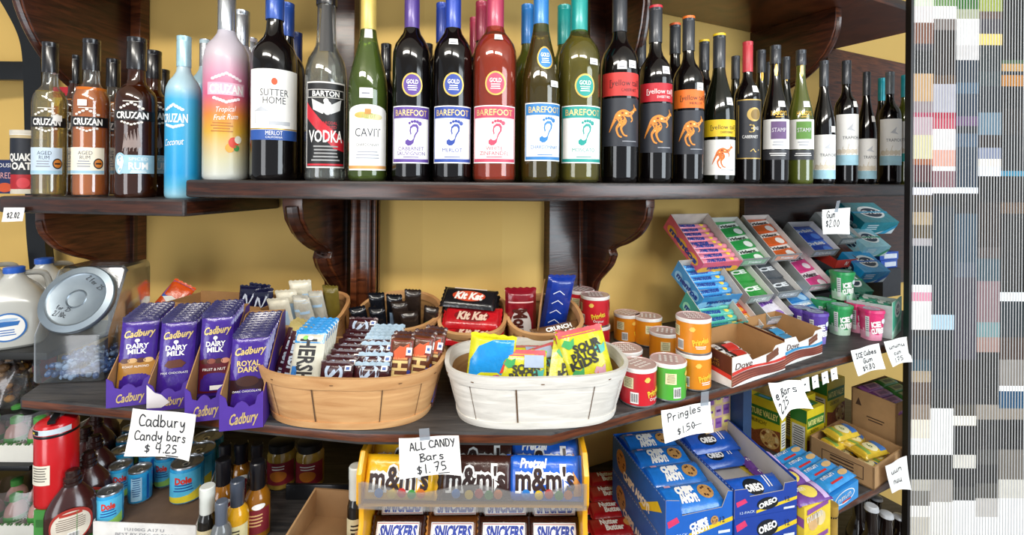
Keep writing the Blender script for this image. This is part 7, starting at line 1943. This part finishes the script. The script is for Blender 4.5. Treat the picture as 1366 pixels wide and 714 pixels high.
# milk jugs
MILK = clear('cloudy_jug_plastic', '#e9ebe6', .9, .03, .25, .72, '#dfe0da')
def jug(px, py, Y, k, lab):
    r = thing('milk_jug', lab, 'jug', (xp(px, Y), Y, hz(.418) + .0006), R(36), 'cloudy gallon jugs')
    a = .066 * k; H = .205 * k
    def ring(t, z, q, n=4.0): x, y = superell(a * q, a * q, n, t); return (x, y, z)
    prof = [(0, .92), (.03, 1), (.40, 1), (.46, .97), (.56, .98), (.62, .94), (.74, .70), (.84, .42), (.89, .30), (.93, .29)]
    m = MB(); vs = [ring(2 * math.pi * i / 40, f * H, q, 4.5 if f < .6 else 3.2 if f < .8 else 2.0) for f, q in prof for i in range(40)]
    fs = [(j * 40 + i, j * 40 + (i + 1) % 40, (j + 1) * 40 + (i + 1) % 40, (j + 1) * 40 + i) for j in range(len(prof) - 1) for i in range(40)]
    fs += [tuple(range(40))[::-1], tuple((len(prof) - 1) * 40 + i for i in range(40))]
    m.add(vs, fs, MILK); m.build('jug_body', r)
    m = MB(); m.lathe([(a * .32, H * .92), (a * .33, H * .925), (a * .33, H * .99), (a * .28, H), (.001, H)], mat('#2a5fc0', .4), 24); m.build('cap', r)
    m = MB(); m.tube(smooth_line([(a * .25, a * .2, H * .9), (a * .8, a * .55, H * .86), (a * .95, a * .7, H * .66), (a * .86, a * .7, H * .5)], 5), a * .12, MILK, 10); m.build('handle', r)
    m = MB(); D = Deco(m, plane((0, -a - .0008, H * .28), (1, 0, 0), (0, 0, 1), (0, -1, 0))); bl = mat('#2f6fb8', .5)
    D.ell(0, 0, a * .56, a * .56, bl, 1, 32); D.ell(0, 0, a * .5, a * .5, WHI, 2, 32); D.poly([(-a * .36, a * .02), (a * .3, a * .06), (a * .36, a * .22), (-a * .2, a * .24)], bl, 3); D.small(0, -a * .08, a * .5, a * .28, 3, bl, 3); D.ell(0, a * .3, a * .3, a * .06, mat('#9fbfe0'), 3, 16)
    m.build('label', r)
jug(20, 447, 1.20, .93, 'cloudy gallon jug with a blue cap on the black rack, in front'); jug(60, 440, 1.33, .93, 'cloudy gallon jug mostly hidden behind the rack post'); jug(-16, 440, 1.335, .9, 'cloudy gallon jug behind, cut off at the picture edge')
# oat canister and other dry goods at the end of the rum shelf
(X, Y), _ = atd(37, .25, 258)
r = thing('oat_canister', 'tall cardboard oat canister at the end of the rum row', 'canister', (X, Y, hz(H_UPL) + .0005), R(30))
k, H = .034, .165
OC = mat('#1f2430', .5)
m = MB(); m.lathe([(k, 0, mat('#d8d2c2')), (k, .012, mat('#b01f2a')), (k, .05, OC), (k, H - .02, mat('#c9b58a')), (k * 1.02, H - .012, WHITE), (k * 1.02, H, WHITE), (.001, H)], OC, 28)
D = Deco(m, lambda u, v, l: ((k + .0004 + l) * math.sin(u / k), -(k + .0004 + l) * math.cos(u / k), v), 1, 1, .006, .0003); D.text('QUAKER', 0, H * .58, .018, WHI, 2, .066, bold=.04); D.text('OATS', 0, H * .44, .018, WHI, 2, .05, bold=.04); D.ell(0, .028, .013, .014, mat('#d8404a'), 2)
m.build('tube', r)
m = MB(); m.lathe([(k * 1.03, H - .01), (k * 1.03, H + .001), (.001, H + .002)], mat('#d9d4c8', .4), 28); m.build('lid', r)
(X, Y), _ = atd(8, .22, 258)
simple_carton('coffee_can', 'navy coffee brick at the very end of the rum shelf', 'coffee', TR(X - .05, Y, hz(H_UPL) + .0006) @ RZ(-4), .085, .07, .088, mat('#1f2f5c', .4), lambda D, w_, h_: (D.text('HOUSE', w_ * .55, h_ * .84, h_ * .12, WHI, 2, w_ * .6), D.text('RED', w_ * .66, h_ * .54, h_ * .18, mat('#d8a0a0'), 2, w_ * .4), D.ell(w_ * .6, h_ * .18, w_ * .25, h_ * .14, mat('#c8502a'), 2)))
bpy.data.objects['coffee_can'].name = 'coffee_brick'
(X, Y), _ = atd(86, .34, 258)
simple_carton('red_carton', 'tall red and white carton glimpsed between the first two rum bottles', 'carton', TR(X - .035, Y, hz(H_UPL) + .0006) @ RZ(-8), .06, .05, .30, mat('#c01f30', .4), lambda D, w_, h_: (D.rect(0, h_ * .82, w_, h_ * .9, WHI, 1), D.rect(w_ * .3, h_ * .1, w_ * .6, h_ * .75, WHI, 1)))
# bagged goods under the jug shelf
BAG = clear('thin_bag_film', '#f2f2f2', .97, .02, .16, .05, '#c9c9cc')
def lumps(name, label, cx_, cy, cz, rx, ry, rz_, cols, n, s_):
    m = MB()
    for i in range(n):
        a, b, c = random.uniform(-1, 1) * rx, random.uniform(-1, 1) * ry, random.uniform(0, 1) * rz_
        q = s_ * random.uniform(.7, 1.2); mm = mat(random.choice(cols), .6, 0, .1, 90)
        m.lathe([(q * math.sin(math.pi * j / 6) + 1e-4, -q * .75 * math.cos(math.pi * j / 6) + q * .75) for j in range(7)], mm, 8, 1, .8, (a, b, c), cap=False)
    o = m.build(name); o.location = (cx_, cy, cz); return props(o, label, 'snack', None, 'stuff')
def sack(label, px, Y, h_base, a, H, name='plastic_bag', rot=0):
    r = thing(name, label, 'bag', (xp(px, Y), Y, hz(h_base) + .001), R(rot))
    m = MB()
    def f(u, v):
        t = 2 * math.pi * u; q = (1 - .55 * max(0, v - .62) / .38) * (1 + .06 * math.sin(5 * t + 4 * v) + .04 * math.sin(9 * t - 7 * v))
        return (a * q * math.cos(t), a * .7 * q * math.sin(t) * (1 - .5 * v), H * v + .006 * math.sin(7 * t) * v)
    m.grid(f, 40, 14, BAG, wrap=True); m.build('film', r); return r
sack('clear plastic bag of brown snacks under the jug shelf', 8, 1.24, .588, .060, .122); lumps('mixed_nuts', 'brown nuts inside the clear bag under the jug shelf', xp(8, 1.24), 1.24, hz(.588) + .003, .035, .022, .10, ['#6a4526', '#a9762f', '#4a2c1a', '#7a5a3a'], 46, .012)
sack('small clear bag of dark snacks hanging low beside the grey shelf end', 36, 1.285, .588, .036, .122); lumps('dried_snacks', 'dark dried snacks inside the small clear bag', xp(36, 1.285), 1.285, hz(.588) + .003, .024, .016, .12, ['#5a3a20', '#8a6a3a', '#3a2418'], 34, .011)
RC = simple_carton('red_packet', 'bright red packet beside the bagged snacks at the grey shelf end', 'packet', TR(xp(47, 1.34), 1.335, hz(.588) + .001) @ RZ(10), .04, .03, .10, foil('#c8202a', .25))
# juice bottles in white trays
JP = mat('#b98f88', .15, 0, .15, 40, .4); JG = mat('#4f9a4a', .4); PT = paper('#e3e2da'); GRS = mat('#4f7a4a', .7)
JB = None
def juice(x, y, z, lab):
    global JB
    if JB: return dup(JB, (x, y, z), R(40), lab, 'small juice bottles in the white trays')
    r = JB = thing('juice_bottle', lab, 'bottle', (x, y, z), R(40), 'small juice bottles in the white trays'); k, H = .021, .088
    m = MB().lathe([(k * .9, 0), (k, .004), (k, H * .55), (k * .85, H * .68), (k * .5, H * .8), (k * .45, H * .85)], JP, 20); m.build('bottle_body', r)
    m = MB().lathe([(k * .55, H * .83), (k * .56, H * .98), (k * .4, H)], JG, 16); m.build('cap', r)
    m = MB(); D = Deco(m, lambda u, v, l: ((k + .0004 + l) * math.sin(u / k), -(k + .0004 + l) * math.cos(u / k), v), 1, 1, .006, .0003); D.rect(-k * 1.5, .006, k * 1.5, H * .5, WHI, 1); D.rect(-k * 1.5, H * .36, k * 1.5, H * .5, JG, 2); D.small(0, H * .33, k * 1.4, H * .2, 3, mat('#55785a'), 2); m.build('label', r)
    return r
for t_i, (hb_, px_r, yf, nm) in enumerate([(.672, 54, 1.125, 'upper'), (.842, 55, 1.10, 'lower')]):
    x1 = xp(px_r, yf); r = thing('juice_tray', nm + ' white cardboard tray of small juice bottles on the black rack', 'tray', (x1, yf, hz(hb_) + .0006), 0, 'white juice trays')
    m = MB(); m.box((-.2, .085, .001), (.4, .17, .002), KRAFTD); m.build('bottom', r)
    m = MB(); m.box((-.2, .001, .02), (.4, .0025, .04), PT)
    for q in range(60): m.box((-.4 + .4 * (q + .5) / 60, .001, .041), (.0035, .003, .004), GRS if q % 3 else PT)
    m.build('front_lip', r)
    m = MB(); m.box((-.001, .085, .018), (.0025, .17, .036), PT); m.build('side_lip', r)
    for j in range(2):
        for i in range(3):
            juice(x1 - .030 - .056 * i, yf + .034 + .056 * j, hz(hb_) + .004, 'small pink juice bottle with a green cap in the %s white tray, %s row' % (nm, 'front' if j == 0 else 'back'))
    # the shrink film around the pack
    m = MB(); m.grid(lambda u, v: (x1 - .09 + .095 * math.cos(2 * math.pi * u) * (1 - .25 * v * v) * (1 + .04 * math.sin(11 * u * 6.28)), yf + .07 + .064 * math.sin(2 * math.pi * u) * (1 - .3 * v * v), hz(hb_) + .004 + .094 * v + .003 * math.sin(7 * 6.28 * u) * v), 44, 10, BAG, wrap=True)
    o = m.build('shrink_film'); props(o, 'clear shrink film stretched round the juice bottles of the ' + nm + ' tray', 'film')
# green carton and the red extinguisher
Mq = TR(xp(52, .945), .94, hz(.842) + .0008)
simple_carton('green_carton', 'green carton standing under the red fire extinguisher', 'carton', Mq, .085, .062, .186, mat('#3f8a3a', .55, 0, .08), lambda D, w_, h_: D.rect(w_ * .05, h_ * .82, w_ * .95, h_ * .9, mat('#2f6a2c'), 1))
YE = .972; XE = xp(79, YE); z0 = hz(.842) + .1872
r = thing('fire_extinguisher', 'red fire extinguisher with a white label tucked under the grey shelf', 'fire extinguisher', (XE, YE, z0), R(30))
k, H = .0345, .174
FER = mat('#c2141c', .22, 0, .05, 20, .5)
m = MB().lathe([(k * .9, 0), (k * .97, .003), (k, .01), (k, H * .90), (k * .93, H * .93), (k * .7, H * .955), (k * .4, H * .965), (k * .34, H * .97)], FER, 36); m.build('cylinder', r)
m = MB().lathe([(k * .3, H * .96), (k * .32, H * .98), (k * .26, H)], STEEL, 18); m.box((0, -.012, H * .985), (.012, .05, .006), BLACKMETAL); m.build('valve', r)
m = MB().lathe([(k * 1.012, H * .80), (k * 1.02, H * .805), (k * 1.02, H * .825), (k * 1.012, H * .83)], BLACKMETAL, 32, cap=False); m.build('strap', r)
m = MB(); D = Deco(m, lambda u, v, l: ((k + .0005 + l) * math.sin(u / k), -(k + .0005 + l) * math.cos(u / k), v), 1, 1, .006, .0003)
D.rect(-.040, H * .28, -.002, H * .50, paper('#e3dccb'), 1); D.small(-.021, H * .48, .03, H * .17, 6, mat('#6a655c'), 2); m.build('label', r)
m = MB(); D = Deco(m, lambda u, v, l: ((k + .0005 + l) * math.sin(u / k), -(k + .0005 + l) * math.cos(u / k), v), 1, 1, .006, .0003)
D.rect(-.042, H * .84, .03, H * .90, mat('#c9d6e0'), 1); D.rect(-.042, H * .845, -.022, H * .895, BLK, 2); D.rect(-.038, H * .855, -.03, H * .875, mat('#d9c23a'), 3)
m.build('label', r)

# ------------------------------------------------------------------ made-up slatted screen standing in for a stitching glitch at the right end
COLS = [
 [(0, 'cfe0c0'), (8, 'd8d0d0'), (30, '9a6048'), (58, '4a4250'), (67, '0c0c0e'), (98, 'c8a070'), (135, '9a8a90'), (150, 'c85070'), (156, 'b8a0a8'), (180, 'c9c29a'), (212, 'c07048'), (220, '7a4048'), (243, '3a2a30'), (250, 'd8d8e8'), (260, '6a5848'), (283, 'b09a78'), (300, '7a684a'), (318, 'a9a4a8'), (328, '24435a'), (380, 'f0f0f4'), (390, 'e090a8'), (402, 'f6f4f4'), (440, '2a2a2c'), (448, '22384a'), (480, '3a6478'), (495, 'b09a7a'), (510, '7a5a42'), (540, 'a08a74'), (560, 'efe3cf'), (585, 'ffffff'), (607, '35332f'), (640, 'b9b4a8'), (655, '8f8a80'), (675, 'f2eee6'), (690, 'c9c3b6')],
 [(0, '7aa860'), (8, 'e8e6e4'), (25, '8a7d78'), (40, '3a2a26'), (100, '7a5a40'), (112, 'a9a8b4'), (150, 'd83a5a'), (158, 'd85a70'), (172, 'e4dede'), (200, 'e0a090'), (222, 'f8f4f4'), (228, '9a6a74'), (250, 'e4e4ea'), (258, '101820'), (275, '163248'), (420, 'a9c8dc'), (440, '16293a'), (520, '3a3834'), (545, 'f6f6f4'), (607, '55524e'), (640, 'b0aaa2'), (670, 'f2efe8')],
 [(0, '4f9a3a'), (12, 'a9ae90'), (25, 'f2f0ee'), (60, 'c9c6c6'), (80, '1f3f5a'), (110, '4a7090'), (125, '24466a'), (155, '7a5a8a'), (168, '1c2c40'), (178, '4a6a8a'), (196, '2c4a6a'), (250, 'dfe6ee'), (258, '14181c'), (285, '3a5f7a'), (350, '5a6a80'), (370, '5a5668'), (480, '2a2422'), (540, '6a5f50'), (555, 'f6efe0'), (568, '161514'), (607, 'dcd8ce'), (625, '1a1918'), (650, '55524e'), (668, 'ffffff')],
 [(0, 'a9b84a'), (15, '7a5a4a'), (25, '55505a'), (45, 'e3c56a'), (60, '24343a'), (95, '3a545a'), (115, '14283a'), (150, '6a8aa0'), (180, '3a2a2a'), (197, '8a93ae'), (212, 'e9e0d6'), (222, 'dfe6f0'), (235, '1a1c20'), (270, '4a3a34'), (330, '6a5a58'), (345, '4a6a7a'), (375, '9a7a80'), (430, '7aa0a4'), (450, 'b08a80'), (470, '1a1614'), (540, 'a09484'), (560, '2c2926'), (600, '5f5a54'), (620, '2c2926'), (645, '6f6a62'), (665, 'c9c4be'), (690, 'ffffff')],
 [(0, '0c0d0c'), (80, '5a7a4a'), (85, 'c89a5a'), (95, '1a2a3a'), (100, 'd08a3a'), (115, '14161a'), (145, '3a3432'), (180, '1a2228'), (228, '3a9ac0'), (235, '14100e'), (270, '7a5a40'), (285, '1a1614'), (390, 'e8eef2'), (402, '14303c'), (450, '6a4a3a'), (480, '9a928a'), (515, 'ffffff'), (522, '2a6a9a'), (545, 'a09484'), (560, '201e1c'), (600, '8a8276'), (640, 'd8d4ca'), (665, 'ffffff')],
]
def deep(c):
    q = [int(c[i:i + 2], 16) for i in (0, 2, 4)]
    k = .55 + .45 * min(1, max(0, (sum(q) / 3 - 70) / 110))
    return '#%02x%02x%02x' % tuple(int(x * k) for x in q)
YS_ = 1.372
sc_ = thing('glitch_screen', 'tall made-up screen of thin pale upright slats over coloured blocks, standing in for a stitching glitch at the shelf end', 'screen', (0, 0, 0))
Z0, Z1 = 0.001, 2.5
ex = [1213.5, 1244, 1274.5, 1305, 1335.5, 1372]
for ci in range(5):
    xa, xb = xp(ex[ci], YS_), xp(ex[ci + 1], YS_); m = MB(); rows = COLS[ci]
    for i, (y0, c) in enumerate(rows):
        za = zp(ex[ci], y0, YS_) if i else Z1; zb_ = zp(ex[ci], rows[i + 1][0], YS_) if i + 1 < len(rows) else Z0
        m.box(((xa + xb) / 2, YS_ + .0045, (za + zb_) / 2), (xb - xa, .008, za - zb_), mat(deep(c), .9, 0, .04))
    m.build('coloured_panel', sc_)
SLM = mat('#c4c4c4', .7, 0, .03)
nS = 41
for i in range(nS):
    px = 1215.2 + 3.82 * i; x = xp(px, YS_); m = MB(); m.box((x, YS_ + .0001, (Z0 + Z1) / 2), (.9 * YS_ / FPX, .0008, Z1 - Z0), SLM); m.build('glitch_stripe', sc_)
m = MB(); m.box((xp(1211.6, YS_), YS_ - .001, (Z0 + Z1) / 2), (3.6 * YS_ / FPX, .02, Z1 - Z0), mat('#120f0f', .5)); m.build('glitch_edge', sc_)
